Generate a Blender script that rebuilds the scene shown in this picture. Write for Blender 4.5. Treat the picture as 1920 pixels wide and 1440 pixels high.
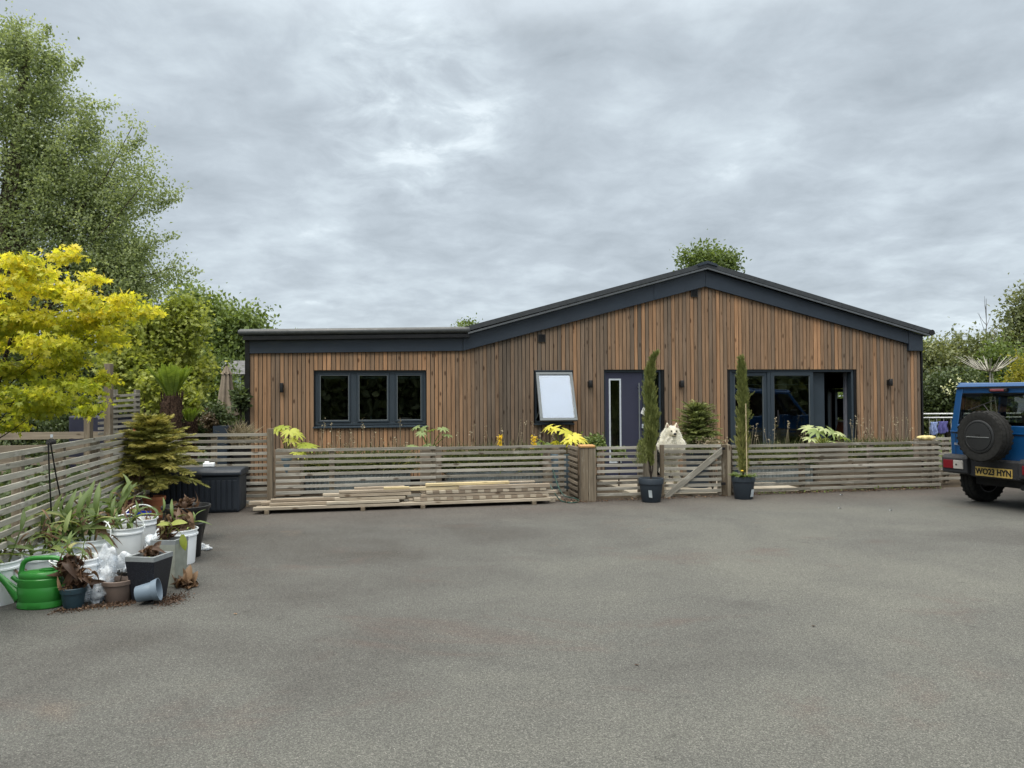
import bpy, math, random
import numpy as np
from math import sin, cos, radians, pi, atan, tan, sqrt
from mathutils import Vector, Matrix
random.seed(7); rng = np.random.default_rng(7)
SC = bpy.context.scene
for o in list(bpy.data.objects): bpy.data.objects.remove(o)
COL = SC.collection

# ------------------------------------------------------------ camera
FP = 1443.0; CAMH = 1.55; PITCH = atan(25/FP); ROLL = 0.006
fwd = Vector((0, cos(PITCH), sin(PITCH)))
r0 = Vector((1, 0, 0)); u0 = r0.cross(fwd)
right = r0*cos(ROLL) - u0*sin(ROLL); upv = right.cross(fwd)
cam_d = bpy.data.cameras.new('camera'); cam = bpy.data.objects.new('camera', cam_d); COL.objects.link(cam)
M3 = Matrix((right, upv, -fwd)).transposed()
cam.matrix_world = Matrix.Translation((0, 0, CAMH)) @ M3.to_4x4()
cam_d.sensor_width = 36; cam_d.lens = FP/1920*36; cam_d.clip_end = 2000; cam_d.clip_start = 0.05
SC.camera = cam
CAM = Vector((0, 0, CAMH))
def ray(u, v): return (fwd*FP + right*(u-960) + upv*(720-v))
def G(u, v, z=0.0):
    d = ray(u, v); t = (z-CAMH)/d.z; p = CAM+d*t; return p
def P(u, v, Y):
    d = ray(u, v); return CAM + d*(Y/d.y)

# ------------------------------------------------------------ world, sun, exposure
SUN_EL, SUN_AZ = 58, 205      # azimuth clockwise from +Y
w = bpy.data.worlds.new('World'); SC.world = w; w.use_nodes = True
nt = w.node_tree; N = nt.nodes; L = nt.links; N.clear()
def nd(t, **k):
    n = N.new(t)
    for a, b in k.items(): setattr(n, a, b)
    return n
def math_n(op, a, b=None, c=None):
    n = N.new('ShaderNodeMath'); n.operation = op
    for i, x in enumerate((a, b, c)):
        if x is None: continue
        if isinstance(x, (int, float)): n.inputs[i].default_value = x
        else: L.new(x, n.inputs[i])
    return n.outputs[0]
def maprange(x, a, b, c, d, smooth=True):
    n = N.new('ShaderNodeMapRange'); n.interpolation_type = 'SMOOTHSTEP' if smooth else 'LINEAR'
    L.new(x, n.inputs[0])
    for i, q in zip((1, 2, 3, 4), (a, b, c, d)): n.inputs[i].default_value = q
    return n.outputs[0]
out = nd('ShaderNodeOutputWorld'); bg = nd('ShaderNodeBackground'); bg.inputs[1].default_value = 0.1
sky = nd('ShaderNodeTexSky'); sky.sky_type = 'NISHITA'; sky.sun_disc = False
sky.sun_elevation = radians(SUN_EL); sky.sun_rotation = radians(SUN_AZ)
tc = nd('ShaderNodeTexCoord'); sep = nd('ShaderNodeSeparateXYZ'); L.new(tc.outputs['Generated'], sep.inputs[0])
zc = math_n('MAXIMUM', sep.outputs[2], 0.0)
dv = math_n('ADD', zc, 0.2)
cmb = nd('ShaderNodeCombineXYZ')
L.new(math_n('DIVIDE', sep.outputs[0], dv), cmb.inputs[0]); L.new(math_n('DIVIDE', sep.outputs[1], dv), cmb.inputs[1])
def noise(scale, detail, rough, off, dist=0.0, src=None):
    m = nd('ShaderNodeMapping'); m.inputs['Location'].default_value = off
    L.new(src or cmb.outputs[0], m.inputs[0])
    n = nd('ShaderNodeTexNoise'); L.new(m.outputs[0], n.inputs[0])
    n.inputs['Scale'].default_value = scale; n.inputs['Detail'].default_value = detail
    n.inputs['Roughness'].default_value = rough; n.inputs['Distortion'].default_value = dist
    return n.outputs[0]
n1 = noise(2.1, 9, 0.55, (5.1, 1.2, 0), 0.2); n2 = noise(6.0, 8, 0.6, (7.3, 2.2, 4), 0.35); n3 = noise(0.4, 2, 0.5, (1.3, 5.2, 9))
cl = math_n('ADD', math_n('MULTIPLY', n1, 0.52), math_n('ADD', math_n('MULTIPLY', n2, 0.33), math_n('MULTIPLY', n3, 0.15)))
cl = maprange(cl, 0.37, 0.66, 0.10, 0.92, False)
# the thin bright break in the cloud and its glow
bd = ray(775, 185).normalized()
dt = nd('ShaderNodeVectorMath', operation='DOT_PRODUCT'); L.new(tc.outputs['Generated'], dt.inputs[0]); dt.inputs[1].default_value = bd
brk = math_n('MULTIPLY', maprange(dt.outputs['Value'], 0.986, 0.9998, 0.0, 1.0), maprange(n2, 0.3, 0.62, 0.25, 1.0))
low = maprange(zc, 0.0, 0.2, 0.28, 0.0)
cl2 = math_n('ADD', math_n('ADD', cl, math_n('MULTIPLY', brk, 0.34)), low)
cr = nd('ShaderNodeValToRGB'); L.new(cl2, cr.inputs[0])
e = cr.color_ramp.elements
e[0].position = 0.0; e[0].color = (0.32, 0.365, 0.405, 1)
e[1].position = 1.0; e[1].color = (0.68, 0.755, 0.80, 1)
k = cr.color_ramp.elements.new(0.5); k.color = (0.44, 0.497, 0.547, 1)
k = cr.color_ramp.elements.new(0.8); k.color = (0.54, 0.61, 0.66, 1)
# overcast sky gets brighter towards the zenith
gain = maprange(zc, 0.43, 0.85, 9.1, 44.0, False)
vs = nd('ShaderNodeVectorMath', operation='SCALE'); wz = nd('ShaderNodeMix', data_type='RGBA'); L.new(maprange(zc, 0.42, 0.8, 0.0, 0.85, False), wz.inputs[0]); L.new(cr.outputs[0], wz.inputs[6]); wz.inputs[7].default_value = (0.52, 0.50, 0.455, 1)
L.new(wz.outputs[2], vs.inputs[0]); L.new(gain, vs.inputs['Scale'])
mx = nd('ShaderNodeMix', data_type='RGBA'); mx.inputs[0].default_value = 0.95
L.new(sky.outputs[0], mx.inputs[6]); L.new(vs.outputs[0], mx.inputs[7])
L.new(mx.outputs[2], bg.inputs[0]); L.new(bg.outputs[0], out.inputs[0])

sd = bpy.data.lights.new('sun', 'SUN'); sd.energy = 1.5; sd.angle = radians(35); sd.color = (1, 0.94, 0.85)
so = bpy.data.objects.new('sun', sd); COL.objects.link(so)
az, el = radians(SUN_AZ), radians(SUN_EL)
so.rotation_euler = Vector((sin(az)*cos(el), cos(az)*cos(el), sin(el))).to_track_quat('Z', 'Y').to_euler()
vs_ = SC.view_settings; vs_.view_transform = 'Standard'; vs_.look = 'None'; vs_.exposure = 0.5; vs_.gamma = 1.0
SC.render.engine = 'CYCLES'

# ------------------------------------------------------------ mesh helpers
TM = {}      # object -> world matrix of the frame its children's vertices live in
def tag(o, label=None, cat=None, group=None, kind=None):
    for k_, v_ in (('label', label), ('category', cat), ('group', group), ('kind', kind)):
        if v_: o[k_] = v_
    return o
def thing(name, label, cat, loc=(0, 0, 0), rz=0, group=None):
    o = bpy.data.objects.new(name, None); COL.objects.link(o); o.empty_display_size = 0.2
    o.location = loc; o.rotation_euler = (0, 0, rz)
    TM[o] = Matrix.Translation(loc) @ Matrix.Rotation(rz, 4, 'Z')
    return tag(o, label, cat, group)
class MB:
    """collects shapes given in frame M and links them as ONE mesh object"""
    def __init__(s, M=None): s.V = []; s.F = []; s.LC = []; s.T = []; s.n = 0; s.M = M
    def add(s, V, F, tint=0.5, lc=None):
        V = np.asarray(V, float).reshape(-1, 3)
        if lc is None: lc = V.copy()
        if s.M is not None:
            A = np.array(s.M); V = V @ A[:3, :3].T + A[:3, 3]
        n = len(V); s.V.append(V); s.LC.append(np.asarray(lc, float).reshape(-1, 3))
        s.T.append(np.broadcast_to(np.asarray(tint, float), (n,)).copy())
        for f in F: s.F.append([i+s.n for i in f])
        s.n += n; return s
    def beam(s, p0, p1, w, h, up=(0, 0, 1), tint=None, ends=(0, 0)):
        p0 = Vector(p0); p1 = Vector(p1); d = (p1-p0); ln = d.length; d.normalize(); up = Vector(up)
        sd_ = up.cross(d); sd_.normalize(); u2 = d.cross(sd_)
        off = random.random()*50; V = []; LCs = []
        for x, p in ((0, p0), (ln, p1)):
            for a, b in ((-1, -1), (1, -1), (1, 1), (-1, 1)):
                V.append(p+sd_*(a*w/2)+u2*(b*h/2)); LCs.append((x+off, a*w/2+off*.7, b*h/2))
        F = [(0, 3, 2, 1), (4, 5, 6, 7), (0, 1, 5, 4), (1, 2, 6, 5), (2, 3, 7, 6), (3, 0, 4, 7)]
        return s.add(V, F, random.random() if tint is None else tint, LCs)
    def box(s, c, size, rz=0, tint=None):
        c = Vector(c); R = Matrix.Rotation(rz, 3, 'Z'); dx = R @ Vector((size[0]/2, 0, 0))
        return s.beam(c-dx, c+dx, size[1], size[2], tint=tint)
    def b2(s, x0, x1, y0, y1, z0, z1, tint=None):
        return s.beam(((x0), (y0+y1)/2, (z0+z1)/2), (x1, (y0+y1)/2, (z0+z1)/2), abs(y1-y0), abs(z1-z0), tint=tint)
    def lathe(s, prof, c=(0, 0, 0), seg=32, sx=1, sy=1, R=None, tint=0.5, cap0=False, cap1=False, jit=0):
        V = []; F = []; n = len(prof); c = Vector(c)
        for r, z in prof:
            for i in range(seg):
                a = 2*pi*i/seg; q = Vector((r*cos(a)*sx, r*sin(a)*sy, z))
                if R is not None: q = R @ q
                V.append(q+c)
        for j in range(n-1):
            for i in range(seg):
                i2 = (i+1) % seg; F.append((j*seg+i, j*seg+i2, (j+1)*seg+i2, (j+1)*seg+i))
        if cap0: F.append(tuple(range(seg-1, -1, -1)))
        if cap1: F.append(tuple((n-1)*seg+i for i in range(seg)))
        return s.add(V, F, tint)
    def tube(s, pts, rad, seg=8, tint=0.5, caps=True, flat=1.0):
        pts = [Vector(p) for p in pts]; n = len(pts)
        if isinstance(rad, (int, float)): rad = [rad]*n
        V = []; F = []; prev = None; LCs = []; ln = 0
        for i, p in enumerate(pts):
            d = (pts[min(i+1, n-1)]-pts[max(i-1, 0)])
            d = d.normalized() if d.length > 1e-9 else Vector((0, 0, 1))
            if prev is None:
                a = Vector((0, 0, 1)) if abs(d.z) < .9 else Vector((1, 0, 0)); x = a.cross(d).normalized()
            else: x = (prev-d*prev.dot(d)).normalized()
            prev = x; y = d.cross(x)
            if i: ln += (p-pts[i-1]).length
            for k_ in range(seg):
                an = 2*pi*k_/seg; V.append(p+x*(cos(an)*rad[i])+y*(sin(an)*rad[i]*flat)); LCs.append((ln, cos(an)*.1, sin(an)*.1))
        for j in range(n-1):
            for i in range(seg):
                i2 = (i+1) % seg; F.append((j*seg+i, j*seg+i2, (j+1)*seg+i2, (j+1)*seg+i))
        if caps: F.append(tuple(range(seg-1, -1, -1))); F.append(tuple((n-1)*seg+i for i in range(seg)))
        return s.add(V, F, tint, LCs)
    def prism(s, poly, o, ax, ay, depth, tint=0.5):
        """poly [(a,b)] in plane o+ax*a+ay*b, extruded by vector depth"""
        o = Vector(o); ax = Vector(ax); ay = Vector(ay); dp = Vector(depth); n = len(poly)
        A = [o+ax*a+ay*b for a, b in poly]; B = [p+dp for p in A]
        F = [tuple(range(n-1, -1, -1)), tuple(range(n, 2*n))]+[(i, (i+1) % n, n+(i+1) % n, n+i) for i in range(n)]
        return s.add(A+B, F, tint)
    def poly(s, pts, tint=0.5): return s.add(pts, [tuple(range(len(pts)))], tint)
    def build(s, name, mat, parent=None, smooth=None, bevel=0, **t):
        V = np.concatenate(s.V); LC = np.concatenate(s.LC); T = np.concatenate(s.T)
        o = link_mesh(name, V, s.F, mat, parent, LC, T, smooth, bevel)
        return tag(o, t.get('label'), t.get('cat'), t.get('group'), t.get('kind'))
def place(V, parent):
    """vertices from world into the parent's frame, or to an origin at the thing's own base"""
    if parent is not None:
        A = np.array(TM[parent].inverted()); return V @ A[:3, :3].T + A[:3, 3], None
    lo = V.min(0); hi = V.max(0); c = np.array(((lo[0]+hi[0])/2, (lo[1]+hi[1])/2, lo[2])); return V-c, c
def finish(name, me, mat, parent, c, smooth, bevel):
    me.materials.append(mat)
    if smooth is not None:
        me.shade_smooth()
        if smooth: me.set_sharp_from_angle(angle=radians(smooth))
    o = bpy.data.objects.new(name, me); COL.objects.link(o)
    if parent is not None: o.parent = parent; TM[o] = TM[parent]
    else: o.location = c; TM[o] = Matrix.Translation(c)
    if bevel:
        b = o.modifiers.new('bevel', 'BEVEL'); b.width = bevel; b.segments = 2; b.limit_method = 'ANGLE'; b.angle_limit = radians(40)
    return o
def link_mesh(name, V, F, mat, parent, LC=None, T=None, smooth=None, bevel=0):
    V, c = place(np.asarray(V, float), parent)
    me = bpy.data.meshes.new(name); me.from_pydata(V.tolist(), [], F); me.update()
    if LC is not None: me.attributes.new('lc', 'FLOAT_VECTOR', 'POINT').data.foreach_set('vector', LC.astype(np.float32).ravel())
    if T is not None: me.attributes.new('tint', 'FLOAT', 'POINT').data.foreach_set('value', T.astype(np.float32))
    return finish(name, me, mat, parent, c, smooth, bevel)
def norm(a): return a/np.maximum(np.linalg.norm(a, axis=-1, keepdims=True), 1e-9)
def rdir(n):
    return norm(rng.normal(size=(n, 3)))
# leaf templates: vertices (x across, y along, z out of the leaf) and faces
def T_oval(w=.55): return (np.array([(0, 0, 0), (w/2, .42, .1), (0, 1, 0), (-w/2, .42, .1)]), [(0, 1, 2, 3)])
def T_lobed(n=5, deep=.45, spread=2.4):
    V = [(0, .12, 0)]; k_ = 2*n+1
    for i in range(k_):
        a = -spread+2*spread*i/(k_-1); r = (1.0-.25*abs(a)/spread) if i % 2 else deep
        if i in (0, k_-1): r = .16
        V.append((sin(a)*r*.62, .3+cos(a)*r*.7, .06*abs(sin(a))))
    return np.array(V), [(0, i, i+1) for i in range(1, k_)]
def T_blade(w=.12, seg=4, droop=.35, fold=.1):
    V = []; F = []
    for i in range(seg+1):
        t = i/seg; ww = w*(sin(pi*min(1, .08+t*.92))**.7)/2 if i < seg else 0.002
        y = t*(1-.25*droop*t); z = -droop*t*t
        V += [(-ww, y, z+fold*ww), (0, y, z), (ww, y, z+fold*ww)]
    for i in range(seg):
        a = i*3; F += [(a, a+1, a+4, a+3), (a+1, a+2, a+5, a+4)]
    return np.array(V), F
def T_palm(n=8, w=.24):
    V = [(0, 0, 0)]; F = []
    for i in range(n):
        a = -2.3+4.6*i/(n-1); r = 1-.28*abs(a)/2.3; d = np.array((sin(a), cos(a))); q = np.array((cos(a), -sin(a)))
        b = len(V)
        for t, ww in ((.3, .45*w), (.62, w/2*1.05)):
            for sg in (-1, 1):
                p = d*r*t+q*ww*sg; V.append((p[0], p[1], .02-.1*t*t))
        p = d*r; V.append((p[0], p[1], -.16)); F += [(0, b, b+1), (b, b+2, b+3, b+1), (b+2, b+4, b+3)]
    return np.array(V), F
def T_spray(n=7, ln=.3, w=.05, up=.25):
    """a conifer twig: needles on both sides of an axis"""
    V = []; F = []
    for i in range(n):
        y = i/n
        for sg in (-1, 1):
            l = ln*(1-.35*y); b = len(V)
            V += [(0, y-w/2, 0), (0, y+w/2, 0), (sg*l*.75, y+l*.7, up*l)]; F.append((b, b+1, b+2))
    b = len(V); V += [(-w/2, .8, 0), (w/2, .8, 0), (0, 1.15, .05)]; F.append((b, b+1, b+2))
    return np.array(V), F
def leaves(name, C, D, Nn, S, tmpl, tint, mat, parent=None, sx=None, **t):
    """many leaves in one mesh: C positions, D axis directions, Nn normals, S sizes"""
    TV, TF = tmpl; n = len(C); k_ = len(TV); D = norm(D); X = norm(np.cross(D, Nn)); Z = np.cross(X, D)
    S = np.broadcast_to(np.asarray(S, float), (n,)); SX = S if sx is None else S*sx
    V = (C[:, None, :] + TV[None, :, 0, None]*X[:, None, :]*SX[:, None, None] + TV[None, :, 1, None]*D[:, None, :]*S[:, None, None]
         + TV[None, :, 2, None]*Z[:, None, :]*S[:, None, None]).reshape(-1, 3)
    V, c = place(V, parent)
    me = bpy.data.meshes.new(name); me.vertices.add(len(V)); me.vertices.foreach_set('co', V.astype(np.float32).ravel())
    sz = np.array([len(f) for f in TF]); fl = np.concatenate([np.array(f) for f in TF]); nl = len(fl)
    loops = (fl[None, :]+np.arange(n)[:, None]*k_).ravel()
    st = np.concatenate([[0], np.cumsum(sz)[:-1]]); starts = (st[None, :]+np.arange(n)[:, None]*nl).ravel()
    me.loops.add(len(loops)); me.loops.foreach_set('vertex_index', loops.astype(np.int32))
    me.polygons.add(len(starts)); me.polygons.foreach_set('loop_start', starts.astype(np.int32))
    me.update(calc_edges=True); me.validate()
    me.attributes.new('tint', 'FLOAT', 'POINT').data.foreach_set('value', np.repeat(np.broadcast_to(np.asarray(tint, float), (n,)), k_).astype(np.float32))
    o = finish(name, me, mat, parent, c, None, 0)
    return tag(o, t.get('label'), t.get('cat'), t.get('group'), t.get('kind'))

# ------------------------------------------------------------ materials
def srgb(r, g, b):
    f = lambda c: (c/255/12.92) if c/255 <= .04045 else ((c/255+.055)/1.055)**2.4
    return (f(r), f(g), f(b), 1)
class Mat:
    def __init__(s, name):
        s.m = bpy.data.materials.new(name); s.m.use_nodes = True; s.t = s.m.node_tree; s.N = s.t.nodes; s.L = s.t.links
        s.b = s.N['Principled BSDF']; s.o = s.N['Material Output']
    def n(s, t, inp=None, **k_):
        x = s.N.new(t)
        for a, b in k_.items(): setattr(x, a, b)
        for a, b in (inp or {}).items():
            if hasattr(b, 'is_output'): s.L.new(b, x.inputs[a])
            else: x.inputs[a].default_value = b
        return x
    def attr(s, nm): x = s.n('ShaderNodeAttribute'); x.attribute_name = nm; return x
    def obj(s): return s.n('ShaderNodeTexCoord').outputs['Object']
    def map(s, src, sc, loc=(0, 0, 0)): return s.n('ShaderNodeMapping', {0: src, 'Scale': sc, 'Location': loc}).outputs[0]
    def noise(s, src, scale, detail=4, rough=.55, dist=0): return s.n('ShaderNodeTexNoise', {0: src, 'Scale': scale, 'Detail': detail, 'Roughness': rough, 'Distortion': dist}).outputs[0]
    def ramp(s, src, stops, interp='LINEAR'):
        r = s.n('ShaderNodeValToRGB', {0: src}); e_ = r.color_ramp.elements; r.color_ramp.interpolation = interp
        e_[0].position, e_[0].color = stops[0]; e_[1].position, e_[1].color = stops[-1]
        for p, c in stops[1:-1]: q = e_.new(p); q.color = c
        return r.outputs[0]
    def mix(s, fac, a, b, mode='MIX'): return s.n('ShaderNodeMix', {0: fac, 6: a, 7: b}, data_type='RGBA', blend_type=mode).outputs[2]
    def mr(s, x, a, b, c, d): return s.n('ShaderNodeMapRange', {0: x, 1: a, 2: b, 3: c, 4: d}).outputs[0]
    def mth(s, op, a, b=0.0): return s.n('ShaderNodeMath', {0: a, 1: b}, operation=op).outputs[0]
    def set(s, col=None, rough=None, metal=None, spec=None, **k_):
        for key, x in (('Base Color', col), ('Roughness', rough), ('Metallic', metal), ('Specular IOR Level', spec)):
            if x is None: continue
            if hasattr(x, 'is_output'): s.L.new(x, s.b.inputs[key])
            else: s.b.inputs[key].default_value = x
        for key, x in k_.items(): s.b.inputs[key.replace('_', ' ')].default_value = x
        return s
    def bump(s, h, strength=.3, dist=.01):
        x = s.n('ShaderNodeBump', {'Height': h, 'Strength': strength, 'Distance': dist}); s.L.new(x.outputs[0], s.b.inputs['Normal']); return s
def c4(r, g, b): return (r, g, b, 1)
def plain(name, col, rough=.5, metal=0, spec=.5, var=.12, scale=14, bump=0.0):
    """one colour with a little dirt and unevenness"""
    m = Mat(name); n_ = m.noise(m.obj(), scale, 5, .6)
    dark = tuple(c*(1-2*var) for c in col[:3])+(1,); lite = tuple(min(1, c*(1+var)) for c in col[:3])+(1,)
    m.set(m.ramp(n_, [(.3, dark), (.7, lite)]), m.mr(m.noise(m.obj(), scale*.6, 3), .3, .7, max(0, rough-.12), min(1, rough+.12)), metal, spec)
    if bump: m.bump(m.noise(m.obj(), scale*6, 4), bump, .004)
    return m.m
def wood(name, stops, grain=26, rough=.78, knot=True, spec=.25, streak=.55, wear=None):
    m = Mat(name); lc = m.attr('lc').outputs['Vector']; ti = m.attr('tint').outputs['Fac']
    g1 = m.noise(m.map(lc, (1.3, grain, grain)), 1.0, 6, .65, .4); g2 = m.noise(m.map(lc, (5, grain*4, grain*4)), 1.0, 3, .6)
    g3 = m.noise(m.map(lc, (.8, 3, 3)), 1.0, 3)
    base = m.ramp(ti, stops)
    f = m.mth('ADD', m.mth('MULTIPLY', g1, .6), m.mth('ADD', m.mth('MULTIPLY', g2, .2), m.mth('MULTIPLY', g3, .3)))
    col = m.mix(m.mr(f, .38, .7, 0, 1), m.mix(1.0, base, c4(streak, streak*.97, streak*.93), 'MULTIPLY'), m.mix(1.0, base, c4(1.25, 1.22, 1.18), 'MULTIPLY'))
    if knot:
        vo = m.n('ShaderNodeTexVoronoi', {0: m.map(lc, (3.2, 9, 9)), 'Scale': 1.0}, feature='F1').outputs['Distance']
        col = m.mix(m.mr(vo, .09, .19, .9, 0), col, m.mix(1.0, base, c4(.28, .22, .18), 'MULTIPLY'))
    if wear:
        wn = m.noise(m.map(lc, (2.5, 8, 8), (5, 3, 1)), 1.0, 5, .7); col = m.mix(m.mr(wn, .55, .75, 0, .75), col, wear)
    m.set(col, rough, 0, spec); m.bump(g1, .25, .004); return m.m
def foliage(name, stops, trans=.35, rough=.5, tcol=None, spec=.35):
    m = Mat(name); ti = m.attr('tint').outputs['Fac']; n_ = m.noise(m.obj(), 1.1, 3)
    f = m.mth('ADD', m.mth('MULTIPLY', ti, .8), m.mth('MULTIPLY', n_, .2)); col = m.ramp(f, stops)
    m.set(col, rough, 0, spec)
    tr = m.n('ShaderNodeBsdfTranslucent', {0: m.mix(1.0, col, c4(*(tcol or (1.5, 1.45, .75))), 'MULTIPLY')})
    mxs = m.n('ShaderNodeMixShader', {0: trans, 1: m.b.outputs[0], 2: tr.outputs[0]}); m.L.new(mxs.outputs[0], m.o.inputs[0]); return m.m
def glass(name, tint=(.62, .68, .66), refl=1.0, rough=0.0):
    m = Mat(name); m.N.remove(m.b); fr = m.n('ShaderNodeFresnel', {'IOR': 1.55}); tp = m.n('ShaderNodeBsdfTransparent', {0: c4(*tint)})
    wv = m.noise(m.obj(), 1.6, 2); bp = m.n('ShaderNodeBump', {'Height': wv, 'Strength': .05, 'Distance': .05})
    gl = m.n('ShaderNodeBsdfGlossy', {0: c4(.93*refl, .96*refl, refl), 'Roughness': rough}); m.L.new(bp.outputs[0], gl.inputs['Normal'])
    f = m.mr(fr.outputs[0], 0, 1, .04, 1.0)
    x = m.n('ShaderNodeMixShader', {0: f, 1: tp.outputs[0], 2: gl.outputs[0]}); m.L.new(x.outputs[0], m.o.inputs[0]); return m.m

W_CLAD = wood('larch_cladding', [(0, c4(.125, .102, .082)), (.3, c4(.18, .135, .10)), (.55, c4(.25, .165, .105)), (.8, c4(.34, .205, .118)), (1, c4(.45, .26, .145))], grain=30, streak=.55)
W_GREY = wood('weathered_grey_timber', [(0, c4(.185, .178, .155)), (.5, c4(.29, .283, .252)), (1, c4(.40, .393, .36))], wear=c4(.48, .47, .42), streak=.5)
W_PALE = wood('weathered_pale_timber', [(0, c4(.25, .245, .21)), (.5, c4(.335, .33, .29)), (1, c4(.42, .415, .37))], wear=c4(.56, .56, .52), streak=.5)
W_POST = wood('post_timber', [(0, c4(.13, .105, .075)), (.5, c4(.19, .16, .12)), (1, c4(.28, .25, .20))], streak=.45, wear=c4(.3, .28, .23))
W_BACK = wood('dark_old_timber', [(0, c4(.13, .11, .085)), (.5, c4(.19, .16, .125)), (1, c4(.25, .215, .17))])  # darker brown timber for planters, back fences and some posts
W_FRESH = wood('sawn_softwood', [(0, c4(.22, .18, .14)), (.4, c4(.34, .295, .235)), (.75, c4(.45, .41, .335)), (1, c4(.50, .42, .25))], streak=.5, wear=c4(.52, .49, .42))
W_CAP = wood('orange_cap_timber', [(0, c4(.38, .21, .08)), (1, c4(.44, .26, .11))], streak=.8, knot=False)
W_FLOOR = wood('deck_boards', [(0, c4(.26, .235, .19)), (1, c4(.40, .37, .31))])
M_ANTH = plain('anthracite_metal', c4(.021, .031, .046), .42, 0, .5, .06, 3)
M_FRAME = plain('window_frame_grey', c4(.030, .043, .056), .45, 0, .4, .05, 4)
M_TRIM = plain('black_trim', c4(.006, .006, .007), .4, 0, .4)
M_GUT = plain('gutter_dark_grey', c4(.055, .06, .062), .38, 0, .5)
M_ROOF = plain('roof_sheet', c4(.05, .055, .06), .45, .3, .5)
M_DOOR = plain('door_navy_grey', c4(.028, .031, .058), .5, 0, .4, .04, 2)
M_ALU = plain('pale_aluminium', c4(.50, .55, .60), .35, .1, .5, .04)
M_MIDGREY = plain('sash_grey', c4(.13, .15, .16), .4, 0, .5, .04)
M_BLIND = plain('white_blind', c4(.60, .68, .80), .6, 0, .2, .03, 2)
M_BLACKP = plain('black_plastic', c4(.012, .012, .013), .45, 0, .4)
M_GLASS = glass('window_glass'); M_CLEARG = glass('clear_glass', (.97, .985, 1.0)); M_CARGLASS = glass('tinted_car_glass', (.40, .43, .40))
M_DARKIN = plain('dim_interior', c4(.20, .19, .175), .8)
M_PLASTER = plain('interior_plaster', c4(.20, .21, .25), .8)
M_SOIL = plain('potting_soil', c4(.045, .03, .02), .95, 0, .1, .4, 60, .8)
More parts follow.
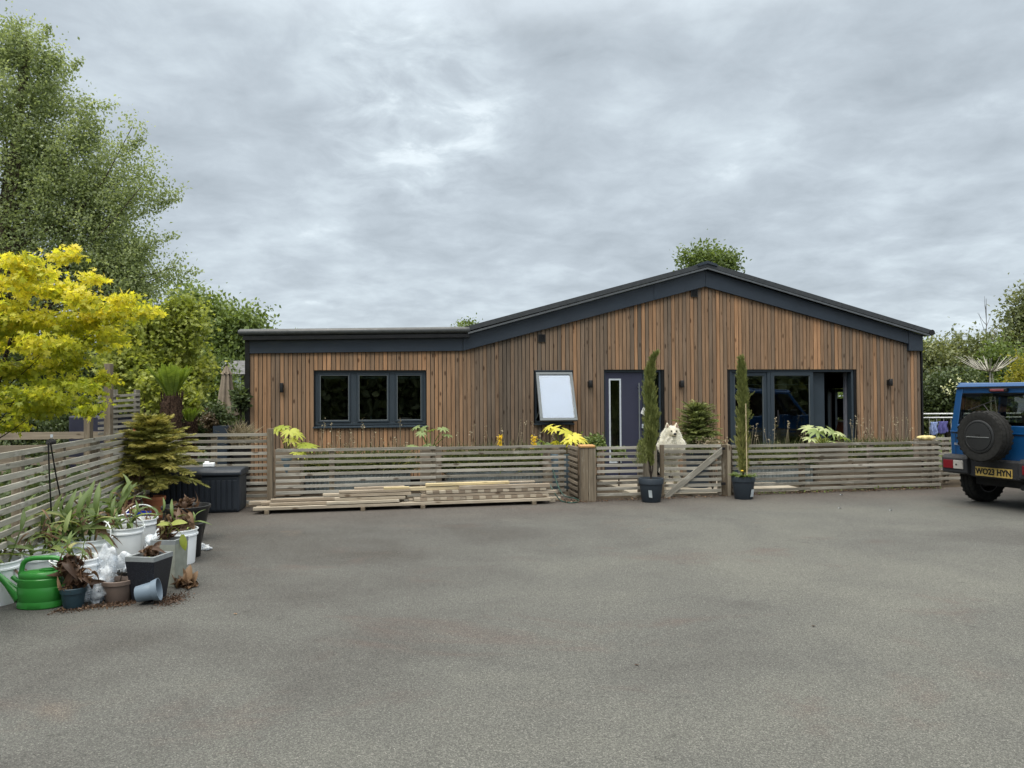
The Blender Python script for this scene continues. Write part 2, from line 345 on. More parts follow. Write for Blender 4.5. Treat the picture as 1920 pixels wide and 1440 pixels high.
# ------------------------------------------------------------ ground
def m_asphalt():
    m = Mat('asphalt'); o = m.obj()
    big = m.noise(m.map(o, (.22, .3, 1), (2.1, 8.4, 0)), 1.0, 3, .55, .5); mid = m.noise(m.map(o, (1, 1, 1), (3, 1, 0)), .8, 5, .62, .6)
    spk = m.n('ShaderNodeTexVoronoi', {0: o, 'Scale': 210.0}, feature='F1'); fine = m.noise(o, 260, 2, .7); med = m.noise(o, 70, 4, .75)
    vc = m.n('ShaderNodeSeparateColor', {0: spk.outputs['Color']}).outputs[0]
    sx0 = m.n('ShaderNodeSeparateXYZ', {0: m.n('ShaderNodeNewGeometry').outputs['Position']})
    tonex = m.mr(m.mth('ABSOLUTE', m.mth('SUBTRACT', sx0.outputs[0], 2.0)), 0, 6, .05, -.075); tonexy = m.mth('ADD', m.mr(m.mth('ABSOLUTE', m.mth('SUBTRACT', sx0.outputs[1], 7.0)), 0, 5, .02, -.03), tonex)  # asphalt tone lighter around the middle of the yard, darker outwards
    col = m.ramp(m.mth('ADD', m.mth('ADD', tonexy, m.mth('MULTIPLY', big, .55)), m.mth('MULTIPLY', mid, .45)), [(.32, c4(.068, .065, .060)), (.43, c4(.086, .085, .081)), (.52, c4(.106, .107, .101)), (.68, c4(.134, .135, .123))])
    red = m.noise(m.map(o, (.5, .9, 1), (9, 3, 0)), 1.0, 5, .7, .8); col = m.mix(m.mr(red, .56, .72, 0, .5), col, c4(.11, .082, .074))
    red2 = m.noise(m.map(o, (1.1, 1.6, 1), (1, 7, 0)), 1.0, 4, .6, .4); col = m.mix(m.mr(red2, .66, .78, 0, .45), col, c4(.165, .125, .10))
    # brown dirt swept along the foot of the fence
    sy = m.n('ShaderNodeSeparateXYZ', {0: m.n('ShaderNodeNewGeometry').outputs['Position']})
    dl = m.mth('SUBTRACT', sy.outputs[1], m.mth('MULTIPLY', sy.outputs[0], .2)); dl = m.mth('ADD', dl, m.mth('MULTIPLY', mid, 1.6))
    col = m.mix(m.mr(dl, 10.3, 12.4, 0, .62), col, c4(.085, .066, .058))
    bl = m.noise(m.map(o, (3, 3, 1), (5, 5, 0)), 1.0, 3, .5, 1.5); col = m.mix(m.mr(bl, .71, .76, 0, .45), col, c4(.055, .055, .052))
    # worn tyre tracks sweeping round to the parked car, fine cracks, small dark scuffs
    wv = m.n('ShaderNodeVectorMath', {0: m.map(o, (1, 1, 1), (-6.0, 4.5, 0)), 1: (1, 1, 0)}, operation='MULTIPLY'); rd_ = m.n('ShaderNodeVectorMath', {0: wv.outputs[0]}, operation='LENGTH').outputs['Value']
    rr_ = m.mth('ADD', rd_, m.mth('MULTIPLY', mid, .5))
    for c0, wdt, am in ((10.6, .16, .28), (12.1, .18, .22), (8.1, .12, .20)):
        dd_ = m.mth('ABSOLUTE', m.mth('SUBTRACT', rr_, c0)); col = m.mix(m.mth('MULTIPLY', m.mr(dd_, wdt, wdt*.3, 0, am), m.mr(mid, .35, .6, .3, 1)), col, c4(.062, .058, .054))
    ck = m.n('ShaderNodeTexVoronoi', {0: m.n('ShaderNodeVectorMath', {0: o, 1: m.n('ShaderNodeTexNoise', {0: o, 'Scale': 1.3, 'Detail': 4}).outputs['Color']}, operation='ADD').outputs[0], 'Scale': .33}, feature='DISTANCE_TO_EDGE').outputs['Distance']
    col = m.mix(m.mth('MULTIPLY', m.mr(ck, .010, .003, 0, .16), m.mr(m.noise(m.map(o, (.3, .3, 1), (4, 4, 0)), 1.0, 3), .5, .6, 0, 1)), col, c4(.05, .05, .045))
    sc2 = m.noise(m.map(o, (1.6, 5, 1), (2, 9, 0)), 1.0, 6, .75, .3); col = m.mix(m.mr(sc2, .66, .72, 0, .6), col, c4(.06, .045, .042))
    col = m.mix(.75, col, m.mix(1.0, col, m.ramp(vc, [(0, c4(.45, .45, .44)), (.5, c4(.92, .92, .9)), (.85, c4(1.35, 1.34, 1.3)), (1, c4(2.1, 2.05, 2.0))]), 'MULTIPLY'))
    col = m.mix(.8, col, m.mix(1.0, col, m.ramp(med, [(.3, c4(.62, .62, .62)), (.7, c4(1.3, 1.3, 1.28))]), 'MULTIPLY'))
    m.set(col, .93, 0, .22); m.bump(m.mth('ADD', m.mth('MULTIPLY', spk.outputs['Distance'], .9), m.mth('MULTIPLY', med, .6)), .6, .006); return m.m
M_ASPH = m_asphalt()
def m_grass():
    m = Mat('rough_grass_ground'); n_ = m.noise(m.obj(), .5, 6, .7); m.set(m.ramp(n_, [(.3, c4(.05, .07, .025)), (.6, c4(.09, .105, .04)), (.8, c4(.13, .11, .06))]), .95, 0, .1); m.bump(m.noise(m.obj(), 30, 4), .6, .02); return m.m
PSI = radians(8.5)
H0 = Vector((2.34, 14.85, 0)) + Vector((cos(PSI), sin(PSI), 0))*0
hd = Vector((cos(PSI), sin(PSI), 0)); hn = Vector((-sin(PSI), cos(PSI), 0))     # along the front, into the house
def F(u, v, off=0.0):
    """pixel -> (s, z) on the facade plane shifted by off into the house"""
    d = ray(u, v); o_ = H0+hn*off; t = (o_-CAM).dot(hn)/d.dot(hn); p = CAM+d*t; return ((p-H0).dot(hd), p.z)
S0 = F(469, 740)[0]
HM = Matrix((( hd.x, hn.x, 0, H0.x+hd.x*S0), (hd.y, hn.y, 0, H0.y+hd.y*S0), (0, 0, 1, 0), (0, 0, 0, 1)))
def FS(u, v=740, off=0.0): s_, z_ = F(u, v, off); return s_-S0, z_
def hw(s_, y_, z_): return HM @ Vector((s_, y_, z_))

base_l = G(507, 950); cornerA = Vector((-5.16, 10.75, 0)); fA0 = Vector((-3.55, 4.5, 0))
c1 = G(512, 950); c2 = G(1062, 929); d0 = G(1092, 941); d1 = G(1207, 936); g1_ = G(1358, 931); e0 = G(1373, 929); e1 = G(1764, 916)
g = MB(); g.poly([(-120, -60, -.05), (120, -60, -.05), (120, 260, -.05), (-120, 260, -.05)])
g.build('ground', m_grass(), kind='structure')
yl = [(-30, -30), (fA0.x-.05+.5, -30), (fA0.x-.05, 0), (fA0.x-.05, fA0.y), (cornerA.x-.05, cornerA.y+.05), (c1.x, c1.y+.03), (c2.x, c2.y+.05), (d0.x, d0.y+.25), (e1.x, e1.y+.1), (30, e1.y+4.5), (45, 5), (45, -30)][1:]
# asphalt as a fine-edged sheet
def ragged(pts, n=24, a=.02):
    o_ = []
    for i, p in enumerate(pts):
        q = pts[(i+1) % len(pts)]
        for k_ in range(n): t = k_/n; o_.append((p[0]+(q[0]-p[0])*t+random.uniform(-a, a), p[1]+(q[1]-p[1])*t+random.uniform(-a, a), 0))
    return o_
g = MB(); g.poly(ragged(yl)); g.build('asphalt_yard', M_ASPH, kind='structure')
# deck between the fence and the house, with planting soil each side
gd = MB(HM)
a0 = FS(1108)[0]; a1 = FS(1380)[0]
for i in range(15):
    y0 = -2.75+i*.145
    gd.b2(a0, a1, y0, y0+.139, -.045, .02)
gd.build('deck', W_FLOOR, kind='structure')
m_ = Mat('bed_soil'); nn__ = m_.noise(m_.obj(), 3, 6, .7); m_.set(m_.ramp(nn__, [(.3, c4(.03, .022, .016)), (.7, c4(.075, .06, .042))]), .95, 0, .1); m_.bump(m_.noise(m_.obj(), 40, 4), .7, .02)
gs = MB(HM); gs.poly([(-1.6, -3.6, -.03), (FS(1727)[0]+4, -3.6, -.03), (FS(1727)[0]+4, .3, -.03), (-1.6, .3, -.03)]); gs.build('garden_bed', m_.m, kind='structure')
gs = MB(); gs.poly([(-14, 4, -.02), (fA0.x-.1, 4, -.02), (cornerA.x-.06, cornerA.y+.07, -.02), (-3.5, 11.1, -.02), (-3.7, 14.5, -.02), (-14, 17, -.02)]); gs.build('garden_bed', m_.m, kind='structure')

# ------------------------------------------------------------ house
house = thing('timber_house', 'single storey house clad in vertical brown boards with dark gable roof and flat wing', 'house', hw(0, 0, 0), PSI)
SL = FS(1727)[0]
sJ, zJt = FS(876, 617); sR, zR = FS(1320, 497); sE, zE = FS(1735, 622)
zFl = FS(470, 663)[1]; zFj = FS(868, 658)[1]; zRb = FS(1320, 538)[1]; sB, zB = FS(1700, 645); zBox = FS(1712, 658)[1]; sJb = FS(868, 658)[0]
def topz(s_):
    if s_ < sJb: return zFl+(zFj-zFl)*s_/sJb
    if s_ < sR: return zFj+(zRb-zFj)*(s_-sJb)/(sR-sJb)
    if s_ < sB: return zRb+(zB-zRb)*(s_-sR)/(sB-sR)
    return zBox
W1 = (FS(590)[0], FS(799)[0], FS(590, 803)[1], FS(700, 694)[1])
W2 = (FS(1003)[0], FS(1074)[0], FS(1040, 796)[1], FS(1040, 694)[1])
DR = (FS(1134)[0], FS(1241)[0], 0.02, FS(1187, 693)[1])
SLD = (FS(1370)[0], FS(1603)[0], 0.02, FS(1480, 692.5)[1])
OPEN = [W1, W2, DR, SLD]
cb = MB(HM); s_ = 0.0; tone = .55
while s_ < SL-.02:
    wd = .0605+random.choice((0, 0, .004, .008)); wd = min(wd, SL-s_); e_ = s_+wd; m_ = (s_+e_)/2
    u_rel = m_/SL
    zone = .30*math.sin(u_rel*9+1)*.6; zone += -.22 if .30 < u_rel < .40 else 0; zone += .1 if u_rel < .3 else 0; zone -= .08 if u_rel > .62 else 0
    tone = min(1, max(0, .47+zone*.6+random.gauss(0, .18)))
    zt = topz(s_ if s_ < sB else e_)+.03; iv = [(.06, zt)]
    for (x0, x1, z0, z1) in OPEN:
        if x1 > s_+.004 and x0 < e_-.004:
            if x0 > s_+.02 and x0 < e_: e2 = x0; 
            ni = []
            for a, b in iv:
                if z0 > a+.02: ni.append((a, min(b, z0)))
                if z1 < b-.02: ni.append((max(a, z1), b))
            iv = ni
    for a, b in iv:
        zz = a
        cb.beam((m_, .011+random.uniform(-.0015, .0015), a), (m_, .011, b), wd, .022, up=(0, -1, 0), tint=tone)
    s_ = e_+.0125
cb.build('cladding', W_CLAD, house)
# structural wall behind the boards, pieces round the openings, with reveals
wl = MB(HM); xs = sorted([0.0, sJb, sR, sB, SL]+[v_ for r_ in OPEN for v_ in r_[:2]])
for a, b in zip(xs[:-1], xs[1:]):
    if b-a < .001: continue
    mid = (a+b)/2; op = [r_ for r_ in OPEN if r_[0] < mid < r_[1]]
    segs = [(0, None)] if not op else [(0, op[0][2]), (op[0][3], None)]
    for z0, z1 in segs:
        if z1 is not None and z1-z0 < .05: continue
        if z1 is None: poly = [(a, z0), (b, z0), (b, topz(b-.001)-.0), (a, topz(a+.001)-.0)]
        else: poly = [(a, z0), (b, z0), (b, z1), (a, z1)]
        wl.prism(poly, (0, .024, 0), (1, 0, 0), (0, 0, 1), (0, .2, 0))
DEP = 9.0
wl.b2(0, .15, .224, DEP, 0, zFl+.2); SWL = wl
# the far wall and, in the right hand side wall, the glazed opening seen through the open slider
RY = 6.5
def sd_hit(u, v, s0):
    '''pixel -> (depth into the house, z) on the plane across the house at s0'''
    d = ray(u, v); o_ = H0+hd*(s0+S0); t = (o_-CAM).dot(hd)/d.dot(hd); p = CAM+d*t; return (p-H0).dot(hn), p.z
ya, yb_ = sd_hit(1612, 740, SL-.15)[0], sd_hit(1549, 740, SL-.15)[0]; zwt = sd_hit(1565, 729, SL-.15)[1]
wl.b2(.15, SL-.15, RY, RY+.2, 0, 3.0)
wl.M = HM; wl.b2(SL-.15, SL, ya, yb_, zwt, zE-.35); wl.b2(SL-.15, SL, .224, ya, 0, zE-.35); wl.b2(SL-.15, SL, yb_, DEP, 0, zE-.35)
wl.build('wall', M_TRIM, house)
# rooms
rm = MB(HM); xa = FS(1330)[0]; xb = SL-.16
rm.b2(xa-.1, xa, .23, RY-.01, .0, 2.6); rm.b2(W1[0]-1.2, xb, .23, RY-.01, 2.62, 2.7); rm.b2(FS(1090)[0], FS(1090)[0]+.1, .23, RY-.01, 0, 2.6)
rm.b2(FS(900)[0], FS(900)[0]+.1, .23, RY-.01, 0, 2.6); rm.b2(.16, W1[0]-.3, 3.4, 3.5, 0, 2.6); rm.b2(W1[0]-.3, FS(900)[0]-.01, 3.4, 3.5, 0, 2.6)
rm.b2(DR[0]-.3, DR[1]+.5, 1.8, 1.9, 0, 2.6); rm.b2(W2[0]-.6, W2[1]+.4, 2.0, 2.1, 0, 2.6)
rm.build('partition_wall', M_DARKIN, house)
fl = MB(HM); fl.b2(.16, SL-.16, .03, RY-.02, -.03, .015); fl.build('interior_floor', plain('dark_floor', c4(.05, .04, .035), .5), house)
# roofs
rf = MB(HM); T = .07
rf.prism([(-.12, zFl+.33), (sJ+.02, zJt-.02), (sJ+.02, zJt+.05-.02), (-.12, zFl+.40)], (0, -.06, 0), (1, 0, 0), (0, 0, 1), (0, DEP, 0))
rf.build('flat_roof', M_ROOF, house, smooth=30)
rp = MB(HM)
def slab(s0, z0, s1, z1, th, y0, y1, mb): mb.prism([(s0, z0-th), (s1, z1-th), (s1, z1), (s0, z0)], (0, y0, 0), (1, 0, 0), (0, 0, 1), (0, y1-y0, 0))
slab(sJ-.05, zJt+.03, sR-.001, zR+.03, .09, -.16, DEP, rp); slab(sR+.001, zR+.03, sE, zE+.03, .09, -.16, DEP, rp)
rfo = rp.build('pitched_roof', M_ROOF, house)
tr_ = MB(HM); slab(sJ, zJt-.072, sR-.001, zR-.072, .035, -.175, -.145, tr_); slab(sR+.001, zR-.072, sE-.03, zE-.072, .035, -.175, -.145, tr_)
tr_.build('verge_trim', plain('verge_trim_metal', c4(.09, .10, .11), .4, .1), house, smooth=30)
rc = MB(HM); dx = .2; dz = dx*(zR-zE)/(sE-sR)
rc.prism([(sR-dx, zR-dz+.0), (sR, zR+.0), (sR+dx, zR-dz+.0), (sR+dx, zR-dz+.045), (sR, zR+.055), (sR-dx, zR-dz+.045)], (0, -.19, 0), (1, 0, 0), (0, 0, 1), (0, DEP+.2, 0))
rc.build('ridge_cap', M_ANTH, rfo)
fa = MB(HM)
def fpoly(mb, pts, y0, y1): mb.prism(pts, (0, y0, 0), (1, 0, 0), (0, 0, 1), (0, y1-y0, 0))
fpoly(fa, [(0, zFl), (sJb-.002, zFj), (sJb-.002, zJt-.08), (0, zFl+.33-.003)], -.045, .02)
fpoly(fa, [(sJb+.002, zFj), (sR-.35*3, zFj+(zRb-zFj)*((sR-.35*3)-sJb)/(sR-sJb)), (sR-1.05, zR-.11-(zR-zJt)*1.05/(sR-sJ)), (sJ, zJt-.11), (sJb+.002, zJt-.09)], -.062, .02)
fpoly(fa, [(sR-1.046, zFj+(zRb-zFj)*((sR-1.046)-sJb)/(sR-sJb)), (sR-.002, zRb), (sR-.002, zR-.108), (sR-1.046, zR-.108-(zR-zJt)*1.046/(sR-sJ))], -.062, .02)
fpoly(fa, [(sR+.002, zRb), (sB-.002, zB), (sB-.002, zR-.108-(zR-zE)*(sB-sR)/(sE-sR)), (sR+.002, zR-.108)], -.062, .02)
fpoly(fa, [(sB+.002, zBox), (SL+.01, zBox), (SL+.01, zE-.08), (sB+.002, zR-.108-(zR-zE)*(sB-sR)/(sE-sR))], -.07, .35)
fa.build('fascia', M_ANTH, house, bevel=.003)
# gutter: half-round along the flat roof, rounded end over the junction
gt = MB(HM); zg = zJt-.03
zgl = zFl+.40
gt.tube([(-.18, -.13, zgl-.035), (-.14, -.13, zgl-.035), (sJ-.05, -.13, zg), (sJ+.02, -.13, zg), (sJ+.05, -.13, zg-.005)], [.04, .062, .062, .062, .03], 14)
gt.build('gutter', M_GUT, house, smooth=50)
us = MB(HM); us.prism([(-.1, zgl-.17), (sJ+.03, zg-.135), (sJ+.03, zg-.07), (-.1, zgl-.10)], (0, -.16, 0), (1, 0, 0), (0, 0, 1), (0, .1, 0)); us.build('gutter_shadow_strip', M_TRIM, house)  # black strip in place of the shadow below the gutter
gr = MB(HM); gr.tube([(sE+.03, -.17, zE-.03), (sE+.03, DEP, zE-.03)], .06, 12); gr.build('gutter', M_BLACKP, house, smooth=50)
ct = MB(HM); ct.b2(-.085, -.004, -.03, .2, 0, zFl+.26); ct.build('corner_trim', M_TRIM, house)
ct = MB(HM); ct.b2(SL+.004, SL+.035, -.02, .2, 0, zBox-.003); ct.build('corner_trim', M_TRIM, house)
# wall lights and vents
for (u, v, updn) in ((528.5, 727, 0), (1104.5, 720, 1), (1275.5, 720, 1), (1665, 717, 1)):
    x, z = FS(u, v); wlm = MB(HM)
    if updn == 0: wlm.lathe([(0, -.085), (.033, -.085), (.035, -.08), (.035, .08), (.033, .085), (0, .085)], (x, -.05, z), 20)
    else: wlm.lathe([(0, -.07), (.036, -.07), (.04, -.062), (.04, .062), (.036, .07), (0, .07)], (x+.01, -.075, z), 20)
    wlm.b2(x-.03, x+.03, -.035, 0, z-.05, z+.05)
    wlm.build('wall_light', M_BLACKP, house, smooth=40)
for (u, v) in ((1015.5, 634), (1301, 550)):
    x, z = FS(u, v); vm = MB(HM)
    for (xa_, xb_, za_, zb_) in ((-.07, .07, .055, .07), (-.07, .07, -.07, -.055), (-.07, -.055, -.055, .055), (.055, .07, -.055, .055)):
        vm.b2(x+xa_, x+xb_, -.03, 0, z+za_, z+zb_)
    for i in range(6): vm.b2(x-.055, x+.055, -.022, -.004, z-.05+i*.018, z-.05+i*.018+.008)
    vm.b2(x-.055, x+.055, -.004, .0, z-.055, z+.055)
    vm.build('air_vent', M_BLACKP, house)

def rect_frame(mb, x0, x1, z0, z1, t, y0, y1):
    mb.b2(x0, x1, y0, y1, z0, z0+t); mb.b2(x0, x1, y0, y1, z1-t, z1)
    mb.b2(x0, x0+t, y0, y1, z0+t, z1-t); mb.b2(x1-t, x1, y0, y1, z0+t, z1-t)
# three-light window
x0, x1, z0, z1 = W1; e_ = .002
wf = MB(HM); rect_frame(wf, x0+e_, x1-e_, z0+.045, z1-e_, .055, .06, .13)
mus = [(FS(657)[0], FS(669)[0]), (FS(730)[0], FS(741)[0])]
for a, b in mus: wf.b2(a, b, .062, .13, z0+.1, z1-.057)
win1 = wf.build('window', M_FRAME, house, bevel=.004, label='wide three pane window with dark blue grey frame')
bays = [(x0+.057, mus[0][0]), (mus[0][1], mus[1][0]), (mus[1][1], x1-.057)]
for a, b in bays:
    sf = MB(HM); rect_frame(sf, a+.002, b-.002, z0+.102, z1-.059, .030, .045, .12); sf.build('sash', M_FRAME, win1, bevel=.004)
    bd_ = MB(HM); rect_frame(bd_, a+.033, b-.033, z0+.133, z1-.090, .01, .052, .09); bd_.build('glazing_bead', M_MIDGREY, win1)
    pn = MB(HM); pn.b2(a+.034, b-.034, .080, .086, z0+.134, z1-.091); pn.build('pane', M_GLASS, win1)
    bh = MB(HM); bh.b2(a+.06, b-.06, .092, .11, z1-.145, z1-.125); bh.b2(a+.08, b-.2, .092, .11, z1-.155, z1-.147); bh.b2(b-.16, b-.12, .092, .11, z1-.155, z1-.147); bh.build('blind', M_MIDGREY, win1)
sl = MB(HM); sl.prism([(0, 0), (.14, .015), (.14, .04), (0, .02)], (x0-.03, -.045, z0), (0, 1, 0), (0, 0, 1), (x1-x0+.06, 0, 0)); sl.build('sill', M_FRAME, win1)
hdl = MB(HM); xm = FS(695)[0]; hdl.b2(xm-.008, xm+.008, .13, .16, z0+.15, z0+.21); hdl.build('handle', M_ALU, win1)
# top-hung window, open
x0, x1, z0, z1 = W2
wf = MB(HM); rect_frame(wf, x0+e_, x1-e_, z0+.03, z1-.03, .04, .05, .12); wf.b2(x0+.002, x1-.002, .0, .12, z1-.028, z1-.002)
win2 = wf.build('window', M_FRAME, house, bevel=.003, label='small top hung window propped wide open with white blind')
sl = MB(HM); sl.prism([(0, 0), (.14, .01), (.14, .035), (0, .02)], (x0-.02, -.05, z0-.005), (0, 1, 0), (0, 0, 1), (x1-x0+.04, 0, 0)); sl.build('sill', M_FRAME, win2)
ang = radians(25.5); LN = 1.0; xs0, xs1 = x0+.02, x1-.01
SM = HM @ Matrix.Translation((0, .02, z1-.05)) @ Matrix.Rotation(-ang, 4, 'X')       # hangs from the top edge, swings towards -y
sf = MB(SM); rect_frame(sf, xs0, xs1, -LN, 0, .052, -.03, .03); sash = sf.build('sash', M_MIDGREY, win2, bevel=.004)
pn = MB(SM); pn.b2(xs0+.053, xs1-.053, -.012, -.006, -LN+.053, -.053); pn.build('pane', M_CLEARG, sash)
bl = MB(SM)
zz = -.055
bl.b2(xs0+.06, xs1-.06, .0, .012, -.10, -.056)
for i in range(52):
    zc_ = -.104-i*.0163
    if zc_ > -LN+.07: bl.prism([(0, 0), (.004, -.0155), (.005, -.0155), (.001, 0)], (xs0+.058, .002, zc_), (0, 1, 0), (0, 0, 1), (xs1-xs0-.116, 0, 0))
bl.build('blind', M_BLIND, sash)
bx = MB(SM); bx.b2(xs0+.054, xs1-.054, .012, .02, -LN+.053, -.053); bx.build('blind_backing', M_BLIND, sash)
st = MB(HM)
for sx_ in (x0+.03, x1-.05): st = MB(HM); st.beam((sx_, .06, z0+.10), (sx_+.01, -.30, z0+.30), .012, .02); st.build('stay_arm', M_MIDGREY, win2)
# front door
x0, x1, z0, z1 = DR; xd1 = FS(1207)[0]
df = MB(HM); df.b2(x0+.002, x0+.03, .05, .14, z0, z1-.002); df.b2(x1-.035, x1-.002, .05, .14, z0, z1-.002); df.b2(x0+.03, x1-.035, .05, .14, z1-.05, z1-.002); df.b2(xd1, xd1+.05, .05, .14, z0, z1-.05)
door = df.build('front_door', M_FRAME, house, bevel=.003, label='navy grey front door with tall narrow silver framed light and dark side panel')
xg0, zg1 = FS(1143, 710); xg1, _ = FS(1166, 710); zg0 = FS(1155, 873)[1]; tg = .032
zg0 = .27
lf = MB(HM); a, b = x0+.034, xd1-.003
lf.b2(a, xg0+.004, .07, .12, z0+.01, z1-.055); lf.b2(xg1-.004, b, .07, .12, z0+.01, z1-.055); lf.b2(xg0+.004, xg1-.004, .07, .12, z0+.01, zg0+.004); lf.b2(xg0+.004, xg1-.004, .07, .12, zg1-.004, z1-.055)
leaf_ = lf.build('door_leaf', M_DOOR, door)
vf = MB(HM); rect_frame(vf, xg0, xg1, zg0, zg1, tg, .058, .069); vf.build('light_frame', M_ALU, leaf_, bevel=.003)
vg = MB(HM); vg.b2(xg0+tg, xg1-tg, .078, .084, zg0+tg, zg1-tg); vg.build('pane', M_GLASS, leaf_)
sg = MB(HM); sg.b2(xd1+.052, x1-.037, .09, .096, z0+.02, z1-.052); sg.build('side_panel', M_GLASS, door)
dh = MB(HM); xh, zh = FS(1198, 718); zh0 = .32; dh.tube([(xh, -.01, zh0), (xh, -.01, zh)], .013, 10)
for zq in (zh0+.15, zh-.08): dh.tube([(xh, -.01, zq), (xh, .07, zq)], .009, 8)
dh.build('handle', M_MIDGREY, leaf_, smooth=40)
lk = MB(HM); xl, zl = FS(1207, 798); lk.b2(xl-.018, xl+.012, .045, .07, zl-.05, zl+.03); lk.build('lock', M_ALU, leaf_)
pp = MB(HM); xl, zl = FS(1206, 772); pp.prism([(-.06, -.03), (.03, -.08), (.06, .05), (-.01, .09)], (xl, -.03, zl), (1, 0, 0), (0, 0, 1), (0, .004, 0)); pp.build('paper_tag', plain('paper', c4(.7, .71, .72), .7), leaf_)
# sliding door
x0, x1, z0, z1 = SLD
xf = [FS(u)[0] for u in (1370, 1441, 1453, 1527)]
sf = MB(HM); sf.b2(x0+.002, x1-.002, .04, .2, z1-.05, z1-.002); sf.b2(x0+.002, x0+.05, .04, .2, z0, z1-.05); sf.b2(x1-.05, x1-.002, .04, .2, z0, z1-.05); sf.b2(x0+.05, x1-.05, .04, .2, z0-.01, z0+.03)
sdoor = sf.build('sliding_door', M_FRAME, house, bevel=.003, label='wide dark framed patio door with its right leaf folded open')
def leafp(a, b, y, wd_=.07, name='door_leaf', lines=2):
    m_ = MB(HM); rect_frame(m_, a, b, z0+.032, z1-.053, wd_, y, y+.06); lf_ = m_.build(name, M_FRAME, sdoor, bevel=.004)
    q = MB(HM); rect_frame(q, a+wd_, b-wd_, z0+.032+wd_, z1-.053-wd_, .008, y+.01, y+.05); q.build('glazing_bead', M_MIDGREY, lf_)
    q = MB(HM); q.b2(a+wd_+.001, b-wd_-.001, y+.03, y+.036, z0+.033+wd_, z1-.054-wd_); q.build('pane', M_GLASS, lf_)
    q = MB(HM); zt_ = z1-.07-wd_
    for i in range(5): q.b2(a+wd_+.02, b-wd_-.02, y+.039, y+.046, zt_-.015-i*.006, zt_-.012-i*.006)
    q.b2(a+wd_+.01, b-wd_-.01, y+.039, y+.05, zt_-.17, zt_-.155)
    for k_ in range(3): xx = a+wd_+.05+(b-a-2*wd_-.1)*k_/2; q.b2(xx, xx+.004, y+.041, y+.044, zt_-.155, zt_-.04)
    q.build('blind', M_MIDGREY, lf_); return lf_
leafp(xf[0]+.052, xf[1], .07); lf2 = leafp(xf[1]+.07, xf[3], .04)
ps = MB(HM); ps.b2(xf[1]+.002, xf[1]+.068, .05, .15, z0+.03, z1-.052); ps.build('post', M_FRAME, sdoor)
hh = MB(HM); xh, zh = FS(1460, 782); hh.b2(xh-.014, xh+.014, .018, .04, zh-.14, zh+.14); hh.tube([(xh, .02, zh+.02), (xh, -.01, zh+.02), (xh, -.012, zh-.1)], .009, 8); hh.build('handle', M_BLACKP, lf2)
# leaf folded back into the room, and a pale leaf standing open at the right
ff = MB(HM); ff.b2(FS(1529)[0], FS(1544, 740, .2)[0], .17, .27, z0+.03, z1-.06); ff.build('folded_leaf', M_FRAME, sdoor)
jm = MB(HM); xa_, xb_ = FS(1583, 740, .3)[0], FS(1597, 740, .3)[0]; jm.b2(xa_, xb_, .26, .34, z0+.0, z1-.03); jm.build('open_leaf_edge', M_PLASTER, sdoor)
# inside: glazing in the far side wall, television, brown cabinet
bw = MB(HM)
for u0_, u1_ in ((1549, 1552.5), (1559.5, 1566.5), (1608, 1612)):
    y1_, y0_ = sd_hit(u0_, 740, SL-.12)[0], sd_hit(u1_, 740, SL-.12)[0]; bw.b2(SL-.13, SL-.06, y0_, y1_, .02, zwt-.003)
bw.b2(SL-.05, SL-.01, ya+.01, yb_-.01, zwt-.08, zwt-.004); rearw = bw.build('side_window', M_FRAME, house)
s1_ = SL-1.0; ytv, ztv = sd_hit(1571, 747, s1_); _, ztb = sd_hit(1571, 783, s1_); ytv2 = sd_hit(1604, 747, s1_)[0]
tv = thing('television', 'black flat television screen seen dimly through the open patio door', 'television', hw(s1_, (ytv+ytv2)/2, 0), PSI)
q = MB(HM); q.b2(s1_-.02, s1_+.02, ytv2, ytv, ztb, ztv); q.build('screen', M_BLACKP, tv)
q = MB(HM); q.b2(s1_-.1, s1_+.1, (ytv+ytv2)/2-.15, (ytv+ytv2)/2+.15, ztb-.04, ztb-.001); q.build('stand', M_BLACKP, tv)
cbn = thing('media_cabinet', 'brown wooden cabinet with slanting end standing inside the open patio door', 'cabinet', hw(s1_, ytv, 0), PSI)
yc, zc2_ = sd_hit(1571, 791, s1_-.2); yc2 = sd_hit(1566, 805, s1_-.2)[0]
q = MB(HM); q.prism([(ytv2-.3, .016), (yc2, .016), (yc2, zc2_-.25), (yc, zc2_), (ytv2-.3, zc2_)], (s1_-.2, 0, 0), (0, 1, 0), (0, 0, 1), (.4, 0, 0)); q.build('carcass', plain('brown_cabinet', c4(.16, .06, .03), .5), cbn)
q = MB(HM); q.b2(s1_-.22, s1_+.22, ytv2-.3, yc+.02, zc2_+.003, ztb-.045); q.build('top', plain('cabinet_top', c4(.35, .33, .3), .4), cbn)
sf_ = thing('sofa', 'beige cushioned sofa behind the lower half of the patio door glass', 'sofa', hw(FS(1470)[0]+.4, 2.0, 0), PSI)
q = MB(HM); xs_ = FS(1385)[0]; xe_ = FS(1515)[0]+.3
for i in range(3): q.b2(xs_+.1+i*.62, xs_+.68+i*.62, 1.55, 1.75, .40, .80)
q.build('cushions', plain('beige_cloth', c4(.42, .36, .26), .9), sf_, bevel=.05)
q = MB(HM); q.b2(xs_, xs_+2.0, 1.4, 2.2, .02, .39); q.build('frame', plain('sofa_cloth', c4(.25, .22, .17), .9), sf_, bevel=.03)
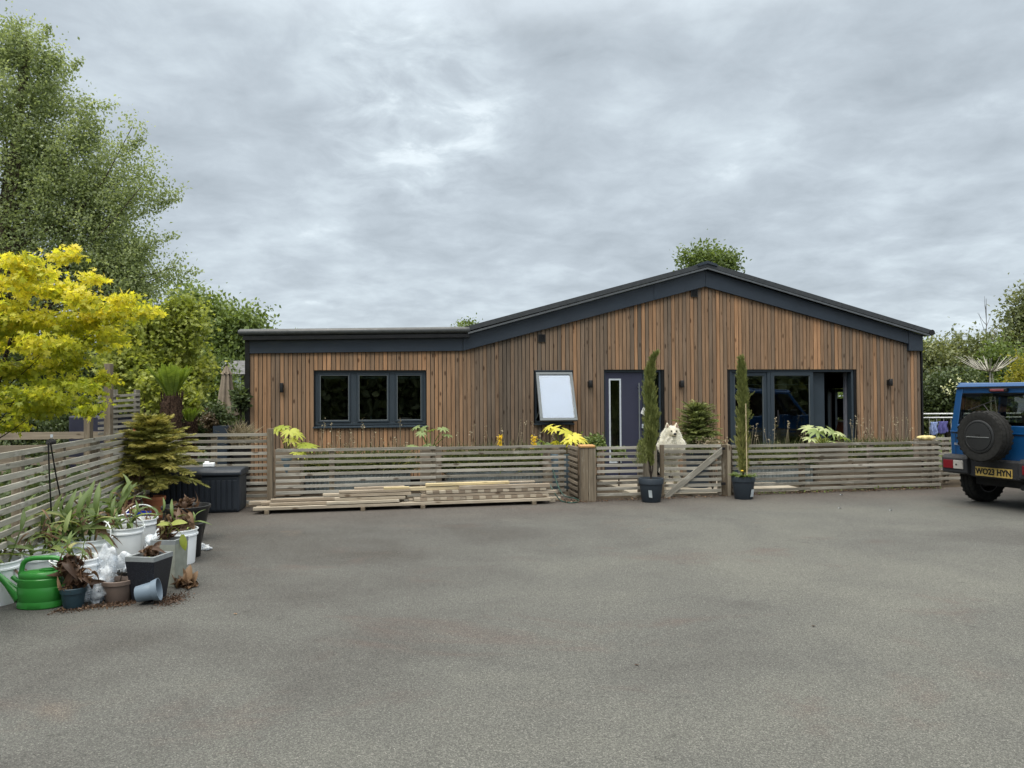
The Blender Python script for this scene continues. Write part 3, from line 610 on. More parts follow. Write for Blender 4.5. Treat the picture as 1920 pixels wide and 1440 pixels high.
# ------------------------------------------------------------ fences
def fence(label, a, b, zt0, zt1, mat, posts=(), n=None, pitch=.087, sh=.043, th=.022, joints=(), pmat=None, pw=.075, back=True, name='slat_fence', postz=None, zlow=.03, group=None, post_label=None):
    a = Vector((a[0], a[1], 0)); b = Vector((b[0], b[1], 0)); d = (b-a); ln = d.length; d.normalize(); nn = Vector((-d.y, d.x, 0))
    root = thing(name, label, 'fence', a, 0, group)
    m = MB(); n = n or int((min(zt0, zt1)-zlow)/pitch)+1
    js = [0]+list(joints)+[1]
    for i in range(n):
        for j0, j1 in zip(js[:-1], js[1:]):
            if i and random.random() < .0: continue
            q0 = a+d*(ln*j0+.002); q1 = a+d*(ln*j1-.002); za = zt0+(zt1-zt0)*j0-sh/2-i*pitch; zb = zt0+(zt1-zt0)*j1-sh/2-i*pitch
            w1 = random.uniform(-.005, .005); w2 = random.uniform(-.005, .005); k = 4
            for s_ in range(1): m.beam(q0+Vector((0, 0, za+w1)), q1+Vector((0, 0, zb+w2)), th, sh)
    m.build('slats', mat, root, bevel=.002)
    for t in posts:
        p = a+d*(ln*t)+nn*((th/2+pw/2+.001) if back else -(th/2+pw/2+.001)); z = (zt0+(zt1-zt0)*t)-.015 if postz is None else postz
        q = MB(); q.beam(p, p+Vector((0, 0, z)), pw, pw, up=tuple(-nn)); q.build('post', pmat or W_POST, root, bevel=.003)
    return root
fence('pale weathered slat fence running from the yard corner towards the camera, black straps over it', fA0, cornerA, 1.15, 1.13, W_PALE, posts=(.30, .47, .66, .985), joints=(.365,), n=13, pitch=.086, sh=.046)
fence('taller grey slat fence between the potted spruce and the post at the timber pile', (cornerA.x+.03, cornerA.y+.03), (base_l.x-.06, base_l.y+.05), 1.06, 1.05, W_GREY, posts=(.02, .55), n=12)
q = MB(); q.beam(base_l, base_l+Vector((0, 0, 1.12)), .07, .09, up=(0, -1, 0)); pb = q.build('fence_post', W_POST, bevel=.004, label='slim pale topped timber post at the left end of the low fence', cat='post')
f1 = fence('low grey slat fence behind the pile of sawn timber', (c1.x+.03, c1.y+.02), (c2.x, c2.y), .82, .80, W_GREY, posts=(.18, .52, .985), n=10, joints=(.53,))
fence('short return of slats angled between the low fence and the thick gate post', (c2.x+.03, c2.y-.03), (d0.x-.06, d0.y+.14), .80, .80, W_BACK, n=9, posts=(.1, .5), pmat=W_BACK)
# thick built-up gate post with orange cap
gp = thing('gate_post', 'thick square post of three weathered planks with an orange wooden cap', 'post', ((G(1089, 942).x+G(1118, 942).x)/2, d0.y+.1, 0), PSI*.5)
GM = TM[gp]; wpx = (G(1118, 942).x-G(1089, 942).x)
for i in range(2):
    q = MB(GM); q.beam((-wpx/4+i*wpx/2, -.1, 0), (-wpx/4+i*wpx/2, -.1, .80), wpx/2-.004, .03, up=(0, -1, 0), tint=.25+.3*i); q.build('plank', W_BACK if 0 else W_POST, gp, bevel=.003)
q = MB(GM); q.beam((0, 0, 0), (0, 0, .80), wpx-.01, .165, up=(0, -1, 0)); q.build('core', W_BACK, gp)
q = MB(GM); q.b2(-wpx/2-.01, wpx/2-.01, -.13, .10, .801, .835); q.build('cap', W_CAP, gp, bevel=.008)
# panel left of the gate
fence('slat panel between the thick gate post and the gate, front door visible behind it', (G(1119, 939).x, d0.y+.1), (G(1206, 936).x, G(1206, 936).y), .805, .80, W_GREY, n=9, posts=(.97,), pmat=W_BACK)
pg = G(1219, 934); q = MB(); q.beam((pg.x, pg.y+.06, 0), (pg.x, pg.y+.06, .80), .22, .12, up=(0, -1, 0), tint=.9); q.build('fence_post', W_POST, bevel=.004, label='wide pale timber hinge post behind the left cypress pot', cat='post')
# gate
ga = G(1238, 933); gb = G(1354, 931)
gate = thing('garden_gate', 'closed slatted wooden garden gate with one long diagonal brace', 'gate', ga, math.atan2(gb.y-ga.y, gb.x-ga.x))
GM = TM[gate]; gl_ = (gb-ga).length
q = MB(GM)
for i in range(9): q.beam((.062, 0, .785-.086*i), (gl_-.01, 0, .782-.086*i), .022, .046)
q.build('slats', W_GREY, gate, bevel=.002)
q = MB(GM); q.beam((.03, 0, .03), (.03, 0, .808), .058, .05, up=(0, -1, 0)); q.build('stile', W_POST, gate, bevel=.003)
q = MB(GM); q.beam((gl_-.03, .03, .03), (gl_-.03, .03, .79), .058, .035, up=(0, -1, 0)); q.build('stile', W_POST, gate, bevel=.003)
q = MB(GM); q.prism([(.06, .055), (.06, .0), (.13, .0), (gl_-.005, .655), (gl_-.005, .765)], (0, -.040, 0), (1, 0, 0), (0, 0, 1), (0, .027, 0), .35); 
q.LC[-1] = np.column_stack([q.LC[-1][:, 0]*.8+q.LC[-1][:, 2]*.55, q.LC[-1][:, 2]*.8-q.LC[-1][:, 0]*.55, q.LC[-1][:, 1]])
q.build('diagonal_brace', W_GREY, gate, bevel=.003)
for t in (.2, .74):
    q = MB(GM); q.b2(gl_-.02, gl_+.05, -.028, -.014, t-.02, t+.02); q.build('hinge', M_BLACKP, gate)
pr = G(1364, 930.5); q = MB(); q.beam((pr.x-.035, pr.y+.05, 0), (pr.x-.035, pr.y+.05, .80), .075, .1, up=(0, -1, 0), tint=.2); q.beam((pr.x+.033, pr.y+.06, 0), (pr.x+.033, pr.y+.06, .795), .055, .11, up=(0, -1, 0), tint=.9)
q.build('fence_post', W_POST, bevel=.003, label='doubled timber post on the right of the gate, beside the right cypress pot', cat='post')
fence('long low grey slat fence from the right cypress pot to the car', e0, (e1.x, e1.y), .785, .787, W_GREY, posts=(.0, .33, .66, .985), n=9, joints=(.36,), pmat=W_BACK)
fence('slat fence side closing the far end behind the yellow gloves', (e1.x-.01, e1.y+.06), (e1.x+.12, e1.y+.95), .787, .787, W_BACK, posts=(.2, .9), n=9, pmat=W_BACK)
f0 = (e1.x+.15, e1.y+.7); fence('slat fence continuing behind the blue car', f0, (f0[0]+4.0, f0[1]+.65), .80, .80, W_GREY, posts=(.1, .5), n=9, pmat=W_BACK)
# background fences to the left
fence('old dark rail fence behind the yellow maple', (-11.5, 12.2), (P(236, 800, 12.9).x, 12.9), 1.02, 1.02, W_BACK, n=5, pitch=.21, sh=.12, posts=(.3, .6, .9))
pa = P(184, 740, 12.6); pb_ = P(262, 740, 13.2)
fence('tall grey slatted screen behind the tall post', pa, pb_, 1.62, 1.66, W_GREY, n=18, posts=(.42, .97), postz=1.72, pmat=W_GREY)
for u, v, Y, wd_, lb in ((204, 682, 12.2, .1, 'tall slim weathered post standing beside the yellow maple leaves'), (166, 776, 12.4, .1, 'short stubby post below the yellow maple branch')):
    p = P(u, v, Y); q = MB(); q.beam((p.x, Y, 0), (p.x, Y, p.z), wd_, wd_, up=(0, -1, 0), tint=.5); q.build('fence_post', W_POST, bevel=.004, label=lb, cat='post')
p = P(150, 770, 13.2); q = MB(); q.box((p.x+.05, 13.9, .64), (.85, .8, 1.26)); q.build('storage_box', plain('navy_box_skin', c4(.018, .02, .04), .5), bevel=.03, label='dark navy box under the lowest yellow maple branch', cat='box')

# strap ropes and lamp on the left fence
lp = P(97, 822, 7.75); li = thing('garden_lamp', 'small round black garden spotlight clamped above the left fence', 'lamp', (lp.x, lp.y, 1.13))
R = Matrix.Rotation(radians(80), 3, 'X'); q = MB(); q.lathe([(0, .03), (.03, .03), (.042, .0), (.042, -.03), (.036, -.035), (.034, -.01), (0, -.008)], (lp.x, lp.y-.02, lp.z-.04), 18, R=R); q.build('head', M_BLACKP, li, smooth=40)
q = MB(); q.tube([(lp.x, lp.y+.01, 1.10), (lp.x, lp.y+.01, lp.z)], .008, 6); q.lathe([(0, 0), (.012, 0), (.012, .03), (0, .03)], (lp.x, lp.y, lp.z+.01)); q.build('stem', M_ALU, li)
def onfence(u, z, off=.03):
    """point on the left fence's yard face below pixel column u"""
    d = cornerA-fA0; nn = Vector((d.y, -d.x, 0)).normalized(); o_ = fA0+nn*off; r = ray(u, 740); t = (o_-CAM).dot(nn)/r.dot(nn); p = CAM+r*t; return Vector((p.x, p.y, z))
for lb, us_, ends in (('thin black strap hanging straight down over the left fence', (91, 93, 97, 103), (1.17, .9, .55, .15)), ('thin black strap slanting down over the left fence to its right', (95, 106, 118, 134), (1.17, .85, .55, .12))):
    q = MB(); pts = [onfence(us_[0], 1.16, -.02), onfence(us_[0], 1.165, .02)]+[onfence(u, z, .032) for u, z in zip(us_, ends)]; q.tube(pts, .0065, 6)
    q.build('strap', M_BLACKP, label=lb, cat='strap')
# pink marker
p = P(249, 803, 10.8); q = MB(); q.tube([(p.x, 10.85, 1.0), (p.x, 10.85, P(249, 796, 10.8).z)], .02, 8); q.build('marker_stake', plain('pink_paint', c4(.75, .08, .12), .5), label='bright pink topped marker stake at the fence corner', cat='stake')

# ------------------------------------------------------------ timber pile
ta = G(478, 965); tb = G(1033, 945); td = (tb-ta).normalized(); tn = Vector((-td.y, td.x, 0))
def ts(u):
    r = ray(u, 740); t = (ta-CAM).dot(tn)/r.dot(tn); return ((CAM+r*t)-ta).dot(td)
def plank(u0, u1, z, h, dep, w_, tint, lb, tilt=0, mat=None, grp=None, blocks=False):
    a = ta+td*ts(u0)+tn*(dep+w_/2); b = ta+td*ts(u1)+tn*(dep+w_/2+tilt*.02)
    j_ = random.uniform(-.004, .004); q = MB()
    if blocks:
        nb_ = int((b-a).length/.09)
        for i_ in range(nb_): q.beam(a.lerp(b, i_/nb_)+Vector((0, 0, z+h/2)), a.lerp(b, (i_+1)/nb_-.001)+Vector((0, 0, z+h/2)), w_, h, tint=.05 if i_ % 2 else .62)
    else: q.beam(a+Vector((0, 0, z+h/2)), b+Vector((0, 0, z+h/2+tilt*.012+j_)), w_, h, tint=tint)
    o = q.build('timber_plank', mat or W_FRESH, bevel=.002, label=lb, cat='plank', group=grp or 'planks in the timber pile'); return o
for u, lb in ((500, 'small square bearer block under the left end of the timber pile'), (680, 'short bearer block under the middle of the timber pile'), (792, 'dark bearer block right of the pile centre on the ground'), (1000, 'bearer block under the right end of the timber pile')):
    a = ta+td*ts(u); q = MB(); q.beam(a-tn*.03+Vector((0, 0, .025)), a+tn*.6+Vector((0, 0, .025)), .06, .05, tint=.3); q.build('bearer_block', W_POST, bevel=.003, label=lb, cat='block')
z = .052
plank(474, 1031, z, .038, 0, .10, .55, 'longest pale plank lying full length along the front bottom of the pile')
plank(478, 1028, z, .036, .115, .1, .35, 'second long bottom plank right behind the front one')
plank(486, 760, z, .036, .23, .1, .5, 'bottom row plank third from the front, left half'); plank(770, 1030, z, .036, .23, .1, .4, 'bottom row plank third from the front, right half')
plank(488, 760, z, .036, .345, .1, .5, 'bottom row plank farthest back, left half'); plank(770, 1030, z, .036, .345, .1, .4, 'bottom row plank farthest back, right half')
z2 = z+.046
plank(504, 690, z2, .036, .08, .09, .3, 'left plank of the second row, its end set back from the long one'); plank(612, 748, z2+.001, .036, -.02+.02, .075, .7, 'pinkish short plank at the front of the second row')
plank(776, 1030, z2, .042, .06, .09, .15, 'chequered row of square cut ends low in the right stack', blocks=True)
plank(776, 1030, z2, .04, .17, .09, .3, 'plank directly behind the brown block row in the right stack'); plank(486, 660, z2, .036, .19, .1, .2, 'thick grey board end low at the left tip of the pile')
plank(500, 765, z2, .036, .30, .1, .4, 'rear plank of the second row on the left')
plank(800, 1030, z2, .04, .28, .09, .3, 'rear plank of the second row on the right')
z3 = z2+.048
plank(627, 760, z3-.005, .036, .06, .09, .6, 'pale plank third from the bottom in the left stack'); plank(505, 640, z3-.005, .036, .14, .1, .2, 'grey long plank end resting upper left of the pile')
plank(790, 1047, z3, .034, .08, .12, .25, 'plank sticking out farthest right from the right stack'); plank(640, 765, z3-.005, .036, .2, .1, .5, 'hidden backing plank in the left stack')
plank(795, 1030, z3, .034, .22, .11, .3, 'plank behind the farthest right sticking one')
z4 = z3+.044
plank(636, 771, z4, .036, .07, .1, .4, 'grey plank fourth from the bottom in the left stack'); plank(800, 1026, z4, .042, .085, .09, .95, 'second chequered row of cut ends with yellow tips in the right stack', blocks=True)
plank(604, 700, z4, .032, .19, .1, .45, 'short offcut plank poking out left of the stack'); plank(800, 1020, z4, .04, .2, .1, .5, 'plank behind the yellow ended one')
z5 = z4+.047
plank(635, 770, z5-.004, .034, .09, .1, .35, 'pinkish brown plank near the top of the left stack'); plank(862, 1033, z5, .05, .08, .09, .25, 'thick grey brown beam near the top of the right stack')
plank(766, 880, z5, .045, .15, .1, .9, 'split pale board at the gap between both stacks'); plank(720, 768, z5+.032, .03, .1, .09, 1.0, 'short bright yellow stained board on the left stack')
z6 = z5+.055
plank(664, 760, z5+.031, .03, .2, .09, .2, 'topmost plank of the left stack', .3); plank(800, 958, z6, .036, .14, .1, 1.0, 'yellow topmost board of the right stack')
plank(930, 1010, z6+.0, .02, .25, .09, .4, 'thin dark lath at the back top of the right stack')
for (u0, u1, h, dep, lb) in ((1034, 1063, .045, .35, 'small offcut block lying right of the pile against the fence'), (1034, 1045, .04, .15, 'tiny offcut block touching the right end of the pile')):
    plank(u0, u1, .004, h, dep, .1, .5, lb, grp='offcuts beside the pile')
for u_, v_ in ((505, 955),):
    p = G(482, 957); plank(462, 505, .1, .04, .25, .12, .3, 'grey board stub at the far left tip of the pile')
# hose
q = MB(); pts = [G(1030, 938)+Vector((0, 0, .25)), G(1040, 940)+Vector((0, 0, .12)), G(1052, 941)+Vector((0, 0, .02)), G(1070, 944)+Vector((0, 0, .012)), G(1086, 942)+Vector((0, 0, .015)), G(1078, 938)+Vector((0, 0, .03)), G(1058, 938)+Vector((0, 0, .07)), G(1046, 934)+Vector((0, 0, .2)), G(1036, 930)+Vector((0, .03, .45))]
def smoothpts(p, n=6):
    o_ = []
    for i in range(len(p)-1):
        a = p[max(i-1, 0)]; b = p[i]; c = p[i+1]; d = p[min(i+2, len(p)-1)]
        for k_ in range(n): t = k_/n; o_.append(.5*((2*b)+(c-a)*t+(2*a-5*b+4*c-d)*t*t+(3*b-a-3*c+d)*t**3))
    return o_+[p[-1]]
q.tube(smoothpts(pts), .009, 6); q.build('garden_hose', plain('hose_green', c4(.015, .06, .045), .4), smooth=60, label='thin dark green hose curling on the ground by the thick gate post', cat='hose')

# ------------------------------------------------------------ foliage materials
L_POP = foliage('poplar_leaves', [(0, c4(.14, .18, .085)), (.5, c4(.275, .33, .165)), (.8, c4(.42, .47, .27)), (1, c4(.60, .63, .46))], .5, tcol=(1.3, 1.3, .85))
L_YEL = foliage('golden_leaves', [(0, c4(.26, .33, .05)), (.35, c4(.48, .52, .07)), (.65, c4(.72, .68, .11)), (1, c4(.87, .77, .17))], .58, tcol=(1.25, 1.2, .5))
L_LIME = foliage('lime_leaves', [(0, c4(.10, .135, .03)), (.5, c4(.26, .31, .065)), (1, c4(.48, .51, .15))], .45)
L_MID = foliage('mid_green_leaves', [(0, c4(0.053, 0.083, 0.027)), (.5, c4(0.128, 0.180, 0.053)), (1, c4(0.255, 0.330, 0.105))], .3)
L_DARK = foliage('dark_green_leaves', [(0, c4(0.030, 0.048, 0.021)), (.5, c4(0.075, 0.105, 0.042)), (1, c4(0.150, 0.195, 0.075))], .25)
L_HEDGE = foliage('hedge_leaves', [(0, c4(0.058, 0.074, 0.033)), (.5, c4(0.144, 0.170, 0.076)), (.8, c4(0.232, 0.254, 0.121)), (1, c4(0.376, 0.396, 0.228))], .3)
L_SPR = foliage('spruce_needles', [(0, c4(0.101, 0.115, 0.032)), (.4, c4(0.251, 0.259, 0.067)), (.8, c4(0.504, 0.432, 0.120)), (1, c4(0.874, 0.634, 0.185))], .15)
L_SPRG = foliage('green_spruce_needles', [(0, c4(0.081, 0.103, 0.037)), (.5, c4(0.177, 0.218, 0.071)), (1, c4(0.386, 0.411, 0.143))], .15)
L_CYP = foliage('cypress_needles', [(0, c4(0.070, 0.093, 0.030)), (.5, c4(0.140, 0.168, 0.049)), (.85, c4(0.239, 0.252, 0.083)), (1, c4(0.398, 0.235, 0.099))], .15)
L_CAN = foliage('ginger_lily_leaves', [(0, c4(.06, .10, .03)), (.5, c4(.13, .19, .06)), (.8, c4(.24, .29, .10)), (1, c4(.42, .34, .18))], .35)
L_DEAD = foliage('dead_leaves', [(0, c4(.04, .022, .014)), (.5, c4(.11, .065, .04)), (.85, c4(.26, .17, .10)), (1, c4(.5, .38, .24))], .2, tcol=(1.1, 1, .8))
L_FAT = foliage('yellow_green_palmate_leaves', [(0, c4(.10, .15, .02)), (.5, c4(.32, .38, .05)), (1, c4(.68, .66, .16))], .4)
L_FERN = foliage('tree_fern_fronds', [(0, c4(.09, .14, .015)), (.5, c4(.19, .27, .03)), (1, c4(.32, .40, .06))], .45)
L_STRAW = foliage('dry_stalks', [(0, c4(.22, .18, .10)), (1, c4(.48, .42, .30))], .2, tcol=(1, 1, .9))
L_GRS = foliage('long_grass', [(0, c4(.05, .075, .03)), (.6, c4(.12, .15, .06)), (.85, c4(.25, .25, .12)), (1, c4(.45, .40, .26))], .3)
L_FLOW = foliage('yellow_petals', [(0, c4(.75, .5, .02)), (1, c4(.9, .7, .05))], .3, tcol=(1.2, 1.1, .6))
B_BARK = plain('grey_brown_bark', c4(.10, .08, .06), .9, 0, .2, .3, 30, .8)
B_DARK = plain('dark_bark', c4(.04, .032, .026), .9, 0, .2, .3, 30, .6)
B_FERN = plain('shaggy_fern_trunk', c4(.07, .045, .032), .95, 0, .1, .5, 40, 1.0)

def branches(name, mat, parent, paths, seg=6):
    q = MB()
    for pts, r0_, r1_ in paths:
        n = len(pts); q.tube(pts, [r0_+(r1_-r0_)*i/(n-1) for i in range(n)], seg)
    return q.build(name, mat, parent, smooth=80)
def curve(a, b, sag=.15, n=6, j=.05):
    a = Vector(a); b = Vector(b); o_ = []
    L_ = (b-a).length
    for i in range(n):
        t = i/(n-1); p = a.lerp(b, t); p.z += sag*L_*sin(pi*t)*.5; p += Vector((random.uniform(-j, j), random.uniform(-j, j), random.uniform(-j, j)))*L_*(.6 if 0 < i < n-1 else 0); o_.append(p)
    return o_
def tree(name, label, cat, base, h_trunk, r_trunk, ells, nclump, per, csig, leaf, tmpl, mat, bark, top=None, group=None, shell=.45, droopy=0.0, spikes=0, spike_len=.8, flat=1.0, tb=(.15, .65), limbs=26, lim_r=.03, extra=None, zmin=None, keep=None, tz=None):
    """trunk, limbs and clumps of leaves spread through the ellipsoids ells [(x,y,z,rx,ry,rz,weight)]"""
    base = Vector(base); root = thing(name, label, cat, base, 0, group)
    top = Vector(top) if top is not None else base+Vector((0, 0, h_trunk))
    wts = np.array([e_[6] if len(e_) > 6 else 1 for e_ in ells], float); wts /= wts.sum()
    idx = rng.choice(len(ells), nclump, p=wts); E = np.array([e_[:6] for e_ in ells])[idx]
    dd = rdir(nclump); rr = rng.random(nclump)**shell; C = E[:, :3]+dd*rr[:, None]*E[:, 3:6]
    if zmin is not None: C[:, 2] = np.maximum(C[:, 2], zmin+rng.random(nclump)*.3)
    if keep is not None: m_ = keep(C); C = C[m_]; dd = dd[m_]; rr = rr[m_]; nclump = len(C)
    ct = rng.uniform(tb[0], tb[1], nclump)
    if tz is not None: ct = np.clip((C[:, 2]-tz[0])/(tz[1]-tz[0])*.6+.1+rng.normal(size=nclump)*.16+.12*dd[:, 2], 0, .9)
    n = nclump*per; Cc = np.repeat(C, per, 0); sg = rng.uniform(.7, 1.3, (nclump, 1)).repeat(per, 0)*csig
    Pp = Cc+rng.normal(size=(n, 3))*sg*np.array((1, 1, flat)); T_ = np.repeat(ct, per)+rng.normal(size=n)*.14
    if spikes:
        outer = np.where(rr > .8)[0]; outer = rng.choice(outer, min(spikes, len(outer)), replace=False); sp = []; sT = []
        for i in outer:
            dv_ = dd[i]*.8+np.array((0, 0, .55))+rng.normal(size=3)*.3; dv_ /= np.linalg.norm(dv_); k_ = int(spike_len*22*rng.uniform(.6, 1.2)); L_ = spike_len*rng.uniform(.5, 1.3)
            t_ = rng.random(k_); sp.append(C[i]+dv_*(t_*L_)[:, None]+rng.normal(size=(k_, 3))*leaf*.9); sT.append(np.full(k_, ct[i])+rng.normal(size=k_)*.12)
        Pp = np.concatenate([Pp]+sp); T_ = np.concatenate([T_]+sT); n = len(Pp)
    if extra is not None: Pp = np.concatenate([Pp, extra]); T_ = np.concatenate([T_, rng.uniform(tb[0], tb[1], len(extra))]); n = len(Pp)
    D = rdir(n)+np.array((0, 0, -droopy)); Nn = rdir(n)+np.array((0, 0, .9))
    leaves('crown', Pp, D, Nn, leaf*rng.uniform(.65, 1.25, n), tmpl, np.clip(T_, 0, 1), mat, root)
    paths = [(curve(base, top, 0, 7, .012), r_trunk, r_trunk*.35)]
    sel = rng.choice(nclump, min(limbs, nclump), replace=False)
    for i in sel:
        c_ = Vector(C[i]); t_ = random.uniform(.25, .98); s_ = base.lerp(top, t_)
        if s_.z > c_.z: s_ = base.lerp(top, max(.12, min(.98, (c_.z-base.z)/(max(top.z-base.z, .1))*random.uniform(.5, .9))))
        paths.append((curve(s_, c_, -.08, 6, .03), lim_r*(1.2-.5*t_), lim_r*.2))
    branches('trunk', bark, root, paths); return root
OV = T_oval(.62); OVN = T_oval(.5)
def bough(u0, v0, u1, v1, Y=23.6, n=300):
    '''leaf positions strung along one long outer bough with its side twigs'''
    a = np.array(P(u0, v0, Y)); b = np.array(P(u1, v1, Y)); t = rng.random(n); sp = .55*(1-t*.75); d_ = rng.normal(size=(n, 3))*.5*sp[:, None]; k = np.round(t*9)/9; return a+(b-a)*np.clip(k+rng.normal(size=n)*.03, 0, 1.03)[:, None]+d_*np.array((.9, .8, .8))
# big airy tree, left
bx_, by_ = P(-40, 700, 24).x, 24.0
def EL(u, v, Y, ru, rv, w_=1.0, ry=None):
    p = P(u, v, Y); k_ = Y/FP; return (p.x, Y, p.z, ru*k_, ry if ry else ru*k_*.8, rv*k_, w_)
tree('poplar_tree', 'huge airy grey green tree towering at the left edge of the yard', 'tree', (bx_, by_, -.05), 14, .28,
     [EL(-60, 300, 24, 150, 250, 1.6), EL(40, 240, 24, 75, 165, 1.2), EL(120, 330, 24, 75, 150, 1.3), EL(195, 420, 24, 75, 140, 1.3), EL(110, 500, 24.5, 160, 110, 1.8), EL(235, 510, 24, 70, 75, .9), EL(285, 375, 23.6, 45, 30, .13), EL(322, 512, 23.6, 40, 14, .06), EL(255, 290, 23.6, 25, 60, .10), EL(20, 90, 24, 40, 50, .3), EL(90, 140, 24, 22, 60, .2), EL(160, 250, 24, 25, 70, .2)],
     700, 118, .225, .105, OV, L_POP, B_BARK, group=None, shell=.42, droopy=.3, spikes=330, spike_len=1.1, limbs=130, lim_r=.05, top=(bx_+1.5, by_, 12.8), extra=np.concatenate([bough(*b_) for b_ in ((215, 430, 345, 352), (240, 400, 335, 372), (250, 520, 375, 508), (240, 545, 350, 520), (200, 340, 272, 250), (190, 300, 262, 262), (120, 190, 208, 200), (230, 470, 330, 440), (20, 90, 36, 42), (60, 110, 92, 50), (100, 160, 150, 112))]))
# golden maple
MAP = T_lobed(5, .42, 2.3); YM = 8.6
def yclus(u, v, w_, h_): return EL(u, v, YM+random.uniform(-.5, .5), w_, h_, w_*h_/1500.0)
ye = [yclus(*a) for a in ((30, 490, 34, 22), (65, 505, 34, 18), (22, 530, 34, 20), (124, 482, 20, 22), (172, 521, 18, 12), (120, 545, 40, 26), (75, 545, 45, 26), (150, 560, 34, 26), (225, 562, 34, 20), (262, 582, 30, 18), (205, 590, 48, 26), (140, 605, 60, 26), (60, 600, 60, 32), (0, 590, 50, 40), (20, 640, 55, 26), (90, 650, 60, 24), (170, 640, 50, 22), (215, 630, 34, 16), (138, 645, 25, 12), (135, 680, 34, 14), (70, 685, 45, 18), (15, 690, 40, 20), (105, 715, 50, 14), (160, 722, 34, 14), (203, 712, 22, 10), (150, 745, 40, 12), (80, 745, 45, 14), (20, 755, 40, 16), (55, 775, 40, 14), (170, 765, 20, 10), (10, 785, 22, 8), (-60, 600, 60, 90), (-50, 720, 50, 50), (-20, 790, 40, 12), (25, 800, 25, 8), (95, 765, 40, 12), (60, 735, 50, 14))]
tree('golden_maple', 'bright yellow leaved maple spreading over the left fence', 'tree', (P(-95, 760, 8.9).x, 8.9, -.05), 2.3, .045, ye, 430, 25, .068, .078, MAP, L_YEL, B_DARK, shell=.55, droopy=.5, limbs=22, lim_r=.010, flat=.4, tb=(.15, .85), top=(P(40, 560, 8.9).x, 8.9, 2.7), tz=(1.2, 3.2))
# lime maples and mid trees
tree('lime_maple', 'lime green feathery maple between the golden maple and the tree fern', 'tree', (P(300, 760, 16).x, 16, -.05), 2.6, .09, [EL(300, 640, 16, 75, 70, 1.5), EL(345, 600, 16, 35, 40, .6), EL(262, 625, 16, 45, 50, .7), EL(250, 690, 15.5, 60, 45, .9), EL(350, 690, 16, 40, 60, .8), EL(300, 745, 15.6, 70, 30, .7)],
     300, 62, .15, .105, MAP, L_LIME, B_BARK, shell=.5, droopy=.4, limbs=40, lim_r=.025, flat=.6, tb=(.2, .95), spikes=40, spike_len=.4)
tree('lime_maple', 'smaller lime green maple low beside the large tree fern trunk', 'tree', (P(272, 760, 14.6).x, 14.6, -.05), 1.4, .05, [EL(285, 735, 14.6, 22, 30), EL(345, 745, 14.8, 20, 22)], 36, 50, .11, .095, MAP, L_LIME, B_BARK, shell=.5, limbs=10, lim_r=.015, tb=(.2, .95))
tree('ash_tree', 'round mid green tree beyond the flat roof, right of the other left hand trees', 'tree', (P(420, 760, 34).x, 34, -.05), 4.5, .16, [EL(395, 600, 34, 52, 38, 1), EL(450, 622, 34, 46, 34, 1), EL(362, 575, 34, 30, 34, .6), EL(400, 680, 34, 95, 50, 1.4)], 210, 70, .34, .19, OV, L_MID, B_BARK, shell=.5, limbs=30, lim_r=.05, tb=(.3, 1.0), spikes=60, spike_len=.6)
tree('dark_evergreen', 'dark green dense tree in the gap behind the tall post and golden maple', 'tree', (P(190, 760, 19).x, 19, -.05), 3, .15, [EL(215, 690, 19, 60, 60, 1), EL(150, 690, 19.5, 80, 70, 1.2), EL(60, 700, 19.5, 90, 80, 1.3)], 260, 60, .22, .13, OV, L_DARK, B_DARK, shell=.5, limbs=20, tb=(.2, .8))
tree('dark_evergreen', 'dark green bushy tree behind the closed parasol', 'tree', (P(400, 780, 21).x, 21, -.05), 2.6, .12, [EL(390, 730, 21, 45, 60, 1), EL(345, 750, 20, 45, 50, .8), EL(430, 760, 22, 40, 30, .6)], 190, 60, .2, .11, OV, L_MID, B_DARK, shell=.5, limbs=16, tb=(.1, .8))
tree('round_tree', 'treetop showing just behind the roof ridge', 'tree', (P(1325, 700, 30).x, 30, -.05), 4.2, .14, [EL(1318, 492, 30, 46, 30, 1), EL(1350, 498, 30, 38, 20, .6), EL(1320, 540, 30, 55, 50, .8)], 90, 80, .22, .15, OV, L_MID, B_BARK, shell=.55, limbs=24, lim_r=.04, tb=(.15, .75), spikes=30, spike_len=.4)
tree('round_tree', 'tiny treetop peeping over the joint of flat and pitched roof', 'tree', (P(878, 700, 33).x, 33, -.05), 3, .1, [EL(878, 622, 33, 22, 14, 1)], 26, 40, .2, .15, OV, L_MID, B_BARK, limbs=8, tb=(.2, .8))
tree('round_tree', 'large green tree at the right edge above the car', 'tree', (P(1965, 700, 27).x, 27, -.05), 5.5, .18, [EL(1960, 610, 27, 60, 65, 1), EL(1915, 640, 27, 45, 40, .8), EL(1925, 575, 27, 28, 22, .2), EL(1890, 690, 27, 50, 40, .7)], 170, 70, .3, .15, OV, L_HEDGE, B_BARK, shell=.5, limbs=30, lim_r=.04, tb=(.15, .7), spikes=60, spike_len=.6)
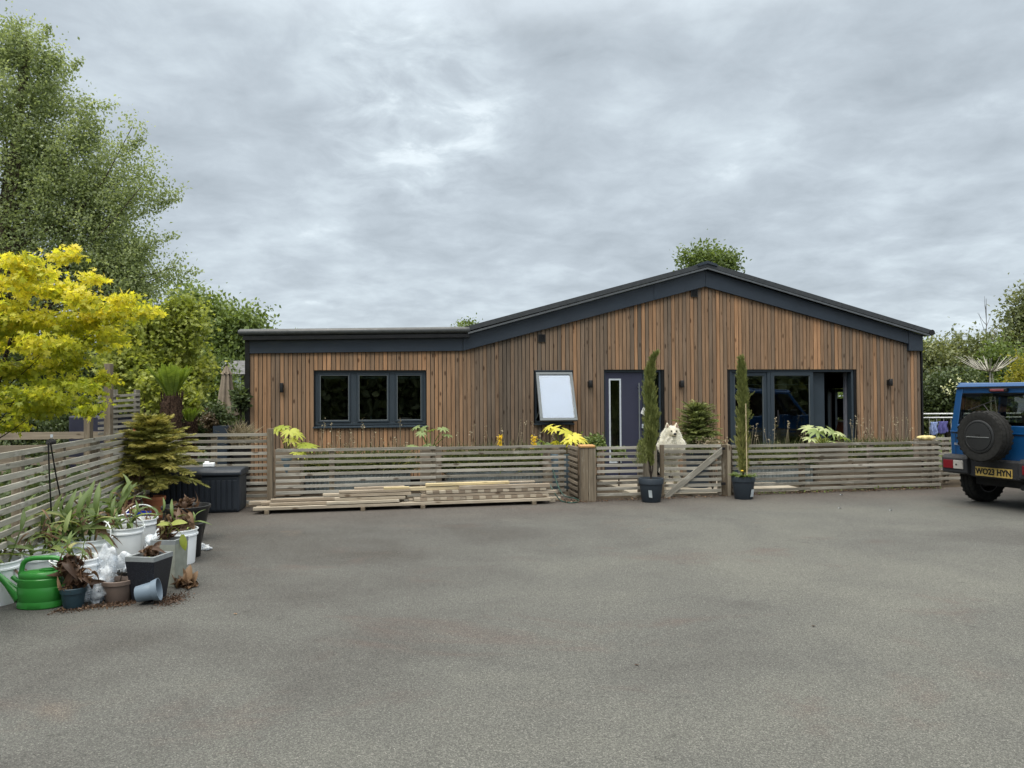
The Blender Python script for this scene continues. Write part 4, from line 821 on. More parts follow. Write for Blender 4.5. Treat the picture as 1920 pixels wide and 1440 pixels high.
for i, (u, v, Y, ru, rv, lb, mt) in enumerate(((1745, 700, 24, 36, 60, 'first hedgerow tree right of the house wall', L_HEDGE), (1790, 690, 25, 36, 52, 'second hedgerow tree right of the house, pale tipped', L_HEDGE), (1838, 695, 24, 38, 50, 'hedgerow tree behind the pale radiating stalks', L_HEDGE), (1880, 700, 23, 36, 50, 'hedgerow tree behind the car roof', L_MID))):
    tree('hedge_tree', lb, 'tree', (P(u, 760, Y).x, Y, -.05), 2.2, .09, [EL(u, v, Y, ru, rv, 1), EL(u, v+70, Y, ru*1.2, rv*.9, .9)], 150, 70, .22, .12, OV, mt, B_BARK, shell=.5, limbs=16, tb=(.15, .9), spikes=50, spike_len=.45, group='hedgerow trees right of the house')
for u, v, Y, ru, rv, lb in ((40, 775, 16.5, 70, 42, 'dark shrub filling the gap under the golden maple at the left edge'), (150, 785, 16.0, 60, 32, 'dark shrub behind the navy box'), (235, 770, 16.5, 50, 40, 'dark shrub behind the slatted screen'), (380, 800, 15.5, 45, 30, 'dark shrub low behind the small tree fern')):
    k_ = Y/FP; p_ = P(u, v, Y); tree('dark_shrub', lb, 'shrub', (p_.x, Y, -.05), .5, .03, [(p_.x, Y, p_.z, ru*k_, .6, rv*k_, 1), (p_.x, Y, .4, ru*k_, .6, .45, .8)], 110, 55, .15, .09, OV, L_DARK, B_DARK, shell=.5, limbs=8, lim_r=.012, tb=(.1, .75))
# wood behind and around: one far mass
n = 90000; uu = rng.uniform(0, 1, n)
ang_ = rng.uniform(-1.05, 1.05, n); R_ = rng.uniform(44, 52, n); hh_ = (4.1+.9*np.sin(ang_*17)+.7*np.sin(ang_*41+1)+.4*np.sin(ang_*93)); hh_ = np.where((ang_ > -.25) & (ang_ < .48), hh_*.62, hh_); hh_ = np.where(ang_ >= .48, hh_*.8, hh_)
Pp = np.column_stack([np.sin(ang_)*R_, np.cos(ang_)*R_, rng.random(n)**.7*hh_])
leaves('far_wood', Pp, rdir(n), rdir(n), rng.uniform(.16, .34, n), OV, np.clip(rng.normal(.45, .2, n), 0, 1), L_MID, None, label='far hedge and wood line beyond the gardens', cat='wood', kind='stuff')
# trees behind the photographer, mirrored in the panes
n = 46000; ang_ = rng.uniform(-1.25, 1.25, n); R_ = rng.uniform(24, 30, n); hh_ = 5.0+1.0*np.sin(ang_*9)+.8*np.sin(ang_*31)
Pp = np.column_stack([np.sin(ang_)*R_, -np.cos(ang_)*R_, rng.random(n)*hh_])
leaves('wood_behind', Pp, rdir(n), rdir(n), rng.uniform(.45, .9, n), OV, np.clip(rng.normal(.5, .2, n), 0, 1), L_HEDGE, None, label='dark line of trees across the yard behind the photographer', cat='wood', kind='stuff')
# bare sapling on the right
q = thing('bare_sapling', 'thin leafless sapling standing above the hedge on the right', 'tree', (P(1850, 700, 24).x, 24, -.05))
b0_ = P(1850, 700, 24); tp = P(1849, 560, 24); paths = [([Vector((b0_.x, 24, -.05)), Vector((b0_.x, 24, b0_.z)), Vector((tp.x, 24, tp.z))], .03, .006)]
for i in range(16):
    t_ = random.uniform(.05, .85); s_ = b0_.lerp(tp, t_); sg = random.choice((-1, 1)); paths.append((curve(s_, s_+Vector((sg*random.uniform(.3, .8)*(1.1-t_), random.uniform(-.3, .3), random.uniform(.35, .9)*(1.1-t_*.5))), -.1, 4, .04), .009, .003))
branches('trunk', B_BARK, q, paths, 5)
# dry radiating stalks
q = thing('dry_yucca', 'skeletal plant of pale stalks fanning out like umbrella ribs above the car', 'plant', (P(1855, 700, 17).x, 17, -.05))
c_ = P(1856, 697, 17); paths = [([Vector((c_.x+.02, 17, -.05)), Vector((c_.x, 17, c_.z))], .03, .02), ([Vector((c_.x+.25, 17, -.05)), Vector((c_.x+.05, 17, c_.z-.05))], .018, .012)]
for i in range(44):
    a = random.uniform(0, 2*pi); r_ = random.uniform(.35, .66); el_ = random.uniform(.22, .42); e1_ = c_+Vector((cos(a)*r_, sin(a)*r_, r_*el_+random.uniform(.0, .12)*(1 if r_ > .5 else 2)))
    m1 = c_.lerp(e1_, .5)-Vector((0, 0, .05)); paths.append(([c_, m1, e1_], .013, .006))
branches('stalks', plain('bleached_stalks', c4(.42, .40, .34), .8), q, paths, 5)
# yellow shrub right
tree('golden_shrub', 'yellow green shrub behind the right side of the car', 'shrub', (P(1925, 760, 18).x, 18, -.05), 1.3, .04, [EL(1925, 705, 18, 30, 38, 1), EL(1950, 720, 18, 40, 40, 1)], 60, 40, .12, .10, OVN, foliage('golden_shrub_leaves', [(0, c4(.14, .15, .02)), (1, c4(.42, .38, .06))], .35), B_BARK, limbs=10)
# elder-like shrub with cream blossom right of the house
sh = tree('flowering_shrub', 'dark shrub with a few cream blossoms between the house and the car', 'shrub', (P(1775, 760, 18).x, 18, -.05), 1.2, .05, [EL(1760, 745, 18, 40, 35, 1), EL(1800, 735, 18, 45, 40, 1)], 120, 60, .14, .085, OV, L_DARK, B_DARK, limbs=12, tb=(.1, .8))
bp_ = np.array([P(u, v, 17.3) for u, v in ((1786, 720), (1797, 727), (1779, 735), (1800, 712), (1770, 728), (1812, 722), (1828, 718))]); nb = 12
Pp = np.repeat(bp_, nb, 0)+rng.normal(size=(len(bp_)*nb, 3))*.045
leaves('blossom', Pp, rdir(len(Pp)), rdir(len(Pp)), .06, OV, .5, foliage('cream_petals', [(0, c4(.5, .52, .32)), (1, c4(.7, .72, .5))], .3), sh)

# distant slate roofed outbuilding
ob = thing('outbuilding', 'distant grey roofed outbuilding seen between the parasol and the house corner', 'house', (P(440, 740, 31).x, 31, 0))
x0_, x1_ = P(408, 700, 31).x, P(520, 700, 31).x; zr = P(430, 675, 31).z; ze = P(430, 703, 31).z; zg_ = P(430, 722, 31).z
q = MB(); q.prism([(0, ze), (1.6, zr), (3.2, ze), (3.1, ze-.1), (1.6, zr-.14), (.1, ze-.1)], (x0_, 30, 0), (0, 1, 0), (0, 0, 1), (x1_-x0_, 0, 0)); q.build('roof', plain('slate_roof', c4(.15, .15, .155), .8, 0, .3, .2, 6), ob)
q = MB(); q.b2(x0_+.2, x1_, 30.3, 32.8, 0, ze-.02); q.build('wall', plain('stone_wall', c4(.12, .12, .09), .9, 0, .2, .3, 3), ob)
xw = P(446, 712, 30.2).x; q = MB(); q.b2(xw-.35, xw+.1, 30.24, 30.29, P(446, 719, 30.2).z, P(446, 706, 30.2).z); q.build('window', plain('pale_window', c4(.6, .68, .75), .3), ob)

# ------------------------------------------------------------ planted garden left of the house
def tree_fern(label, u, Y, vt, vtop, wpx_, nfr, seed, lean=0.0):
    random.seed(seed); p = P(u, vt, Y); root = thing('tree_fern', label, 'tree fern', (p.x, Y, -.05)); r_ = wpx_/2*Y/FP; H_ = P(u, vtop, Y).z-p.z
    q = MB(); prof = [(r_*1.25, -.05), (r_*1.05, .3*p.z), (r_*.95, .6*p.z), (r_, p.z-.12), (r_*.75, p.z)]; q.lathe(prof, (p.x, Y, 0), 20, cap1=True)
    for i in range(170):   # old frond bases
        a = random.uniform(0, 2*pi); z_ = random.uniform(.3, p.z); rr_ = r_*random.uniform(.93, 1.02); d_ = Vector((cos(a), sin(a), 0)); b_ = Vector((p.x, Y, z_))+d_*rr_; q.tube([b_, b_+d_*.02+Vector((0, 0, .10))], [.014, .006], 5, caps=True)
    q.build('trunk', B_FERN, root)
    C, D, Nn, S, paths = [], [], [], [], []
    for i in range(nfr):
        a = 2*pi*i/nfr+random.uniform(-.2, .2); lf = H_*random.uniform(.92, 1.1); out = random.uniform(.25, .62) if i % 3 else random.uniform(.1, .3); pts = []
        for k_ in range(15):
            t = k_/14; rr_ = r_*.5+out*lf*(t**1.25); zz_ = p.z+lf*(t-.12*t*t*out*2); pts.append(Vector((p.x+cos(a)*rr_, Y+sin(a)*rr_, zz_)))
        paths.append((pts, .008, .003))
        for k_ in range(1, 15):
            for s2 in range(3):
                f_ = k_-s2/3; i0 = int(f_); pp_ = pts[i0].lerp(pts[min(i0+1, 14)], f_-i0); ax = (pts[min(i0+1, 14)]-pts[max(i0-1, 0)]).normalized(); side = ax.cross(Vector((cos(a), sin(a), .3))).normalized(); wl_ = .125*lf*sin(pi*min(.97, .12+.86*f_/14))**.8+.008
                for sg in (-1, 1): C.append(pp_); D.append(side*sg+ax*.45); Nn.append(Vector((cos(a), sin(a), .1)).normalized()); S.append(wl_)
    branches('frond_ribs', L_FERN, root, paths, 5)
    leaves('fronds', np.array(C), np.array(D), np.array(Nn), np.array(S)*1.25, T_blade(.26, 2, .1), rng.uniform(.2, .95, len(C)), L_FERN, root)
tree_fern('large tree fern with thick shaggy trunk and upright bright green fronds', 322, 13.0, 742, 683, 36, 26, 11)
tree_fern('small tree fern with short trunk standing beside the large one', 357, 13.4, 790, 764, 22, 16, 12)
random.seed(21)
# closed parasol
p = P(425, 780, 14.3); pr_ = thing('parasol', 'closed beige parasol on a pole beside the house corner', 'parasol', (p.x, 14.3, 0)); zt_ = P(424, 686, 14.3).z; zb2 = P(424, 779, 14.3).z; zc2 = P(424, 697, 14.3).z
def folded(z0, z1, r0_, r1_, nf=8, amp=.28, wob=0):
    V = []; F_ = []; sg = nf*6; nr = 14
    for j in range(nr):
        t = j/(nr-1); z_ = z0+(z1-z0)*t; r_ = r0_+(r1_-r0_)*t**.8
        for i in range(sg):
            a = 2*pi*i/sg; rr_ = r_*(1+amp*cos(nf*a+.6*sin(3*t))*(1-.4*t)); V.append((p.x+cos(a)*rr_+wob*sin(t*3), 14.3+sin(a)*rr_, z_+(.02*cos(nf*a) if j == 0 else 0)))
    for j in range(nr-1):
        for i in range(sg): F_.append((j*sg+i, j*sg+(i+1) % sg, (j+1)*sg+(i+1) % sg, (j+1)*sg+i))
    return V, F_
CL_TAUPE = plain('taupe_canvas', c4(.25, .21, .165), .95, 0, .1, .1, 8, .3)
q = MB(); q.add(*folded(zb2, zc2-.01, .185, .075)); q.build('canopy', CL_TAUPE, pr_, smooth=60)
q = MB(); q.add(*folded(zc2-.05, zt_, .10, .02)); q.build('top_cap', CL_TAUPE, pr_, smooth=60)
q = MB(); q.tube([(p.x, 14.3, 0), (p.x, 14.3, zt_+.03)], .02, 10); q.build('pole', M_BLACKP, pr_, smooth=60)
q = MB(); q.lathe([(0, 0), (.25, 0), (.25, .05), (.05, .09), (.04, .3), (0, .3)], (p.x, 14.3, .0)); q.build('base', M_BLACKP, pr_)
def shrub(label, u, v, Y, ru, rv, n_, per, leaf, mat, name='shrub', cat='shrub', tb=(.15, .8), tm=OV, csig=None, group=None):
    k_ = Y/FP; return tree(name, label, cat, (P(u, v, Y).x, Y, -.03), .3, .015, [EL(u, v, Y, ru, rv, 1)], n_, per, csig or ru*k_*.22, leaf, tm, mat, B_DARK, shell=.5, limbs=10, lim_r=.008, tb=tb, group=group, top=P(u, v, Y))
shrub('dark dense rounded shrub at the foot of the closed parasol', 408, 782, 13.2, 24, 20, 50, 40, .055, L_DARK)
shrub('drooping dark leaved shrub right of the closed parasol', 452, 752, 13.7, 11, 26, 26, 20, .13, L_DARK, tm=OVN)
shrub('brown twiggy shrub left of the closed parasol', 392, 792, 13.0, 14, 18, 26, 30, .05, foliage('brown_twig_leaves', [(0, c4(.05, .035, .022)), (1, c4(.16, .12, .07))], .2))
p = P(422, 806, 13.0); q = MB(); q.lathe([(0, .0), (.13, 0), (.17, P(422, 798, 13).z), (.155, P(422, 798, 13).z), (.14, P(422, 798, 13).z-.05), (0, P(422, 798, 13).z-.05)], (p.x, 12.9, .0), 4, R=Matrix.Rotation(radians(45), 3, 'Z')); q.build('square_planter', M_ANTH, label='tall dark square planter under the parasol shrub', cat='planter')
def grasses(name, label, cat, C, hgt, mat, tb=(0, 1), w_=.012, droop=.6, lean=.35, kind=None, n_each=1, group=None, parent=None):
    n = len(C); D = rng.normal(size=(n, 3))*lean; D[:, 2] = 1; Nn = rdir(n); Nn[:, 2] *= .2
    S = hgt*rng.uniform(.55, 1.15, n); return leaves(name, C, D, Nn, S, T_blade(1.0, 4, droop), rng.uniform(tb[0], tb[1], n), mat, parent, sx=w_/S, label=label, cat=cat, kind=kind, group=group)
p = P(452, 805, 13.0); nn_ = 260; C = np.column_stack([p.x+rng.normal(size=nn_)*.07, 13.0+rng.normal(size=nn_)*.07, np.full(nn_, .75)])
go = thing('grass_tussock', 'pale green grass tussock in a tall pot against the house corner', 'plant', (p.x, 13, 0)); q = MB(); q.lathe([(0, 0), (.13, 0), (.17, .76), (.15, .76), (0, .72)], (p.x, 13, 0), 20); q.build('pot', M_BLACKP, go, smooth=40); grasses('foliage', None, None, C, .42, L_STRAW, w_=.011, lean=.45, parent=go)
# low undergrowth seen through the left fences
n = 15000; Pp = np.column_stack([rng.uniform(-9, -5.2, n), rng.uniform(7, 16, n), rng.random(n)**2*.5]); m_ = (Pp[:, 0] < -5.14-.26*(Pp[:, 1]-10.6)-.25) | (Pp[:, 1] > 11.3)
Pp = Pp[m_]; leaves('undergrowth', Pp, rdir(len(Pp)), rdir(len(Pp)), rng.uniform(.05, .12, len(Pp)), OV, rng.random(len(Pp))*.8, L_DARK, None, label='low leafy undergrowth behind the left fences', cat='ground cover', kind='stuff')
# troughs and containers seen through the slats
M_TROUGH = plain('corrugated_zinc', c4(.17, .20, .21), .45, .4, .5, .1, 5)
def trough(label, u0, u1, off, z, dep=.55):
    """corrugated metal trough parallel to the front, off metres behind the fence line"""
    a = G(u0, 945); b = G(u1, 945)
    A_ = hw(FS(u0, 740, -off)[0], -off, 0); B_ = hw(FS(u1, 740, -off)[0], -off, 0); d = (B_-A_); ln = d.length; d.normalize(); nn = Vector((-d.y, d.x, 0)); root = thing('metal_trough', label, 'planter', A_)
    V = []; F_ = []; k = int(ln/.02)
    for i in range(k+1):
        for zz_ in (0, z): pnt = A_+d*(ln*i/k)-nn*(.008*sin(2*pi*i*.02/.07)); V.append((pnt.x, pnt.y, zz_))
    F_ = [(2*i, 2*i+2, 2*i+3, 2*i+1) for i in range(k)]; q = MB(); q.add(V, F_); q.beam(A_+nn*dep+Vector((0, 0, z/2)), B_+nn*dep+Vector((0, 0, z/2)), .02, z); q.beam(A_+nn*.02+Vector((0, 0, z/2)), A_+nn*(dep-.011)+Vector((0, 0, z/2)), .02, z); q.beam(B_+nn*.02+Vector((0, 0, z/2)), B_+nn*(dep-.011)+Vector((0, 0, z/2)), .02, z); q.beam(A_-nn*.005+Vector((0, 0, z)), B_-nn*.005+Vector((0, 0, z)), .03, .03); q.build('sides', M_TROUGH, root)
    q = MB(); q.beam(A_+nn*dep/2+Vector((0, 0, z-.08)), B_+nn*dep/2+Vector((0, 0, z-.08)), dep-.05, .05); q.build('soil', M_SOIL, root); return root, A_, B_, nn, z
for lb, u0, u1, off, z, hgt, n_ in (('grey corrugated metal trough behind the left half of the low fence', 572, 768, 1.2, .30, .5, 1500), ('grey corrugated metal trough of tall grass behind the middle of the low fence', 838, 1040, 1.2, .26, .55, 1700),
                          ('corrugated trough of silvery foliage in front of the patio door', 1408, 1522, 1.5, .30, .48, 1100), ('corrugated trough of dry grass below the right wall light', 1588, 1722, 1.3, .34, .48, 1300)):
    root, A_, B_, nn, z = trough(lb, u0, u1, off, z); t_ = rng.random(n_)[:, None]; C = np.array(A_)*(1-t_)+np.array(B_)*t_+np.array(nn)*rng.uniform(.08, .5, n_)[:, None]; C[:, 2] = z-.06
    grasses('foliage', None, None, C, hgt, L_GRS, tb=(0, .9), w_=.012, lean=.45, droop=.7, parent=root)
    # tall dry flower stalks
    paths = []; tips = []
    for i in range(22):
        t = random.random(); b_ = A_.lerp(B_, t)+nn*random.uniform(.1, .5)+Vector((0, 0, z-.05)); e_ = b_+Vector((random.uniform(-.2, .2), random.uniform(-.1, .1), random.uniform(.5, .98)-z*.3)); paths.append((curve(b_, e_, 0, 4, .02), .004, .0025)); tips.append(e_)
    branches('seed_stalks', L_STRAW, root, paths, 4); tp_ = np.repeat(np.array(tips), 7, 0)+rng.normal(size=(len(tips)*7, 3))*np.array((.012, .012, .04)); leaves('seed_heads', tp_, rdir(len(tp_)), rdir(len(tp_)), .032, OV, rng.random(len(tp_)), L_STRAW, root)
def planter_box(label, u0, u1, off, z, mat, dep=.4):
    A_ = hw(FS(u0, 740, -off)[0], -off, 0); B_ = hw(FS(u1, 740, -off)[0], -off, 0); d = (B_-A_).normalized(); nn = Vector((-d.y, d.x, 0)); q = MB(); k = max(3, int(z/.12))
    for sd__ in (0, 1):
        for i in range(k): q.beam(A_+nn*dep*sd__+Vector((0, 0, z*(i+.5)/k)), B_+nn*dep*sd__+Vector((0, 0, z*(i+.5)/k)), .025, z/k-.006)
    for e_ in (A_, B_): q.beam(e_+nn*.014+Vector((0, 0, z/2)), e_+nn*(dep-.014)+Vector((0, 0, z/2)), .03, z)
    q.beam(A_+nn*dep/2+Vector((0, 0, z-.06)), B_+nn*dep/2+Vector((0, 0, z-.06)), dep-.04, .03, tint=0); q.build('wooden_planter', mat, label=label, cat='planter', bevel=.002)
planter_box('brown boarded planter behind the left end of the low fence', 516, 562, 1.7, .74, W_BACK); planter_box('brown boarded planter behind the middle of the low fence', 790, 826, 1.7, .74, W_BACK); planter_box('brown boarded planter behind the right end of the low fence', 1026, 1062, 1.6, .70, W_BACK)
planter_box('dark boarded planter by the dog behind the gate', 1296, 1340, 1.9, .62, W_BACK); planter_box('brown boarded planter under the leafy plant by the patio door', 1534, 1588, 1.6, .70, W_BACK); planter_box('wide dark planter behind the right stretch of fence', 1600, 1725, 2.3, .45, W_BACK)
def potmesh(q, c_, r0_, r1_, h_, rim=.012, rimh=.04, seg=32, th=.006, R=None):
    q.lathe([(0, .004), (r0_*.96, 0), (r0_, .006), (r1_-rim, h_-rimh), (r1_-rim*.2, h_-rimh+.003), (r1_, h_-.004), (r1_-.003, h_), (r1_-rim, h_), (r1_-rim-th, h_-.01), (r0_-th, .02), (0, .02)], c_, seg, R=R)
def palmate(label, u, Y, zpot, lv, pot_c=None, size=.26, mat=None, name='potted_fatsia'):
    """lv: pixel positions of the big palmate leaves"""
    p0 = P(u, 800, Y); root = thing(name, label, 'plant', (p0.x, Y, 0)); st_ = Vector((p0.x, Y, zpot)); C, D, Nn, paths = [], [], [], []
    for (uu_, vv_) in lv:
        pp_ = P(uu_, vv_, Y+random.uniform(-.25, .15)); a = math.atan2(pp_.y-st_.y, pp_.x-st_.x)
        paths.append((curve(st_, pp_, .12, 6, .02), .009, .005))
        for k_ in range(1): C.append(pp_); D.append((cos(a)+random.uniform(-.3, .3), sin(a)-.3, random.uniform(-.75, -.1))); Nn.append((cos(a)*.3+random.uniform(-.35, .35), random.uniform(-.6, -.1), .9))
    if pot_c: q = MB(); potmesh(q, (p0.x, Y, 0), .15, .19, zpot, .01, .05); q.build('pot', pot_c, root, smooth=45); q = MB(); q.lathe([(0, zpot-.03), (.17, zpot-.03)], (p0.x, Y, 0)); q.build('soil', M_SOIL, root)
    branches('stems', L_MID, root, paths, 6); leaves('foliage', np.array(C), np.array(D), np.array(Nn), size*rng.uniform(.7, 1.1, len(C)), T_palm(), rng.uniform(.35, 1.0, len(C)), mat or L_FAT, root); return root
BLUEPOT = plain('slate_blue_pot', c4(.08, .12, .15), .45)
palmate('yellow green palmate plant in a blue pot beside the fence post', 540, 12.4, .62, [(530, 800), (543, 808), (520, 806), (556, 812), (568, 832), (575, 836), (560, 848), (545, 824)], BLUEPOT, .23)
fl_ = [(782, 800), (795, 803), (808, 806), (830, 803), (838, 815), (800, 834), (775, 836), (815, 838), (790, 812)]
palmate('thin wiry plant with feathery leaves under the wide window', 806, 13.0, .62, fl_, None, .15, foliage('pale_green_leaves', [(0, c4(.10, .15, .05)), (1, c4(.3, .38, .16))], .35))
palmate('large yellow leaved plant below the open window', 1052, 13.0, .6, [(1030, 800), (1042, 803), (1060, 808), (1075, 818), (1068, 826), (1088, 822), (1052, 832)], BLUEPOT, .25, foliage('yellow_palmate', [(0, c4(.3, .36, .03)), (.5, c4(.6, .58, .08)), (1, c4(.8, .7, .16))], .4))
palmate('variegated broad leaved plant in front of the open patio door', 1545, 13.6, .66, [(1520, 802), (1532, 808), (1545, 804), (1558, 808), (1572, 812), (1580, 820), (1562, 828), (1540, 824), (1520, 822)], None, .23, foliage('variegated_leaves', [(0, c4(.09, .14, .05)), (.55, c4(.25, .33, .12)), (1, c4(.6, .64, .35))], .35))
palmate('low rounded leaved plant left of the yellow leaved one', 1015, 12.9, .55, [(1008, 832), (1018, 828), (1028, 832)], None, .14, L_CAN)
shrub('green leafy bush beside the front door', 1112, 834, 13.3, 22, 16, 34, 34, .06, L_MID); shrub('low green bush in front of the tall narrow door light', 1160, 850, 13.2, 14, 12, 16, 28, .05, L_MID)
for u, v, lb in ((938, 826, 'yellow flower spike rising over the low fence'), (1001, 828, 'smaller yellow flower spike further right')):
    Y = 12.6; p = P(u, v, Y); r_ = thing('flower_spike', lb, 'flower', (p.x, Y, 0)); branches('stem', L_MID, r_, [([Vector((p.x, Y, .3)), Vector((p.x, Y, p.z+.06))], .006, .004)], 5); n = 90; C = np.column_stack([p.x+rng.normal(size=n)*.018, Y+rng.normal(size=n)*.018, rng.uniform(p.z-.10, p.z+.09, n)]); leaves('petals', C, rdir(n), rdir(n), .035, OV, rng.random(n), L_FLOW, r_)
# weeds and crumbs along the foot of the fences
def strip(name, label, cat, a, b, n, wd_, size, tm, mat, tb=(0, 1), zs=.01, up=.3):
    t_ = rng.random(n)[:, None]; C = np.array(a)*(1-t_)+np.array(b)*t_+rng.normal(size=(n, 3))*wd_; C[:, 2] = np.abs(rng.normal(size=n))*zs+.004; D = rdir(n); D[:, 2] = np.abs(D[:, 2])*up
    return leaves(name, C, D, rdir(n)+np.array((0, 0, 1.5)), size*rng.uniform(.4, 1.3, n), tm, rng.uniform(tb[0], tb[1], n), mat, None, label=label, cat=cat, kind='stuff')
strip('leaf_litter', 'small leaf litter and crumbs along the foot of the right fence', 'litter', e0, e1, 1100, .05, .028, OV, L_DEAD); strip('leaf_litter', 'leaf litter between the gate and the thick post', 'litter', d0, g1_, 700, .06, .026, OV, L_DEAD)
strip('leaf_litter', 'litter between the timber pile and the thick post', 'litter', G(1036, 938), G(1090, 942), 300, .08, .03, OV, L_DEAD)
strip('weeds', 'tiny green weeds rooted along the foot of the fence', 'weeds', e0, e1, 160, .04, .04, OV, L_MID, zs=.02, up=1)
# yellow gloves on the fence end, washing rail
p = P(1738, 822, 12.9); q = MB(); V = []; F_ = []; nu, nv = 16, 10
for j in range(nv):
    for i in range(nu): a = 2*pi*i/nu; t = pi*j/(nv-1); V.append((p.x+cos(a)*.15*sin(t)**.7*(1+.2*sin(5*a)), p.y+.06*sin(a)*sin(t)**.7, .80+.04*cos(t)+.012*sin(7*a)*sin(t)+.03))
for j in range(nv-1):
    for i in range(nu): F_.append((j*nu+i, j*nu+(i+1) % nu, (j+1)*nu+(i+1) % nu, (j+1)*nu+i))
q.add(V, F_); q.build('work_gloves', plain('yellow_leather', c4(.62, .52, .24), .85), smooth=80, label='pale yellow gloves draped on the right end of the fence', cat='gloves')
YR = 17.0; ra = P(1732, 776, YR); rb = P(1800, 774, YR); rl = thing('rail', 'white metal washing rail right of the house', 'rail', (ra.x, YR, 0))
q = MB()
for dz_ in (0, -.085): q.tube([(ra.x-.3, YR, ra.z+dz_), (rb.x+3, YR, ra.z+dz_)], .016, 8)
q.build('bars', plain('white_paint_metal', c4(.75, .77, .78), .4), rl, smooth=60)
q = MB()
for i in range(26): x = ra.x-.2+i*.16; q.tube([(x, YR, .0), (x, YR, ra.z-.085)], .006, 5)
q.build('uprights', plain('grey_wire', c4(.4, .41, .4), .5), rl)
def cloth(label, u0, u1, v0, v1, Y, col):
    a = P(u0, v0, Y); b = P(u1, v1, Y); V = []; F_ = []; n1_, n2_ = 14, 10
    for j in range(n2_):
        for i in range(n1_): t = i/(n1_-1); s2 = j/(n2_-1); V.append((a.x+(b.x-a.x)*t+.01*sin(9*s2+t), Y-.03+.025*sin(t*14+s2*2)*(.4+s2), a.z+(b.z-a.z)*s2*(1+.08*sin(5*t))))
    for j in range(n2_-1):
        for i in range(n1_-1): F_.append((j*n1_+i, j*n1_+i+1, (j+1)*n1_+i+1, (j+1)*n1_+i))
    q = MB(); q.add(V, F_); o = q.build('hanging_cloth', plain(label.split()[0]+'_cloth', col, .9), smooth=80, label=label, cat='laundry'); m_ = o.modifiers.new('thick', 'SOLIDIFY'); m_.thickness = .004
cloth('pale blue cloth hanging on the washing rail', 1743, 1757, 791, 815, YR, c4(.28, .36, .62)); cloth('violet blue cloth hanging on the washing rail next to the car', 1758, 1776, 790, 812, YR, c4(.10, .10, .30))
# ------------------------------------------------------------ potted conifers
M_WHITEP = plain('white_bucket_plastic', c4(.88, .92, .95), .38, 0, .45, .03, 3)
M_DPOT = plain('dark_slate_pot', c4(.026, .036, .048), .55, 0, .35, .06, 6)
M_LABEL = plain('sticker', c4(.42, .47, .5), .5)
M_TERRA = plain('terracotta', c4(.42, .155, .075), .8, 0, .2, .12, 8)
M_BROWNP = plain('taupe_pot', c4(.165, .125, .105), .6, 0, .3, .06, 8)
def cypress(label, u, vb, vtop, rpot, hpot, prof, seed, brown=.0, stake=False, lean=0.0, gapz=.2):
    """prof: [(height fraction, half width, sideways shift)] of the foliage column"""
    random.seed(seed); r = np.random.default_rng(seed); b = G(u, vb); Y = b.y+rpot; bx = b.x*(Y/b.y); root = thing('potted_cypress', label, 'potted tree', (bx, Y, 0))
    q = MB(); potmesh(q, (bx, Y, 0), rpot*.74, rpot, hpot, .014, .085, 40); pot = q.build('pot', M_DPOT, root, smooth=40)
    q = MB(); q.lathe([(0, hpot-.03), (rpot-.02, hpot-.035)], (bx, Y, 0), 24); q.build('soil', M_SOIL, root)
    zt = P(u, vtop, Y).z; H_ = zt-hpot; n = 3500; t = r.random(n); t = gapz*.5+(1-gapz*.5)*t; hs, ws, xs_ = zip(*prof)
    w_ = np.interp(t, hs, ws); sx_ = np.interp(t, hs, xs_); a = r.uniform(0, 2*pi, n); rr = np.sqrt(r.random(n))*w_*.8*(1+.26*np.sin(t*31+a*2)+.2*np.sin(t*67+a*3))*np.where(r.random(n) > .90, 1.6, 1)
    C = np.column_stack([bx+sx_+np.cos(a)*rr, Y+np.sin(a)*rr, hpot+t*H_]); D = np.column_stack([np.cos(a)*.38, np.sin(a)*.38, np.full(n, 1.0)])+r.normal(size=(n, 3))*.22
    tn_ = np.clip(.25+.5*r.random(n)+.2*(rr/np.maximum(w_, .01)-.5)+.06*np.sin(t*40+a), 0, .82); tn_ = np.where(r.random(n) < brown*np.clip(1.6-2.4*t, 0, 1), .95, tn_)
    leaves('foliage', C, D, r.normal(size=(n, 3)), .07*r.uniform(.6, 1.3, n), T_spray(6, .34, .11, .3), tn_, L_CYP, root)
    paths = [([Vector((bx+np.interp(s_, hs, xs_), Y, hpot-.03+s_*H_)) for s_ in np.linspace(0, .97, 12)], .012, .003)]
    for i in range(8): a_ = random.uniform(0, 6.28); paths.append(([Vector((bx, Y, hpot-.02)), Vector((bx+cos(a_)*.03, Y+sin(a_)*.03, hpot+.12)), Vector((bx+cos(a_)*.06, Y+sin(a_)*.05, hpot+.4*H_))], .006, .003))
    branches('stem', B_DARK, root, paths, 6)
    if stake: q = MB(); q.tube([(bx+.03, Y-.09, hpot-.04), (bx+.02, Y-.1, hpot+.62*H_)], .007, 8); q.build('cane', plain('bamboo_cane', c4(.55, .45, .28), .6), root)
    return root, bx, Y
ra1 = P(1221, 900, 11.3)
rt, bx, Y = cypress('tall slim green cypress in a dark pot left of the gate, its tip bent right', 1221, 944, 664, .185, .35, [(0, .012, 0), (.1, .022, .0), (.2, .05, -.02), (.34, .10, .0), (.5, .112, .02), (.62, .085, -.01), (.78, .072, -.015), (.88, .045, .01), (.95, .022, .05), (1, .01, .11)], 3)
q = MB(); lx = bx-.03; q.add([(lx-.03, Y-.158, .085), (lx+.02, Y-.158, .075), (lx+.01, Y-.172, .185), (lx-.04, Y-.172, .19)], [(0, 1, 2, 3)]); 
q.build('sticker', M_LABEL, rt)
